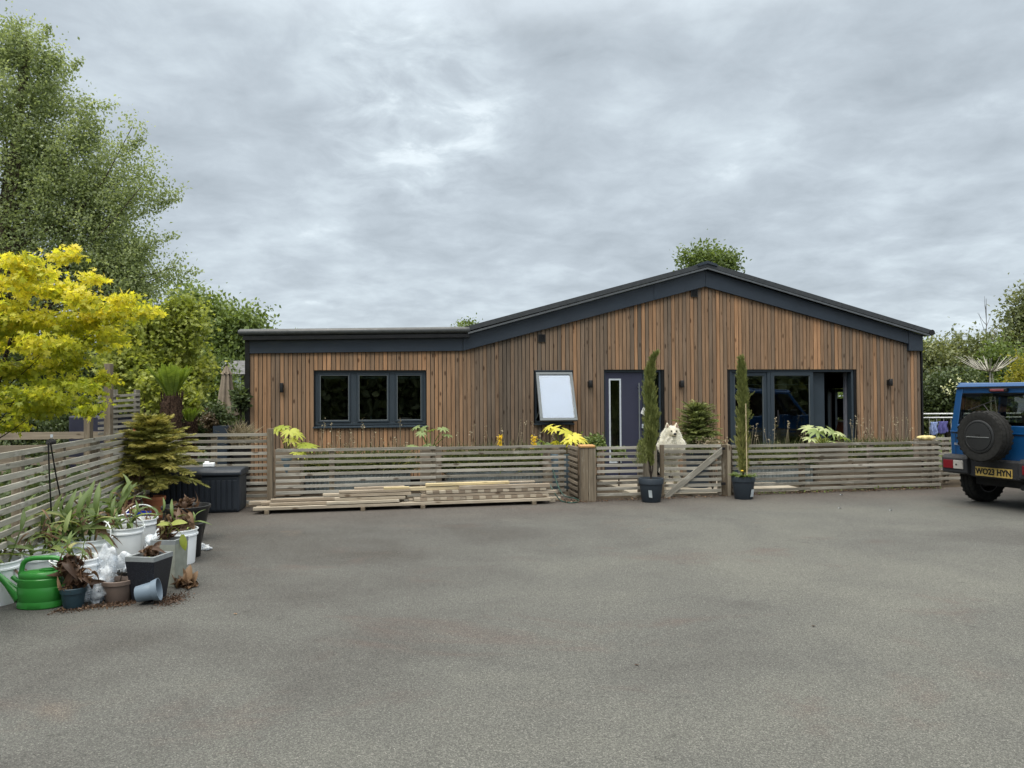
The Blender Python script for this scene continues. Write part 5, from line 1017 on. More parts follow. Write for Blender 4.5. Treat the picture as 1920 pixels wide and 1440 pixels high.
# thin side sprig near the base of the left cypress
n = 420; tt_ = rng.random(n); C = np.column_stack([bx-.13+rng.normal(size=n)*.035*(1.2-tt_*.4), Y+rng.normal(size=n)*.04, .55+tt_*.32]); leaves('side_sprig', C, np.column_stack([rng.normal(size=n)*.3, rng.normal(size=n)*.3, np.ones(n)]), rdir(n), .06, T_spray(6, .34, .1, .3), rng.uniform(.3, .8, n), L_CYP, rt)
rt, bx, Y = cypress('slim cypress in a dark pot right of the gate, browning low down, tied to cane', 1394, 938, 674, .178, .345, [(0, .03, 0), (.1, .055, .0), (.25, .078, -.01), (.45, .074, .0), (.62, .078, .01), (.8, .06, -.005), (.92, .05, -.005), (1, .015, -.01)], 5, brown=.75, stake=True, gapz=.05)
q = MB(); lx = bx+.085; q.add([(lx-.02, Y-.128, .04), (lx+.03, Y-.112, .045), (lx+.035, Y-.138, .16), (lx-.01, Y-.152, .155)], [(0, 1, 2, 3)]); q.build('sticker', M_LABEL, rt)
n = 110; a = rng.uniform(0, 2*pi, n); C = np.column_stack([bx+np.cos(a)*.13*np.sqrt(rng.random(n)), Y+np.sin(a)*.13, np.full(n, .325)]); D = np.column_stack([np.cos(a), np.sin(a), rng.uniform(.6, 1.6, n)])
leaves('weeds', C, D, np.tile((0, 0, 1.0), (n, 1))+rng.normal(size=(n, 3))*.2, .13*rng.uniform(.6, 1.2, n), T_blade(.2, 3, .5), rng.uniform(.2, .8, n), L_MID, rt)
q = MB(); q.lathe([(0, 0), (.02, .004), (.014, .014), (0, .016)], (bx-.06, Y-.15, .43), 12); q.build('dandelion_flower', L_FLOW, rt)

def conifer(label, x, Y, z0, H_, R_, ntier, needle, nlen, seed, root, spray=.09, dens=1.0, blob=.0, side=0, base=None, pw=.8):
    """whorls of drooping, twiggy branches"""
    random.seed(seed); r = np.random.default_rng(seed); C, D, Nn, S, T_, paths = [], [], [], [], [], []
    paths.append(([Vector((x, Y, base if base is not None else z0-.1)), Vector((x, Y, z0+H_*.5)), Vector((x+.01, Y, z0+H_*.97))], .022, .005))
    for i in range(ntier):
        t = i/(ntier-1); z = z0+H_*(t**.92); rad = R_*(1-t)**pw*(1 if t > .12 else .8)+.05
        nb = max(4, int((11-5*t)*dens)); a0 = random.uniform(0, 6)
        for k in range(nb):
            a = a0+2*pi*k/nb+random.uniform(-.3, .3); L_ = rad*random.uniform(.62, 1.2)*(1+side*cos(a)); up = .25+.75*t+random.uniform(-.12, .22); tone = random.uniform(.1, .8)
            pts = [Vector((x+cos(a)*L_*s_, Y+sin(a)*L_*s_, z+L_*(up*s_-(.30-.1*t)*s_*s_*1.3))) for s_ in np.linspace(0, 1, 7)]; paths.append((pts, .008, .003))
            nsp = max(3, int(L_/.035))
            for j in range(nsp):
                f_ = (j+.7)/nsp*6; i0 = min(int(f_), 5); p_ = pts[i0].lerp(pts[i0+1], f_-i0); ax = (pts[i0+1]-pts[i0]).normalized(); sd__ = ax.cross(Vector((0, 0, 1))).normalized(); wl = spray*(1.6-1.0*(j/nsp))*random.uniform(.7, 1.2)
                for sg in (-1, 1, 0):
                    dv_ = (sd__*sg*.85+ax*.6+Vector((0, 0, random.uniform(-.2, .15)))).normalized() if sg else ax+Vector((0, 0, .1)); sub = max(1, int(wl/.045)) if sg else 1
                    for s3 in range(sub):
                        C.append(p_+dv_*(wl*s3/sub)); D.append(dv_+Vector((random.gauss(0, .12), random.gauss(0, .12), random.gauss(0, .1)))); Nn.append((random.gauss(0, .35), random.gauss(0, .35), 1)); S.append(nlen*random.uniform(.8, 1.2)); T_.append(min(1, max(0, tone*.7+.25*j/nsp+random.uniform(-.12, .12)+.12*s3/sub)))
    leaves('foliage', np.array(C), np.array(D), np.array(Nn), np.array(S), T_spray(9, .42, .09, .3), np.array(T_), needle, root); 
    leaves('foliage', np.array(C), np.array(D), rdir(len(C)), np.array(S)*.95, T_spray(8, .40, .09, .5), np.array(T_)*.9, needle, root) if blob else None
    branches('branches', B_DARK, root, paths, 5)
# spruce in terracotta pot
b = G(290, 979); Y = b.y+.14; bx = P(289, 900, Y).x; sp = thing('potted_spruce', 'bushy yellow tinged spruce in a terracotta pot in the fence corner', 'potted tree', (bx, Y, 0))
q = MB(); potmesh(q, (bx, Y, 0), .095, .14, .31, .012, .05, 36); q.build('pot', M_TERRA, sp, smooth=40); q = MB(); q.lathe([(0, .28), (.12, .275)], (bx, Y, 0)); q.build('soil', M_SOIL, sp)
conifer('', P(284, 900, Y).x, Y, .50, P(284, 790, Y).z-.50, .66, 13, L_SPR, .062, 8, sp, spray=.12, dens=1.45, blob=1, base=.25)
n = 260; p = P(246, 893, 9.6); C = np.column_stack([p.x+rng.normal(size=n)*.10, 9.75+rng.normal(size=n)*.12, p.z+rng.normal(size=n)*.08]); leaves('dead_foliage', C, rdir(n)+np.array((0, 0, -.3)), rdir(n), .08, T_spray(8, .4, .09, .4), rng.uniform(.1, .6, n), L_DEAD, sp)
# bush behind the gate
Y = 13.0; p = P(1308, 830, Y); sb_ = thing('potted_spruce', 'small dense green spruce bush standing right of the white dog', 'potted tree', (p.x, Y, 0))
q = MB(); potmesh(q, (p.x, Y, 0), .17, .21, .62, .012, .05); q.build('pot', M_DPOT, sb_, smooth=40)
conifer('', p.x, Y, .66, P(1308, 764, Y).z-.66, .37, 15, L_SPRG, .05, 9, sb_, spray=.09, dens=1.6, blob=1, pw=.42)
n = 150; p2 = P(1335, 826, 12.6); C = np.column_stack([p2.x+rng.normal(size=n)*.12, 12.6+rng.normal(size=n)*.06, p2.z-.02+rng.normal(size=n)*.03]); ht = thing('dried_hydrangea', 'dried papery flower heads below the small spruce bush', 'plant', (p2.x, 12.6, 0)); leaves('dry_heads', C, rdir(n), rdir(n), .045, OV, rng.random(n), L_STRAW, ht); branches('stems', B_DARK, ht, [(curve((p2.x, 12.6, .01), tuple(C[i]), 0, 4, .02), .004, .002) for i in range(12)], 4)

# ------------------------------------------------------------ storage box on the yard
sa = G(352, 962); sbp = G(451, 961); xw0 = sbp.x-1.22; Yb = sbp.y; BM = Matrix.Translation((sbp.x, Yb, 0)) @ Matrix.Rotation(radians(9), 4, 'Z')
M_BOX = plain('charcoal_resin', c4(.020, .026, .036), .5, 0, .35, .05, 5)
bx_o = thing('storage_box', 'long charcoal plastic garden storage box with rounded lid beside the fence post', 'storage box', BM @ Vector((-.6, 0, 0)), radians(9)); zb = .50
q = MB(BM); q.b2(-1.18, -.02, .02, .58, .0, zb); q.build('body', M_BOX, bx_o, bevel=.03)
q = MB(BM)
for i in range(15): q.b2(-1.12+i*.073, -1.12+i*.073+.05, .006, .0195, .04, zb-.06)
q.build('front_panelling', M_BOX, bx_o, bevel=.004)
q = MB(BM); q.prism([(-.015, .002), (-.015, .05), (.02, .085), (.3, .10), (.58, .085), (.62, .05), (.62, .002)], (-1.21, 0, zb), (0, 1, 0), (0, 0, 1), (1.22, 0, 0)); q.build('lid', M_BOX, bx_o, bevel=.02)
q = MB(BM); q.b2(-.68, -.50, -.022, .0, zb-.02, zb+.035); q.build('lid_grip', M_BLACKP, bx_o, bevel=.006)
p = P(392, 878, Yb+.25); q = MB(); q.box((p.x, Yb+.25, zb+.098+.035), (.15, .10, .055), rz=.2); q.box((p.x-.03, Yb+.25, zb+.098+.072), (.06, .06, .02), rz=.2); q.build('white_tub', M_WHITEP, bevel=.012, label='small white plastic tub on the lid of the charcoal storage box', cat='tub')
# ------------------------------------------------------------ containers in the left foreground
def bucket(label, u, Y, h_=.325, r1_=.165, handle=None, tilt=0, plant=None, group='white buckets of lilies', soilz=.05):
    c_ = P(u, 900, Y); x = c_.x; root = thing('bucket', label, 'bucket', (x, Y, 0), 0, group)
    q = MB(); q.lathe([(0, .003), (r1_*.84, 0), (r1_*.86, .01), (r1_*.95, h_-.06), (r1_+.004, h_-.058), (r1_+.004, h_-.045), (r1_*.97, h_-.043), (r1_*.98, h_-.012), (r1_+.006, h_-.01), (r1_+.006, h_), (r1_-.004, h_), (r1_*.93, h_-.03), (r1_*.82, .03), (0, .03)], (x, Y, 0), 44); q.build('pail', M_WHITEP, root, smooth=40)
    q = MB(); q.lathe([(0, h_-soilz), (r1_*.92, h_-soilz)], (x, Y, 0), 30); q.build('soil', M_SOIL, root)
    if handle is not None:
        a0, el_ = handle; pts = []
        for i in range(17):
            t = pi*i/16; v = Vector((cos(t)*(r1_+.008), sin(t)*(r1_+.035), 0)); v = Matrix.Rotation(el_, 3, 'X') @ v; v = Matrix.Rotation(a0, 3, 'Z') @ v; pts.append(v+Vector((x, Y, h_-.03)))
        q = MB(); q.tube(pts, .0065, 7, flat=.8); q.build('handle', M_WHITEP, root, smooth=60)
    return root, x, Y, h_
def lilies(root, x, Y, z, n, ln, spread, seed, mat=L_CAN, w_=.17, dead=4, up=1.0, bias=(0, 0)):
    """ginger-lily shoots: stems with long alternate leaves, some withered"""
    r = np.random.default_rng(seed); random.seed(seed); paths = []; C, D, Nn, S, T_ = [], [], [], [], []
    for i in range(n):
        a = r.uniform(0, 2*pi); b_ = Vector((x+cos(a)*spread*.5*r.random(), Y+sin(a)*spread*.5*r.random(), z)); hs = ln*r.uniform(.45, 1.0); e_ = b_+Vector((cos(a)*spread*r.uniform(.2, .9)+bias[0], sin(a)*spread*r.uniform(.1, .6)+bias[1], hs*.75)); pts = curve(b_, e_, 0, 5, .02); paths.append((pts, .008, .004)); nl = r.integers(2, 5)
        for k in range(nl):
            f_ = (.25+.75*k/nl)*4; i0 = int(min(f_, 3)); p_ = pts[i0].lerp(pts[i0+1], f_-i0); la = a+pi*(k % 2)+r.normal()*.7; C.append(p_); el_ = r.uniform(.5, 2.6)*up; D.append((cos(la), sin(la), el_)); Nn.append((-cos(la)+r.normal()*.4, -sin(la)+r.normal()*.4-.3, .6)); S.append(ln*r.uniform(.42, .85)); T_.append(np.clip(r.normal(.5, .3), .0, 1))
        C.append(pts[-1]); D.append((cos(a)*.3, sin(a)*.3, 1.3)); Nn.append((r.normal(), -1, .3)); S.append(ln*r.uniform(.4, .65)); T_.append(r.uniform(.3, .7))
    branches('stems', mat, root, paths, 6)
    leaves('foliage', np.array(C), np.array(D), np.array(Nn), np.array(S), T_blade(w_*1.12, 6, .8, .5), np.array(T_), mat, root)
    if dead:
        m_ = int(dead*1.7); a = r.uniform(0, 2*pi, m_); C = np.column_stack([x+np.cos(a)*spread*.3, Y+np.sin(a)*spread*.3, np.full(m_, z+ln*.35)+r.normal(size=m_)*.08]); D = np.column_stack([np.cos(a), np.sin(a), r.uniform(-.9, .5, m_)]); leaves('withered_leaves', C, D, np.column_stack([r.normal(size=m_)*.6, r.normal(size=m_)*.6, np.ones(m_)]), ln*.5*r.uniform(.6, 1.1, m_), T_blade(.15, 6, 1.1, .9), r.uniform(.45, 1, m_), L_DEAD, root)
def canna(name='foliage'): pass
lst = [('white bucket at the left edge behind the green watering can', -6, 5.92, (.5, .5), dict(n=6, ln=.42, spread=.16)),
       ('white bucket of upright leaves behind the watering can handle', 70, 6.25, (-.3, .05), dict(n=6, ln=.36, spread=.18)),
       ('white bucket just left of the bubble wrap and behind the brown dead plant', 148, 6.02, (1.8, .1), dict(n=3, ln=.3, spread=.15)),
       ('white bucket deeper in the row close to the left fence', 28, 6.75, (.2, 1.0), dict(n=9, ln=.45, spread=.22)),
       ('white bucket in the middle of the row with its handle raised', 112, 6.75, (-.4, .9), dict(n=6, ln=.48, spread=.24)),
       ('white bucket with the tallest green leaves', 172, 6.85, (-.2, 1.0), dict(n=7, ln=.50, spread=.24)),
       ('white bucket behind the black square planter, leaf drooping over its side', 234, 7.45, (.4, .7), dict(n=5, ln=.36, spread=.16)),
       ('white bucket farthest back in front of the blue crate', 262, 7.95, (.3, .9), dict(n=2, ln=.30, spread=.2)),
       ('white bucket at the right end of the group with a withered plant', 334, 7.32, None, None)]
BK = []
for i, (lb, u, Y, hd_, pk) in enumerate(lst):
    root, x, Yy, hh = bucket(lb, u, Y, handle=hd_, r1_=.165 if i < 8 else .175); BK.append((root, x, Yy, hh))
    if pk: lilies(root, x, Yy, hh-.05, pk['n'], pk['ln']*.86, pk['spread']*1.15, 40+i, dead=9, up=.75)
# more shoots: bring the mass up against the fence
for k, (u, Y, z) in enumerate(((150, 7.5, .25), (196, 8.0, .22), (95, 7.1, .2))):
    c_ = P(u, 900, Y); root = thing('potted_lily', ('black pot of tall lily leaves behind the middle buckets', 'black pot of lily leaves nearest the spruce', 'black pot of lily leaves against the left fence')[k], 'plant', (c_.x, Y, 0)); q = MB(); potmesh(q, (c_.x, Y, 0), .12, .16, z, .01, .04); q.build('pot', M_BLACKP, root, smooth=40)
    lilies(root, c_.x, Y, z-.04, 5, .50, .26, 70+k, dead=12, up=.7)
# withered things
def crumple(name, label, cat, c_, rx, ry, rz_, mat, n=70, size=.1, seed=1, parent=None, tb=(0, 1), tm=None, sxy=1.0):
    r = np.random.default_rng(seed); d_ = norm(r.normal(size=(n, 3))); C = np.array(c_)+d_*np.array((rx, ry, rz_))*(r.random((n, 1))**.4); D = norm(r.normal(size=(n, 3)))+np.array((0, 0, -.5))
    return leaves(name, C, D, d_+r.normal(size=(n, 3))*.4, size*r.uniform(.5, 1.2, n), tm or T_blade(.5, 5, 1.3, 1.2), r.uniform(tb[0], tb[1], n), mat, parent, label=label, cat=cat)
root, x, Y, hh = BK[8]
crumple('withered_leaves', None, None, (x-.02, Y, hh+.06), .15, .13, .10, L_DEAD, 60, .12, 4, root, tb=(.2, .9)); lilies(root, x+.03, Y, hh-.05, 4, .26, .14, 90, dead=0)
# green can
gm = plain('green_plastic', c4(.028, .215, .032), .32, 0, .5, .03, 2)
wc = P(75, 1000, 5.80); cx_, cy_ = wc.x, 5.80; can = thing('watering_can', 'bright green plastic watering can with looped top handle', 'watering can', (cx_, cy_, 0), radians(6)); CM = TM[can]
q = MB(CM); q.lathe([(0, .0), (.148, .0), (.158, .008), (.158, .045), (.154, .052), (.154, .056), (.157, .060), (.157, .150), (.151, .156), (.151, .162), (.154, .168), (.152, .215), (.143, .221), (.143, .226), (.147, .232), (.143, .252), (.125, .268), (.07, .276), (.0, .278)], (0, 0, 0), 56, sx=1, sy=.62); q.build('body', gm, can, smooth=38)
q = MB(CM); q.tube(smoothpts([Vector(p_) for p_ in ((-.125, 0, .215), (-.128, 0, .275), (-.112, 0, .335), (-.06, 0, .362), (.04, 0, .366), (.115, 0, .362), (.16, 0, .335), (.19, 0, .26), (.185, 0, .18), (.145, 0, .11))], 5), [.024]*5+[.018]*35+[.02]*5+[.024], 12); q.build('handle', gm, can, smooth=60)
q = MB(CM); q.tube([Vector(p_) for p_ in ((-.13, 0, .08), (-.17, 0, .115), (-.22, 0, .17), (-.27, 0, .225), (-.36, 0, .30))], [.058, .042, .028, .022, .017], 14); q.build('spout', gm, can, smooth=60)
q = MB(CM); q.tube([Vector((-.14, -.01, .19)), Vector((-.19, -.01, .235))], [.015, .017], 12); q.build('side_stub', gm, can, smooth=60)
q = MB(CM); q.lathe([(.044, .268), (.052, .277), (.05, .284), (.04, .282), (.036, .262), (0, .262)], (.055, -.0, 0), 28, sx=1.15, sy=.9); q.build('filler_rim', gm, can, smooth=60)
# dead plant in small pot
sp_ = G(139, 1144); Yp = sp_.y+.07; xp = P(138, 1100, Yp).x; dp_ = thing('dead_potted_plant', 'small slate pot holding a shrivelled dark brown plant, right of the watering can', 'potted plant', (xp, Yp, 0))
q = MB(); potmesh(q, (xp, Yp, 0), .067, .093, .155, .011, .042, 36); q.build('pot', plain('petrol_blue_pot', c4(.018, .045, .062), .5), dp_, smooth=40); q = MB(); q.lathe([(0, .135), (.078, .13)], (xp, Yp, 0)); q.build('soil', M_SOIL, dp_)
crumple('withered_leaves', None, None, (xp-.03, Yp, .315), .085, .07, .075, L_DEAD, 55, .10, 6, dp_, tb=(0, .55)); crumple('withered_leaves', None, None, (xp+.07, Yp, .225), .075, .06, .065, L_DEAD, 50, .085, 7, dp_, tb=(.05, .85)); crumple('withered_leaves', None, None, (xp-.02, Yp-.05, .165), .05, .03, .02, L_DEAD, 12, .06, 8, dp_, tb=(.85, 1))
branches('stems', B_DARK, dp_, [(curve((xp+.01, Yp, .12), (xp+dx_, Yp, dz_), 0, 6, .04), .006, .004) for dx_, dz_ in ((-.04, .33), (.01, .39), (.06, .26), (.10, .2))], 6)
# bubble wrap
def clump(q, c_, rx, ry, rz_, seed, amp=.35, nu=72, nv=40):
    """a crushed ball of sheet: sharp creases running over a soft lump"""
    rs_ = random.Random(seed); dirs = [(Vector((rs_.gauss(0, 1), rs_.gauss(0, 1), rs_.gauss(0, 1))).normalized(), rs_.uniform(1.6, 4.2), rs_.uniform(0, 6)) for _ in range(8)]; V = []; F_ = []
    for j in range(nv):
        for i in range(nu):
            a = 2*pi*i/nu; t = pi*j/(nv-1); d_ = Vector((cos(a)*sin(t), sin(a)*sin(t), cos(t))); n_ = 0
            for dr, fr, ph in dirs: n_ += (abs(sin(d_.dot(dr)*fr+ph))-.6)*(2.2/fr)
            m_ = 1+amp*n_; V.append((c_[0]+d_.x*rx*m_, c_[1]+d_.y*ry*m_, max(.002, c_[2]+d_.z*rz_*m_)))
    for j in range(nv-1):
        for i in range(nu): F_.append((j*nu+i, j*nu+(i+1) % nu, (j+1)*nu+(i+1) % nu, (j+1)*nu+i))
    q.add(V, F_)
bwm = Mat('bubble_wrap'); o_ = bwm.obj(); vr = bwm.n('ShaderNodeTexVoronoi', {0: o_, 'Scale': 85.0}).outputs['Distance']; fz = bwm.noise(o_, 14, 5, .7)
bwm.set(c4(.70, .74, .78), .40, 0, .35); bwm.bump(bwm.mth('ADD', bwm.mth('MULTIPLY', vr, -.8), fz), .35, .006)
tpb = bwm.n('ShaderNodeBsdfTransparent', {0: c4(.9, .93, .96)}); mxb = bwm.n('ShaderNodeMixShader', {0: bwm.mr(fz, .36, .62, .2, .75), 1: tpb.outputs[0], 2: bwm.b.outputs[0]}); bwm.L.new(mxb.outputs[0], bwm.o.inputs[0]); M_BUB = bwm.m
c_ = P(200, 1075, 6.0); c2_ = P(232, 1065, 6.15); c3_ = P(268, 1020, 6.6)
for (cc_, rx, ry, rz_, sd_, am, lb) in (((c_.x-.01, 6.02, .17), .085, .07, .17, 3, .5, 'crumpled upright twist of clear bubble wrap left of the black square planter'), ((c_.x-.05, 5.92, .075), .08, .06, .08, 4, .5, 'bubble wrap trailing on the ground behind the small dead plant'), ((c2_.x+.01, 6.22, .20), .09, .07, .08, 5, .5, 'bubble wrap wad pressed against the black square planter'), ((c3_.x+.05, 6.75, .30), .075, .07, .075, 15, .5, 'bubble wrap wad stuffed behind the two square planters')):
    q = MB(); clump(q, cc_, rx, ry, rz_, sd_, am); q.build('bubble_wrap', M_BUB, smooth=35, label=lb, cat='packaging', group='bubble wrap among the pots')
# brown bowl pot
bp = G(221, 1132); Yp = bp.y+.1; xp = P(222, 1100, Yp).x; bo = thing('bowl_pot', 'low taupe brown plastic bowl pot with one dead stem', 'pot', (xp, Yp, 0)); q = MB(); potmesh(q, (xp, Yp, 0), .092, .125, .165, .012, .035, 36); q.build('pot', M_BROWNP, bo, smooth=40); q = MB(); q.lathe([(0, .135), (.108, .13)], (xp, Yp, 0)); q.build('soil', M_SOIL, bo)
branches('dead_stem', B_DARK, bo, [(curve((xp+.01, Yp, .13), (xp+.02, Yp+.02, .22), 0, 4, .02), .005, .003), (curve((xp+.02, Yp, .2), (xp+.07, Yp, .225), 0, 4, .02), .003, .002), (curve((xp+.02, Yp, .2), (xp-.04, Yp, .215), 0, 4, .02), .003, .002)], 5)
# a second black pot glimpsed behind the bowl
xp2 = P(238, 1080, 6.12).x; q = MB(); potmesh(q, (xp2, 6.18, 0), .08, .10, .19, .01, .03, 28); q.build('black_pot', M_BLACKP, smooth=40, label='small black pot half hidden behind the brown bowl pot', cat='pot')
# square planters
def square_planter(label, u, Y, top, bot, h_, rz, mat, rimmat, name='square_planter'):
    c_ = P(u, 1080, Y); root = thing(name, label, 'planter', (c_.x, Y, 0), rz); Mx = TM[root]; q = MB(Mx); t, b_ = top/2, bot/2; V = []
    for r_, z in ((b_, 0), (t, h_-.035), (t, h_), (t-.026, h_), (t-.030, h_-.05)): V += [(-r_, -r_, z), (r_, -r_, z), (r_, r_, z), (-r_, r_, z)]
    F_ = [(3, 2, 1, 0)]
    for k in range(1): F_ += [(k*4+i, k*4+(i+1) % 4, k*4+4+(i+1) % 4, k*4+4+i) for i in range(4)]
    q.add(V, F_); q.build('sides', mat, root, bevel=.004)
    q = MB(Mx); V2 = V[4:]; q.add(V2, [(k*4+i, k*4+(i+1) % 4, k*4+4+(i+1) % 4, k*4+4+i) for k in range(3) for i in range(4)]); q.build('rim', rimmat, root)
    q = MB(Mx); q.poly([(-t+.03, -t+.03, h_-.05), (t-.03, -t+.03, h_-.05), (t-.03, t-.03, h_-.05), (-t+.03, t-.03, h_-.05)]); q.build('soil', M_SOIL, root); return root, c_.x, Y
spk = Mat('black_speckled'); v_ = spk.n('ShaderNodeTexVoronoi', {0: spk.obj(), 'Scale': 330.0}); sc_ = spk.n('ShaderNodeSeparateColor', {0: v_.outputs['Color']}).outputs[0]; spk.set(spk.ramp(sc_, [(0, c4(.006, .007, .012)), (.86, c4(.011, .013, .02)), (.93, c4(.03, .036, .045)), (1, c4(.05, .056, .065))]), .35, 0, .45)
M_GREYR = plain('grey_planter_rim', c4(.20, .22, .23), .5, 0, .4, .1, 20)
rq, x, Y = square_planter('tapered black speckled square planter with a grey rim', 280, 6.02, .245, .175, .345, radians(-9), spk.m, M_GREYR)
crumple('withered_leaves', None, None, (x-.01, Y+.02, .36), .06, .06, .05, L_DEAD, 26, .08, 11, rq, tb=(.2, .9)); crumple('young_leaves', None, None, (x+.03, Y-.06, .335), .07, .03, .01, L_LIME, 6, .045, 12, rq, tb=(.4, .9), tm=OV)
rq, x, Y = square_planter('plain pale grey green square planter behind the black one', 318, 6.48, .215, .19, .385, radians(-5), plain('sage_grey_planter', c4(.25, .27, .235), .6, 0, .3, .12, 9), M_GREYR)
crumple('withered_leaves', None, None, (x-.04, Y, .44), .05, .05, .07, L_DEAD, 24, .09, 13, rq, tb=(.05, .7)); branches('cut_stem', plain('pale_stem', c4(.40, .38, .16), .7), rq, [([Vector((x-.06, Y, .36)), Vector((x-.055, Y, .45)), Vector((x-.062, Y, .53))], .022, .017)], 8)
lvs = [((.02, .50), (.9, -.3, .45), .15), ((.02, .50), (-.5, -.5, .3), .11), ((.12, .42), (.4, -.6, -1.3), .14)]
leaves('green_leaves', np.array([(x+a_[0], Y-.03, a_[1]) for a_, _, _ in lvs]), np.array([d_ for _, d_, _ in lvs]), np.array([(0, -.6, .8)]*3), np.array([s_ for _, _, s_ in lvs]), T_blade(.42, 6, .4, .3), np.array((.75, .7, .45)), L_LIME, rq)
branches('thin_stems', L_LIME, rq, [(curve((x-.03, Y, .36), (x+.02, Y-.03, .50), .3, 6, .03), .004, .003), (curve((x-.03, Y, .38), (x+.13, Y-.06, .42), .9, 8, .02), .003, .002)], 5)
# black pots
def simple_pot(label, u, Y, r0_, r1_, h_, mat, name='black_pot', dead=None, rimh=.035, lbcat='pot'):
    x_ = P(u, 1000, Y).x; root = thing(name, label, lbcat, (x_, Y, 0)); q = MB(); potmesh(q, (x_, Y, 0), r0_, r1_, h_, .014, rimh, 44); q.build('pot', mat, root, smooth=40); q = MB(); q.lathe([(0, h_-.05), (r1_-.025, h_-.055)], (x_, Y, 0), 30); q.build('soil', M_SOIL, root)
    if dead: crumple('withered_leaves', None, None, (x_+dead[0], Y, h_+.01), dead[1], dead[1]*.8, dead[2], L_DEAD, dead[3], .09, 17, root, tb=(.05, .75))
    return root, x_, Y
simple_pot('large black pot at the back right with a dark withered plant', 349, 8.45, .165, .255, .39, M_BLACKP, dead=(0, .13, .09, 60))
simple_pot('narrow black pot hidden behind the rightmost white bucket', 356, 7.62, .10, .135, .33, M_BLACKP)
simple_pot('dark pot behind the rightmost white bucket, half under withered leaves', 326, 7.8, .11, .14, .31, M_BLACKP, dead=(.0, .08, .06, 24))
# tipped pot: lies with its mouth to the right
tp_ = P(279, 1100, 5.86); R = Matrix.Rotation(radians(12), 3, 'Z') @ Matrix.Rotation(radians(79), 3, 'Y'); tpo = thing('tipped_pot', 'small dented blue grey pot lying on its side with mouth to the right', 'pot', (tp_.x, 5.86, 0)); q = MB(); c_ = Vector((tp_.x-.085, 5.84, .078))
q.lathe([(0, .002), (.055, 0), (.06, .006), (.068, .115), (.074, .117), (.083, .155), (.086, .165), (.080, .165), (.068, .12), (.055, .012), (0, .012)], c_, 40, R=R); o = q.build('pot', plain('blue_grey_pot', c4(.15, .20, .255), .5, 0, .4, .05), tpo, smooth=40)
for v_ in o.data.vertices:   # the dent
    w_ = v_.co; dd_ = (Vector((w_.x+.01, 0, w_.z-.085))).length
    if w_.y < -.03: w_.y += .022*max(0, 1-dd_/.035)
# spilled soil, dead leaves, scraps
n = 900; p = G(318, 1128); C = np.column_stack([p.x+rng.normal(size=n)*.055, p.y+.03+rng.normal(size=n)*.09, np.abs(rng.normal(size=n))*.004+.002]); leaves('spilled_soil', C, rdir(n), rdir(n)+np.array((0, 0, 1)), .016*rng.uniform(.4, 1.4, n), OV, rng.random(n)*.5, L_DEAD, None, label='spilled crumbs of soil beside the tipped pot', cat='soil', kind='stuff')
n = 1500; t_ = rng.random(n); pa_, pb2 = G(95, 1150), G(245, 1135); C = np.column_stack([pa_.x+(pb2.x-pa_.x)*t_, pa_.y+(pb2.y-pa_.y)*t_+rng.normal(size=n)*.05+.06, np.abs(rng.normal(size=n))*.003+.002]); leaves('spilled_soil', C, rdir(n), rdir(n)+np.array((0, 0, 1)), .015*rng.uniform(.3, 1.5, n), OV, rng.random(n)**1.5*.9, L_DEAD, None, label='scattered soil and bits along the front of the pots', cat='soil', kind='stuff')
p = G(345, 1104); dl_ = thing('dead_leaf_clump', 'curled dry brown leaves lying on the asphalt right of the grey planter', 'dead leaves', (p.x, p.y+.05, 0)); crumple('leaves', None, None, (p.x, p.y+.06, .05), .075, .06, .035, L_DEAD, 34, .11, 21, dl_, tb=(.2, .9))
leaves('standing_leaf', np.array([(p.x+.02, p.y+.05, .02), (p.x+.04, p.y+.06, .02)]), np.array([(-.05, .1, 1), (.25, .1, .8)]), np.array([(0, -1, .1)]*2), np.array((.17, .12)), T_blade(.45, 6, .2, .8), np.array((.9, .8)), L_DEAD, dl_)
c_ = P(385, 1012, 7.95); q = MB(); clump(q, (c_.x, 7.95, .025), .06, .05, .025, 9, .4, 28, 14); q.build('plastic_scrap', M_BUB, smooth=80, label='crumpled clear plastic scrap on the ground beside the large black pot', cat='packaging')
# blue crate and watch-can by the spruce
p = P(258, 960, 9.1); bc = thing('blue_crate', 'small bright blue plastic crate left of the terracotta pot', 'crate', (p.x, 9.1, 0), .15); Mx = TM[bc]; mb_ = plain('bright_blue_plastic', c4(.012, .045, .52), .4); q = MB(Mx)
zt_ = .22; zb3 = .0; w_ = .115
V = []
for r_, z in ((w_*.86, 0), (w_, zt_), (w_-.008, zt_), (w_*.8, .02)): V += [(-r_, -r_*.8, z), (r_, -r_*.8, z), (r_, r_*.8, z), (-r_, r_*.8, z)]
q.add(V, [(3, 2, 1, 0)]+[(k*4+i, k*4+(i+1) % 4, k*4+4+(i+1) % 4, k*4+4+i) for k in range(3) for i in range(4)]+[(12, 13, 14, 15)]); q.build('tub', mb_, bc)
q = MB(Mx); rect_ = [(-w_-.008, -w_*.8-.008), (w_+.008, -w_*.8-.008), (w_+.008, w_*.8+.008), (-w_-.008, w_*.8+.008)]
for i in range(4): a_, b_ = rect_[i], rect_[(i+1) % 4]; q.beam((a_[0], a_[1], zt_-.01), (b_[0], b_[1], zt_-.01), .01, .022)
q.build('rim', mb_, bc)
simple_pot('dark red pot in the shade under the spruce', 240, 9.5, .10, .14, .30, plain('dark_red_pot', c4(.10, .02, .018), .5), name='red_pot')
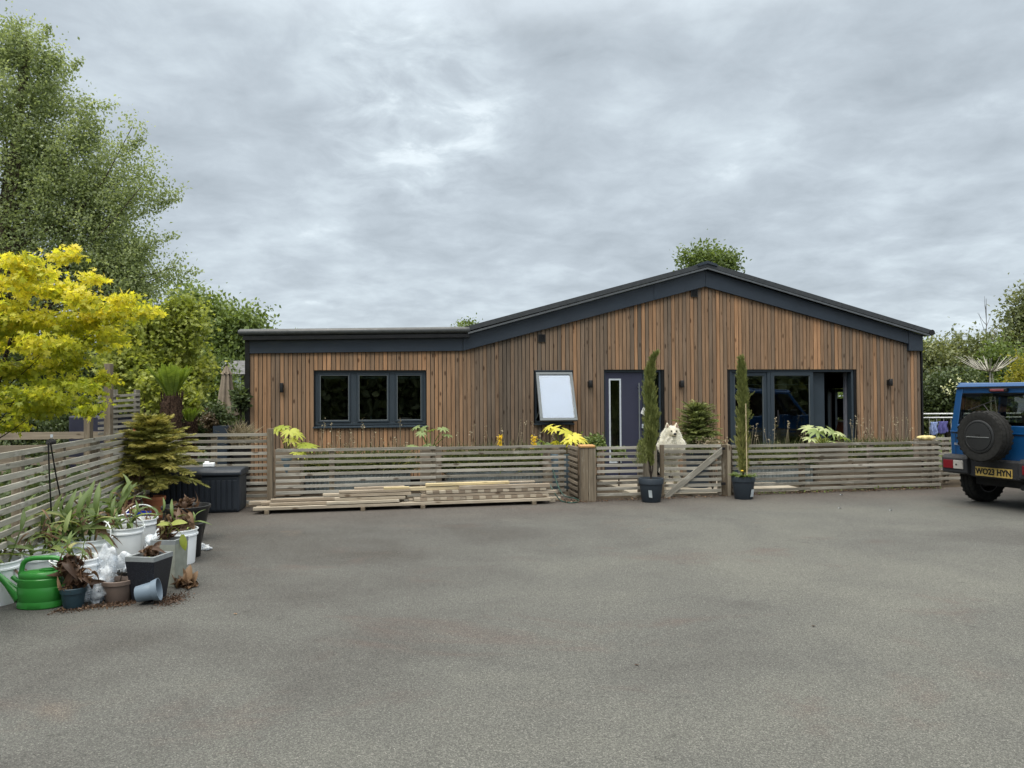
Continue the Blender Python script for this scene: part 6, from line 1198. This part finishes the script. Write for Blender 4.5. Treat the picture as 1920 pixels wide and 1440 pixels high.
# stray bits on the asphalt
for i, (u, v, s_, lb) in enumerate(((1522, 1174, .028, 'small dark dry leaf lying in the middle of the yard'), (1190, 1247, .026, 'tiny dark twig scrap on the near asphalt'), (438, 1151, .03, 'pale curled leaf on the asphalt right of the pots'), (1572, 953, .05, 'white scrap on the asphalt in front of the right fence'), (1668, 957, .045, 'small white scrap on the asphalt near the car'), (1575, 928, .06, 'flat pale scrap at the foot of the right fence'))):
    p = G(u, v, .004); mt = L_DEAD if i < 3 else M_LABEL; leaves('leaf_scrap' if i < 3 else 'paper_scrap', np.array([p, p+Vector((.01, .004, .002))]), np.array([(1, .2, .15), (.8, -.5, .4)]), np.array([(0, -.2, 1), (.3, .1, 1)]), np.array((s_, s_*.8)), T_blade(.5, 4, .5, .5), np.array((.15 if i < 2 else .95, .3 if i < 2 else .9)), mt, None, label=lb, cat='leaf' if i < 3 else 'scrap')
n = 2600; yy = 2.6+rng.random(n)**.8*9; xx = rng.uniform(-.8, .8, n)*yy; m_ = xx > -3.0-.0*yy; C = np.column_stack([xx, yy, np.full(n, .003)])[m_]; leaves('grit', C, rdir(len(C))*np.array((1, 1, .2)), np.tile((0, 0, 1.0), (len(C), 1)), rng.uniform(.003, .009, len(C)), OV, rng.random(len(C)), foliage('grit_mix', [(0, c4(.04, .035, .03)), (.6, c4(.2, .19, .17)), (1, c4(.5, .5, .46))], 0.0), None, label='loose grit and crumbs on the asphalt', cat='grit', kind='stuff')

# ------------------------------------------------------------ the dog
FUR = foliage('cream_fur', [(0, c4(.80, .76, .64)), (.5, c4(.90, .88, .80)), (1, c4(.95, .94, .90))], .4, rough=.8, tcol=(1, 1, .95), spec=.1)
gd_ = gate.location; dgp = P(1259, 850, 12.12); DMt = Matrix.Translation((dgp.x, 12.14, .025)) @ Matrix.Rotation(radians(4), 4, 'Z')
dog = thing('dog', 'fluffy cream white dog standing on its hind legs to look over the gate', 'dog', (dgp.x, 12.14, .025), radians(4)); TM[dog] = DMt
# joints: x right of picture, y away from the camera, z up
J = {'pel': (0, .10, .40, .105), 'bel': (0, .09, .53, .115), 'che': (0, .05, .67, .13), 'shl': (0, .02, .77, .12), 'nec': (0, -.01, .86, .085), 'hed': (0, -.05, .965, .085), 'brw': (0, -.115, .965, .062), 'muz': (0, -.165, .935, .036), 'nos': (0, -.20, .93, .026)}
for s_, n_ in ((-1, 'l'), (1, 'r')):
    J['hip'+n_] = (s_*.075, .11, .36, .075); J['kne'+n_] = (s_*.095, .02, .24, .05); J['hok'+n_] = (s_*.09, .14, .12, .026); J['pas'+n_] = (s_*.09, .10, .03, .028); J['toe'+n_] = (s_*.09, .03, .022, .028)
    J['sho'+n_] = (s_*.095, .0, .73, .055); J['elb'+n_] = (s_*.105, -.04, .60, .036); J['wri'+n_] = (s_*.10, -.13, .655, .026); J['paw'+n_] = (s_*.10, -.165, .665, .027); J['ear'+n_] = (s_*.064, -.045, 1.03, .036); J['et'+n_] = (s_*.076, -.045, 1.115, .008)
J['ta1'] = (.0, .20, .42, .03); J['ta2'] = (.08, .27, .52, .03); J['ta3'] = (.05, .24, .62, .02)
E_ = [('pel', 'bel'), ('bel', 'che'), ('che', 'shl'), ('shl', 'nec'), ('nec', 'hed'), ('hed', 'brw'), ('brw', 'muz'), ('muz', 'nos'), ('pel', 'ta1'), ('ta1', 'ta2'), ('ta2', 'ta3')]
for n_ in 'lr': E_ += [('pel', 'hip'+n_), ('hip'+n_, 'kne'+n_), ('kne'+n_, 'hok'+n_), ('hok'+n_, 'pas'+n_), ('pas'+n_, 'toe'+n_), ('shl', 'sho'+n_), ('sho'+n_, 'elb'+n_), ('elb'+n_, 'wri'+n_), ('wri'+n_, 'paw'+n_), ('hed', 'ear'+n_), ('ear'+n_, 'et'+n_)]
ks = list(J); me = bpy.data.meshes.new('body'); me.from_pydata([J[k][:3] for k in ks], [(ks.index(a), ks.index(b)) for a, b in E_], []); me.materials.append(FUR)
body = bpy.data.objects.new('body', me); COL.objects.link(body); body.parent = dog; TM[body] = DMt
sk = body.modifiers.new('skin', 'SKIN'); sk.use_smooth_shade = True
for i, k in enumerate(ks): me.skin_vertices[0].data[i].radius = (J[k][3], J[k][3]); me.skin_vertices[0].data[i].use_root = (k == 'pel')
ss = body.modifiers.new('sub', 'SUBSURF'); ss.levels = 2; ss.render_levels = 2
# fur tufts over the joints, longest in the ruff
fur = [('pel', .125, .06, 400), ('bel', .125, .06, 400), ('che', .15, .08, 700), ('shl', .16, .09, 900), ('nec', .15, .09, 1000), ('hed', .108, .05, 900)]
C, D, Nn, S, T_ = [], [], [], [], []
r = np.random.default_rng(5)
def furball(c_, rad, ln, n, sq=(1, 1, 1), face=True, flow=.5):
    d_ = norm(r.normal(size=(int(n*2.8), 3)))
    if face: k = ~((d_[:, 1] < -.62) & (d_[:, 2] < .35) & (d_[:, 2] > -.45)); d_ = d_[k]
    p_ = np.array(c_)+d_*rad*np.array(sq); C.append(p_); D.append(d_*.45+np.array((0, 0, -flow*1.5))+r.normal(size=d_.shape)*.16); Nn.append(r.normal(size=d_.shape)); S.append(ln*.8*r.uniform(.6, 1.1, len(d_))); T_.append(np.clip(r.normal(.7, .15, len(d_))+.15*d_[:, 2], 0, 1))
for k, rad, ln, n in fur: furball(J[k][:3], rad*.9, ln, n, face=(k == 'hed'))
furball((0, .01, .895), .145, .08, 2000, (1.0, .75, .95), True, .6); furball((0, -.01, .79), .185, .095, 1900, (1.1, .75, .8), False, .8); furball((0, -.03, .98), .10, .045, 1300, (1.12, .8, .82), True, .35); furball((-.072, -.045, 1.045), .026, .028, 110, (1, .7, 1.1), False, -.9); furball((.072, -.045, 1.045), .026, .028, 110, (1, .7, 1.1), False, -.9)
for sx_ in (-1, 1): furball((sx_*.075, -.06, .93), .05, .05, 300, (1, .8, 1.2), True, .7)
for n_ in 'lr':
    furball(J['hip'+n_][:3], .08, .05, 250, face=False); furball(J['kne'+n_][:3], .05, .04, 160, face=False); furball(J['sho'+n_][:3], .07, .05, 200, face=False); furball(J['elb'+n_][:3], .045, .045, 150, face=False); furball(J['ear'+n_][:3], .03, .02, 60, face=False)
for a_, b_, ra_, ln, n in ((J['hokl'], J['pasl'], .026, .02, 80), (J['hokr'], J['pasr'], .026, .02, 80), (J['ta1'], J['ta3'], .05, .09, 200)):
    for k in range(4): furball(np.array(a_[:3])*(1-k/3)+np.array(b_[:3])*k/3, ra_, ln, n//4, face=False)
Cw = np.concatenate(C); tipp = Cw+norm(np.concatenate(D))*np.concatenate(S)[:, None]*.6
fm = np.ones(len(Cw), bool)
for pp_ in (Cw, tipp): fm &= ~((((pp_-np.array((0, -.19, .955)))/np.array((.074, .135, .070)))**2).sum(1) < 1)
C = [Cw[fm]]; D = [np.concatenate(D)[fm]]; Nn = [np.concatenate(Nn)[fm]]; S = [np.concatenate(S)[fm]]; T_ = [np.concatenate(T_)[fm]]
Cw = C[0]; A4 = np.array(DMt); Cw = Cw @ A4[:3, :3].T+A4[:3, 3]; Dw = np.concatenate(D) @ A4[:3, :3].T
leaves('fur', Cw, Dw, np.concatenate(Nn), np.concatenate(S), T_blade(.075, 3, .25, .2), np.concatenate(T_), FUR, dog)
def ball(c_, sx_, sy_, sz_, mat, nm, seg=14, rot=None):
    q = MB(DMt); k = 9; q.lathe([(sin(pi*i/(k-1)), -cos(pi*i/(k-1))) for i in range(k)], (0, 0, 0), seg); V = q.V[0]; inv = np.array(DMt.inverted()); Vl = V @ inv[:3, :3].T+inv[:3, 3]; Vl = Vl*np.array((sx_, sy_, sz_))+np.array(c_); q.V[0] = Vl @ A4[:3, :3].T+A4[:3, 3]; return q.build(nm, mat, dog, smooth=90)
M_NOSE = plain('black_nose', c4(.012, .01, .01), .3)
ball((0, -.224, .942), .024, .016, .020, M_NOSE, 'nose'); ball((-.040, -.172, .985), .015, .011, .013, M_NOSE, 'eye'); ball((.040, -.172, .985), .015, .011, .013, M_NOSE, 'eye')
q = MB(DMt); q.tube([(-.030, -.185, .905), (-.014, -.205, .899), (0, -.212, .905), (.014, -.205, .899), (.030, -.185, .905)], .006, 6); q.build('mouth', M_NOSE, dog)
for s_ in (-1, 1): ball((s_*.074, -.078, 1.062), .017, .010, .030, plain('inner_ear', c4(.35, .25, .19), .8), 'inner_ear')
# ------------------------------------------------------------ the car
TH = radians(70); hv = Vector((sin(TH), cos(TH), 0)); rv = Vector((cos(TH), -sin(TH), 0))
wl_pos = G(1833, 946); CC = Vector((6.58, 10.44, 0))
KM = Matrix(((rv.x, hv.x, 0, CC.x), (rv.y, hv.y, 0, CC.y), (0, 0, 1, 0), (0, 0, 0, 1)))   # x to the car's right, y forward, z up
car = thing('offroad_car', 'boxy blue off road car with a spare wheel on its rear door', 'car', CC, math.atan2(rv.y, rv.x)); TM[car] = KM
pm = Mat('blue_car_paint'); fl_ = pm.noise(pm.obj(), 900, 2); pm.set(pm.mix(pm.mr(fl_, .4, .6, 0, .25), c4(.008, .072, .215), c4(.012, .098, .275)), .28, .25, .5, Coat_Weight=.6, Coat_Roughness=.05)
M_PAINT = pm.m; M_RUB = plain('tyre_rubber', c4(.020, .020, .019), .85, 0, .25, .2, 30, .4); M_BUMP = plain('bumper_plastic', c4(.030, .031, .034), .7, 0, .3, .1, 40, .3); M_UNDER = plain('underbody', c4(.01, .01, .01), .8)
M_RED = plain('red_lens', c4(.16, .008, .014), .2, 0, .6, .03); M_CLEAR = plain('clear_lens', c4(.42, .40, .37), .15, 0, .7, .05, 30); M_ROOFC = plain('pale_roof_edge', c4(.45, .48, .47), .3)
def arc(cx, cz, r_, a0, a1, n=14): return [(cx+r_*cos(a0+(a1-a0)*i/n), cz+r_*sin(a0+(a1-a0)*i/n)) for i in range(n+1)]
WR = .345; RY_, FY_ = .52, 2.77; ZB, ZW, ZR = .50, 1.03, 1.70; HW = .735
side = [(0.02, ZB)]+arc(RY_, WR, .43, pi-.36, .36)[0:]+arc(FY_, WR, .43, pi-.36, .36)+[(3.38, ZB), (3.40, .85), (3.36, ZW-.02), (2.55, ZW+.02), (0.0, ZW)]
q = MB(KM); q.prism(side, (-HW, 0, 0), (0, 1, 0), (0, 0, 1), (2*HW, 0, 0)); q.build('body', M_PAINT, car, smooth=35, bevel=.012)
q = MB(KM); q.b2(-.5, .5, .2, 3.2, .28, ZB+.05); q.b2(-.62, .62, RY_-.04, RY_+.04, WR-.04, WR+.04); q.b2(-.62, .62, FY_-.04, FY_+.04, WR-.04, WR+.04); q.lathe([(0, -.1), (.11, -.08), (.13, 0), (.11, .08), (0, .1)], (.05, RY_, WR), 16, R=Matrix.Rotation(pi/2, 3, 'Y')); q.tube([(.35, -.02, .32), (.35, .6, .34)], .035, 10); q.build('underbody', M_UNDER, car)
# cabin: pillars leaning in, roof, rails
def quad_beam(mb, p0, p1, wx, wy):
    mb.add([Vector(p0)+Vector((sx_*wx/2, sy_*wy/2, 0)) for sx_, sy_ in ((-1, -1), (1, -1), (1, 1), (-1, 1))]+[Vector(p1)+Vector((sx_*wx/2, sy_*wy/2, 0)) for sx_, sy_ in ((-1, -1), (1, -1), (1, 1), (-1, 1))], [(3, 2, 1, 0), (4, 5, 6, 7), (0, 1, 5, 4), (1, 2, 6, 5), (2, 3, 7, 6), (3, 0, 4, 7)])
ti = .075   # tumblehome
q = MB(KM)
for s_ in (-1, 1):
    quad_beam(q, (s_*(HW-.055), .045, ZW-.01), (s_*(HW-.055-ti), .085, ZR-.06), .11, .09)
    quad_beam(q, (s_*(HW-.035), .95, ZW-.01), (s_*(HW-.035-ti), .95, ZR-.06), .05, .13)
    quad_beam(q, (s_*(HW-.035), 2.42, ZW-.01), (s_*(HW-.035-ti), 2.02, ZR-.06), .06, .07)
    q.b2(min(s_*(HW-ti-.08), s_*(HW-ti+.0)), max(s_*(HW-ti-.08), s_*(HW-ti+.0)), .05, 2.05, ZR-.10, ZR-.045)
q.b2(-HW+ti+.08, HW-ti-.08, .05, .12, ZR-.135, ZR-.05); q.b2(-HW+ti+.08, HW-ti-.08, 1.98, 2.05, ZR-.10, ZR-.05)
q.b2(-HW+.11, HW-.11, .0, .09, ZW-.012, ZW+.10)
q.build('cabin_frame', M_PAINT, car, bevel=.012)
q = MB(KM); q.add([(-HW+ti-.005, .03, ZR-.045), (HW-ti+.005, .03, ZR-.045), (HW-ti+.005, 2.08, ZR-.045), (-HW+ti-.005, 2.08, ZR-.045), (-HW+ti+.03, .06, ZR+.01), (HW-ti-.03, .06, ZR+.01), (HW-ti-.03, 2.03, ZR+.01), (-HW+ti+.03, 2.03, ZR+.01)], [(3, 2, 1, 0), (4, 5, 6, 7), (0, 1, 5, 4), (1, 2, 6, 5), (2, 3, 7, 6), (3, 0, 4, 7)])
for s_ in (-1, 1): q.b2(s_*(HW-ti-.03)-.012, s_*(HW-ti-.03)+.012, .05, 2.0, ZR-.0, ZR+.022)
q.build('roof', M_PAINT, car, bevel=.01)
q = MB(KM); q.b2(-HW+ti, HW-ti, .022, .06, ZR-.062, ZR-.046); q.build('roof_seal', M_BLACKP, car)
# rear window with black surround, side glass, windscreen
zg0, zg1_ = ZW+.10, ZR-.135; xg = HW-.115
def tap(z): return xg-ti*(z-ZW)/(ZR-ZW)*.95
def yb(z): return .035+.04*(z-ZW)/(ZR-ZW)
q = MB(KM); Vv = [(-tap(zg0), yb(zg0)-.03, zg0), (tap(zg0), yb(zg0)-.03, zg0), (tap(zg1_), yb(zg1_)-.03, zg1_), (-tap(zg1_), yb(zg1_)-.03, zg1_)]; q.add(Vv, [(0, 1, 2, 3)]); rg = q.build('rear_window', M_CARGLASS, car)
q = MB(KM)
for (xa_, za_, xb_, zb_, w_) in ((-tap(zg0), zg0+.02, tap(zg0), zg0+.02, .05), (-tap(zg1_), zg1_-.02, tap(zg1_), zg1_-.02, .05)): q.beam((xa_, yb(za_)-.018, za_), (xb_, yb(zb_)-.018, zb_), .012, w_)
for s_ in (-1, 1): quad_beam(q, (s_*(tap(zg0)-.02), yb(zg0)-.018, zg0+.045), (s_*(tap(zg1_)-.02), yb(zg1_)-.018, zg1_-.045), .045, .012)
q.build('window_surround', M_BLACKP, rg)
for s_ in (-1, 1):
    for (y0_, y1_, y0t, y1t) in ((.10, .88, .13, .88), (1.02, 2.38, 1.02, 1.98)):
        q = MB(KM); xq0 = s_*(HW-.03); xq1 = s_*(HW-.03-ti); q.add([(xq0, y0_, ZW+.01), (xq0, y1_, ZW+.01), (xq1, y1t, ZR-.10), (xq1, y0t, ZR-.10)], [(0, 1, 2, 3)]); q.build('side_window', M_CARGLASS, car)
q = MB(KM); q.add([(-HW+.06, 2.44, ZW+.02), (HW-.06, 2.44, ZW+.02), (HW-.06-ti, 2.05, ZR-.08), (-HW+.06+ti, 2.05, ZR-.08)], [(0, 1, 2, 3)]); q.build('windscreen', M_CARGLASS, car)
# rear door seams, handle, hinges
q = MB(KM); q.b2(-xg-.03, -xg-.026, -.003, .0, ZB+.1, ZW); q.b2(xg+.026, xg+.03, -.003, .0, ZB+.1, ZW); q.b2(-HW+.02, HW-.02, -.004, .0, ZW-.03, ZW-.022); q.build('panel_gaps', M_UNDER, car)
q = MB(KM); q.prism([(-HW, 0), (HW, 0), (HW, .012), (-HW, .012)], (0, -.012, ZW-.012), (1, 0, 0), (0, 0, 1), (0, .02, 0)); q.build('waist_crease', M_PAINT, car, bevel=.004)
for s_ in (-1, 1): q = MB(KM); q.b2(s_*(xg+.0)-.03, s_*(xg+.0)+.03, -.035, -.003, ZW-.14+.0, ZW-.09); q.build('door_hinge' if s_ > 0 else 'door_handle', M_BLACKP, car, bevel=.006) if s_ > 0 else None
# bumper
q = MB(KM); zb0, zb1 = .42, .70
for s_ in (-1, 1):
    xa_, xb_ = sorted((s_*.37, s_*.775)); q.prism([(0, zb0), (-.14, zb0+.03), (-.15, zb1-.05), (-.10, zb1), (.12, zb1), (.12, zb0)], (xa_, .02, 0), (0, 1, 0), (0, 0, 1), (xb_-xa_, 0, 0))
    xa_, xb_ = sorted((s_*.72, s_*.775)); q.prism([(.1405, zb0+.02), (.24, zb0+.05), (.20, zb1-.03), (.1405, zb1-.01)], (xa_, .0, 0), (0, 1, 0), (0, 0, 1), (xb_-xa_, 0, 0))
q.prism([(0, zb0-.02), (-.07, zb0), (-.07, zb1-.05), (-.02, zb1-.03), (.0, zb1-.03)], (-.37, .0, 0), (0, 1, 0), (0, 0, 1), (.74, 0, 0)); bmp = q.build('bumper', M_BUMP, car, bevel=.012)
for s_ in (-1, 1):
    xa_ = s_*.42; x0_, x1_ = sorted((s_*.44, s_*.765)); q = MB(KM); xr0, xr1 = sorted((s_*.585, s_*.745)); xc0, xc1 = sorted((s_*.43, s_*.583)); q.b2(xr0, xr1, -.138, -.10, zb0+.085, zb1-.075); q.build('tail_light', M_RED, bmp, bevel=.006)
    q = MB(KM); q.b2(xc0, xc1, -.137, -.10, zb0+.085, zb1-.075) if s_ < 0 else q.b2(xc0, xc1, -.137, -.10, zb0+.085, zb1-.075); q.build('reverse_light', M_CLEAR if s_ < 0 else M_RED, bmp, bevel=.006)
q = MB(KM); q.lathe([(0, 0), (.012, 0), (.012, .006), (0, .008)], (-.53, -.138, (zb0+zb1)/2+.005), 12, R=Matrix.Rotation(pi/2, 3, 'X')); q.build('screw', M_UNDER, bmp)
# number plate with raised characters
zp0, zp1 = zb0+.015, zb0+.135; xp0 = -.275
q = MB(KM); q.b2(xp0, xp0+.53, -.086, -.074, zp0, zp1); plt = q.build('number_plate', plain('plate_yellow', c4(.52, .37, .10), .45, 0, .4, .15, 30), bmp)
def text(s_, size, M, mat, parent, name='lettering', ext=.002, bold=0.0, sx_=1.0, align='CENTER'):
    cu = bpy.data.curves.new(name, 'FONT'); cu.body = s_; cu.size = size; cu.extrude = ext; cu.align_x = align; cu.align_y = 'CENTER'; cu.offset = bold; cu.resolution_u = 3
    t_ = bpy.data.objects.new(name, cu); COL.objects.link(t_); bpy.context.view_layer.update()
    me_ = bpy.data.meshes.new_from_object(t_); bpy.data.objects.remove(t_); bpy.data.curves.remove(cu)
    me_.transform(Matrix.Diagonal((sx_, 1, 1, 1))); me_.transform(TM[parent].inverted() @ M); me_.materials.clear(); me_.materials.append(mat)
    o_ = bpy.data.objects.new(name, me_); COL.objects.link(o_); o_.parent = parent; TM[o_] = TM[parent]; return o_
RX = Matrix.Rotation(pi/2, 4, 'X')
text('WO23 HYN', .112, KM @ Matrix.Translation((xp0+.265, -.0885, (zp0+zp1)/2)) @ RX, M_UNDER, plt, bold=.0035, sx_=.88)
chrome = plain('badge_silver', c4(.6, .62, .62), .3, .6); text('SUZUKI', .042, KM @ Matrix.Translation((-.60, -.004, .845)) @ RX, chrome, car, 'badge', .003, sx_=1.0)
text('Jimny', .085, KM @ Matrix.Translation((.47, -.004, .90)) @ RX, chrome, car, 'badge', .003); text('ALLGRIP', .038, KM @ Matrix.Translation((.47, -.004, .845)) @ RX, chrome, car, 'badge', .003)
# high brake light
q = MB(KM); q.b2(-.13, .13, .0, .05, ZR-.115, ZR-.07); hb = q.build('brake_light_housing', M_BLACKP, car, bevel=.01); q = MB(KM); q.b2(-.10, .10, -.012, -.001, ZR-.108, ZR-.076); q.build('brake_light', plain('dull_red_lens', c4(.20, .05, .06), .25), hb, bevel=.006)
q = MB(KM); q.tube([(.05, -.0, zg0-.03), (.05, -.03, zg0-.0), (-.18, -.03, zg0+.28)], .008, 6); q.tube([(-.42, -.028, zg0+.20), (-.02, -.028, zg0+.34)], .007, 6); q.build('wiper', M_BLACKP, car)
# wheels
def wheel(x, y, s_, parent, name='wheel', R0=WR, W=.205, cover=False, c_=None, axis='X'):
    Rm = Matrix.Rotation(pi/2*s_, 3, 'Y') if axis == 'X' else Matrix.Rotation(pi/2, 3, 'X')
    c_ = Vector(c_) if c_ is not None else Vector((x, y, R0)); h_ = W/2
    q = MB(KM); q.lathe([(R0*.60, -h_*.90), (R0*.80, -h_*1.02), (R0*.95, -h_*.95), (R0*.995, -h_*.78), (R0, -h_*.36), (R0*.975, -h_*.34), (R0*.975, -h_*.26), (R0, -h_*.24), (R0, h_*.24), (R0*.975, h_*.26), (R0*.975, h_*.34), (R0, h_*.36), (R0*.995, h_*.78), (R0*.95, h_*.95), (R0*.80, h_*1.02), (R0*.60, h_*.90)], c_, 56, R=Rm)
    for k in range(28):
        for zz_ in (-1, 1):
            a = 2*pi*(k+.5*(zz_ > 0))/28; p_ = Vector((cos(a)*R0*1.0, sin(a)*R0*1.0, zz_*h_*.72)); t_ = Vector((-sin(a), cos(a), 0)); p0_ = Rm @ (p_-t_*.017)+c_; p1_ = Rm @ (p_+t_*.017)+c_; q.beam(p0_, p1_, h_*.42, .002, up=tuple(Rm @ Vector((cos(a), sin(a), 0))))
    w_ = q.build('tyre', M_RUB, parent, smooth=40) if parent is not car else None
    return q, Rm, c_, h_
for s_ in (-1, 1):
    for y in (RY_, FY_):
        wt = bpy.data.objects.new('wheel', None); COL.objects.link(wt); wt.parent = car; TM[wt] = KM
        q, Rm, c_, h_ = wheel(s_*.645, y, s_, wt)
        q = MB(KM); q.lathe([(WR*.62, h_*.8), (WR*.58, h_*.6), (WR*.5, h_*.35), (WR*.25, h_*.45), (.05, h_*.6), (0, h_*.62)], c_, 40, R=Rm); q.lathe([(WR*.62, h_*.8), (WR*.62, -h_*.9), (WR*.55, -h_*.9), (WR*.55, h_*.3)], c_, 40, R=Rm)
        q.lathe([(0, -h_*.1), (.13, -h_*.12), (.13, -h_*.45), (.04, -h_*.6), (0, -h_*.6)], c_, 24, R=Rm); q.build('rim', plain('dark_alloy', c4(.07, .07, .072), .4, .6), wt, smooth=40)
# flared arches
for y in (RY_, FY_):
    for s_ in (-1, 1):
        q = MB(KM); A_ = arc(y, WR, .44, pi-.38, .38, 16); B_ = arc(y, WR, .50, pi-.33, .33, 16); q.prism(A_+B_[::-1], (s_*(HW-.0), 0, 0), (0, 1, 0), (0, 0, 1), (s_*.075, 0, 0)); q.build('wheel_arch', M_BUMP, car, bevel=.01)
# spare wheel
swt = bpy.data.objects.new('spare_wheel', None); COL.objects.link(swt); swt.parent = car; TM[swt] = KM
SC_ = Vector((-.03, -.215, .985)); q, Rm, c_, h_ = wheel(0, 0, 1, swt, c_=SC_, axis='Y', R0=.345, W=.21)
q = MB(KM); q.lathe([(.222, h_*.86), (.222, h_*1.0), (.210, h_*1.08), (.196, h_*1.08), (.190, h_*1.02), (.188, h_*1.0), (.186, h_*1.12), (.10, h_*1.17), (0, h_*1.18)], c_, 56, R=Rm); cov = q.build('wheel_cover', plain('spare_cover', c4(.020, .021, .022), .45, 0, .4, .03, 3), swt, smooth=40)
q = MB(KM); q.b2(SC_.x-.165, SC_.x+.165, SC_.y-h_*1.2-.006, SC_.y-h_*1.1, SC_.z-.012, SC_.z-.002); q.build('cover_bar', plain('dull_silver', c4(.18, .19, .19), .4), cov)
q = MB(KM); q.b2(SC_.x-.03, SC_.x+.03, SC_.y-h_*1.2-.004, SC_.y-h_*1.1, SC_.z+.0, SC_.z+.03); q.build('lock_flap', M_BLACKP, cov)
q = MB(KM); q.lathe([(0, 0), (.12, 0), (.12, .12), (0, .12)], (SC_.x, 0, SC_.z), 20, R=Matrix.Rotation(pi/2, 3, 'X')); q.build('spare_mount', M_UNDER, swt)
# inside: two seats, dashboard, floor
for s_ in (-1, 1):
    st = bpy.data.objects.new('seat', None); COL.objects.link(st); st.parent = car; TM[st] = KM; ms = plain('seat_cloth', c4(.02, .02, .021), .9)
    q = MB(KM); q.prism([(1.25, .85), (1.38, .85), (1.27, 1.36), (1.16, 1.36)], (s_*.33-.23, 0, 0), (0, 1, 0), (0, 0, 1), (.46, 0, 0)); q.build('seat_back', ms, st, bevel=.04); q = MB(KM); q.b2(s_*.33-.13, s_*.33+.13, 1.13, 1.22, 1.39, 1.55); q.tube([(s_*.33-.05, 1.19, 1.34), (s_*.33-.05, 1.18, 1.4)], .008, 6); q.build('headrest', ms, st, bevel=.03)
q = MB(KM); q.b2(-.66, .66, 2.1, 2.42, .9, 1.09); q.lathe([(.17, 0), (.185, .012), (.17, .024), (.155, .012), (.17, 0)], (.33, 1.95, 1.12), 30, R=Matrix.Rotation(radians(65), 3, 'X')); q.build('dashboard', M_UNDER, car)
for s_ in (-1, 1):
    q = MB(KM); q.b2(s_*.84-.1, s_*.84+.1, 2.05, 2.15, ZW+.0, ZW+.16); q.beam((s_*.72, 2.12, ZW+.05), (s_*.8, 2.1, ZW+.07), .04, .04); q.build('wing_mirror', M_BLACKP, car, bevel=.02)
    q = MB(KM); q.lathe([(0, 0), (.085, 0), (.10, .02), (.10, -.05)], (s_*.52, 3.405, .80), 24, R=Matrix.Rotation(-pi/2, 3, 'X')); q.build('headlight', M_CLEAR, car, smooth=40)
q = MB(KM); q.b2(-.4, .4, 3.39, 3.415, .70, .90); q.build('grille', M_UNDER, car)
q = MB(KM); q.prism([(3.36, .40), (3.50, .45), (3.50, .64), (3.40, .68), (3.36, .68)], (-.8, 0, 0), (0, 1, 0), (0, 0, 1), (1.6, 0, 0)); q.build('bumper', M_BUMP, car, bevel=.02)
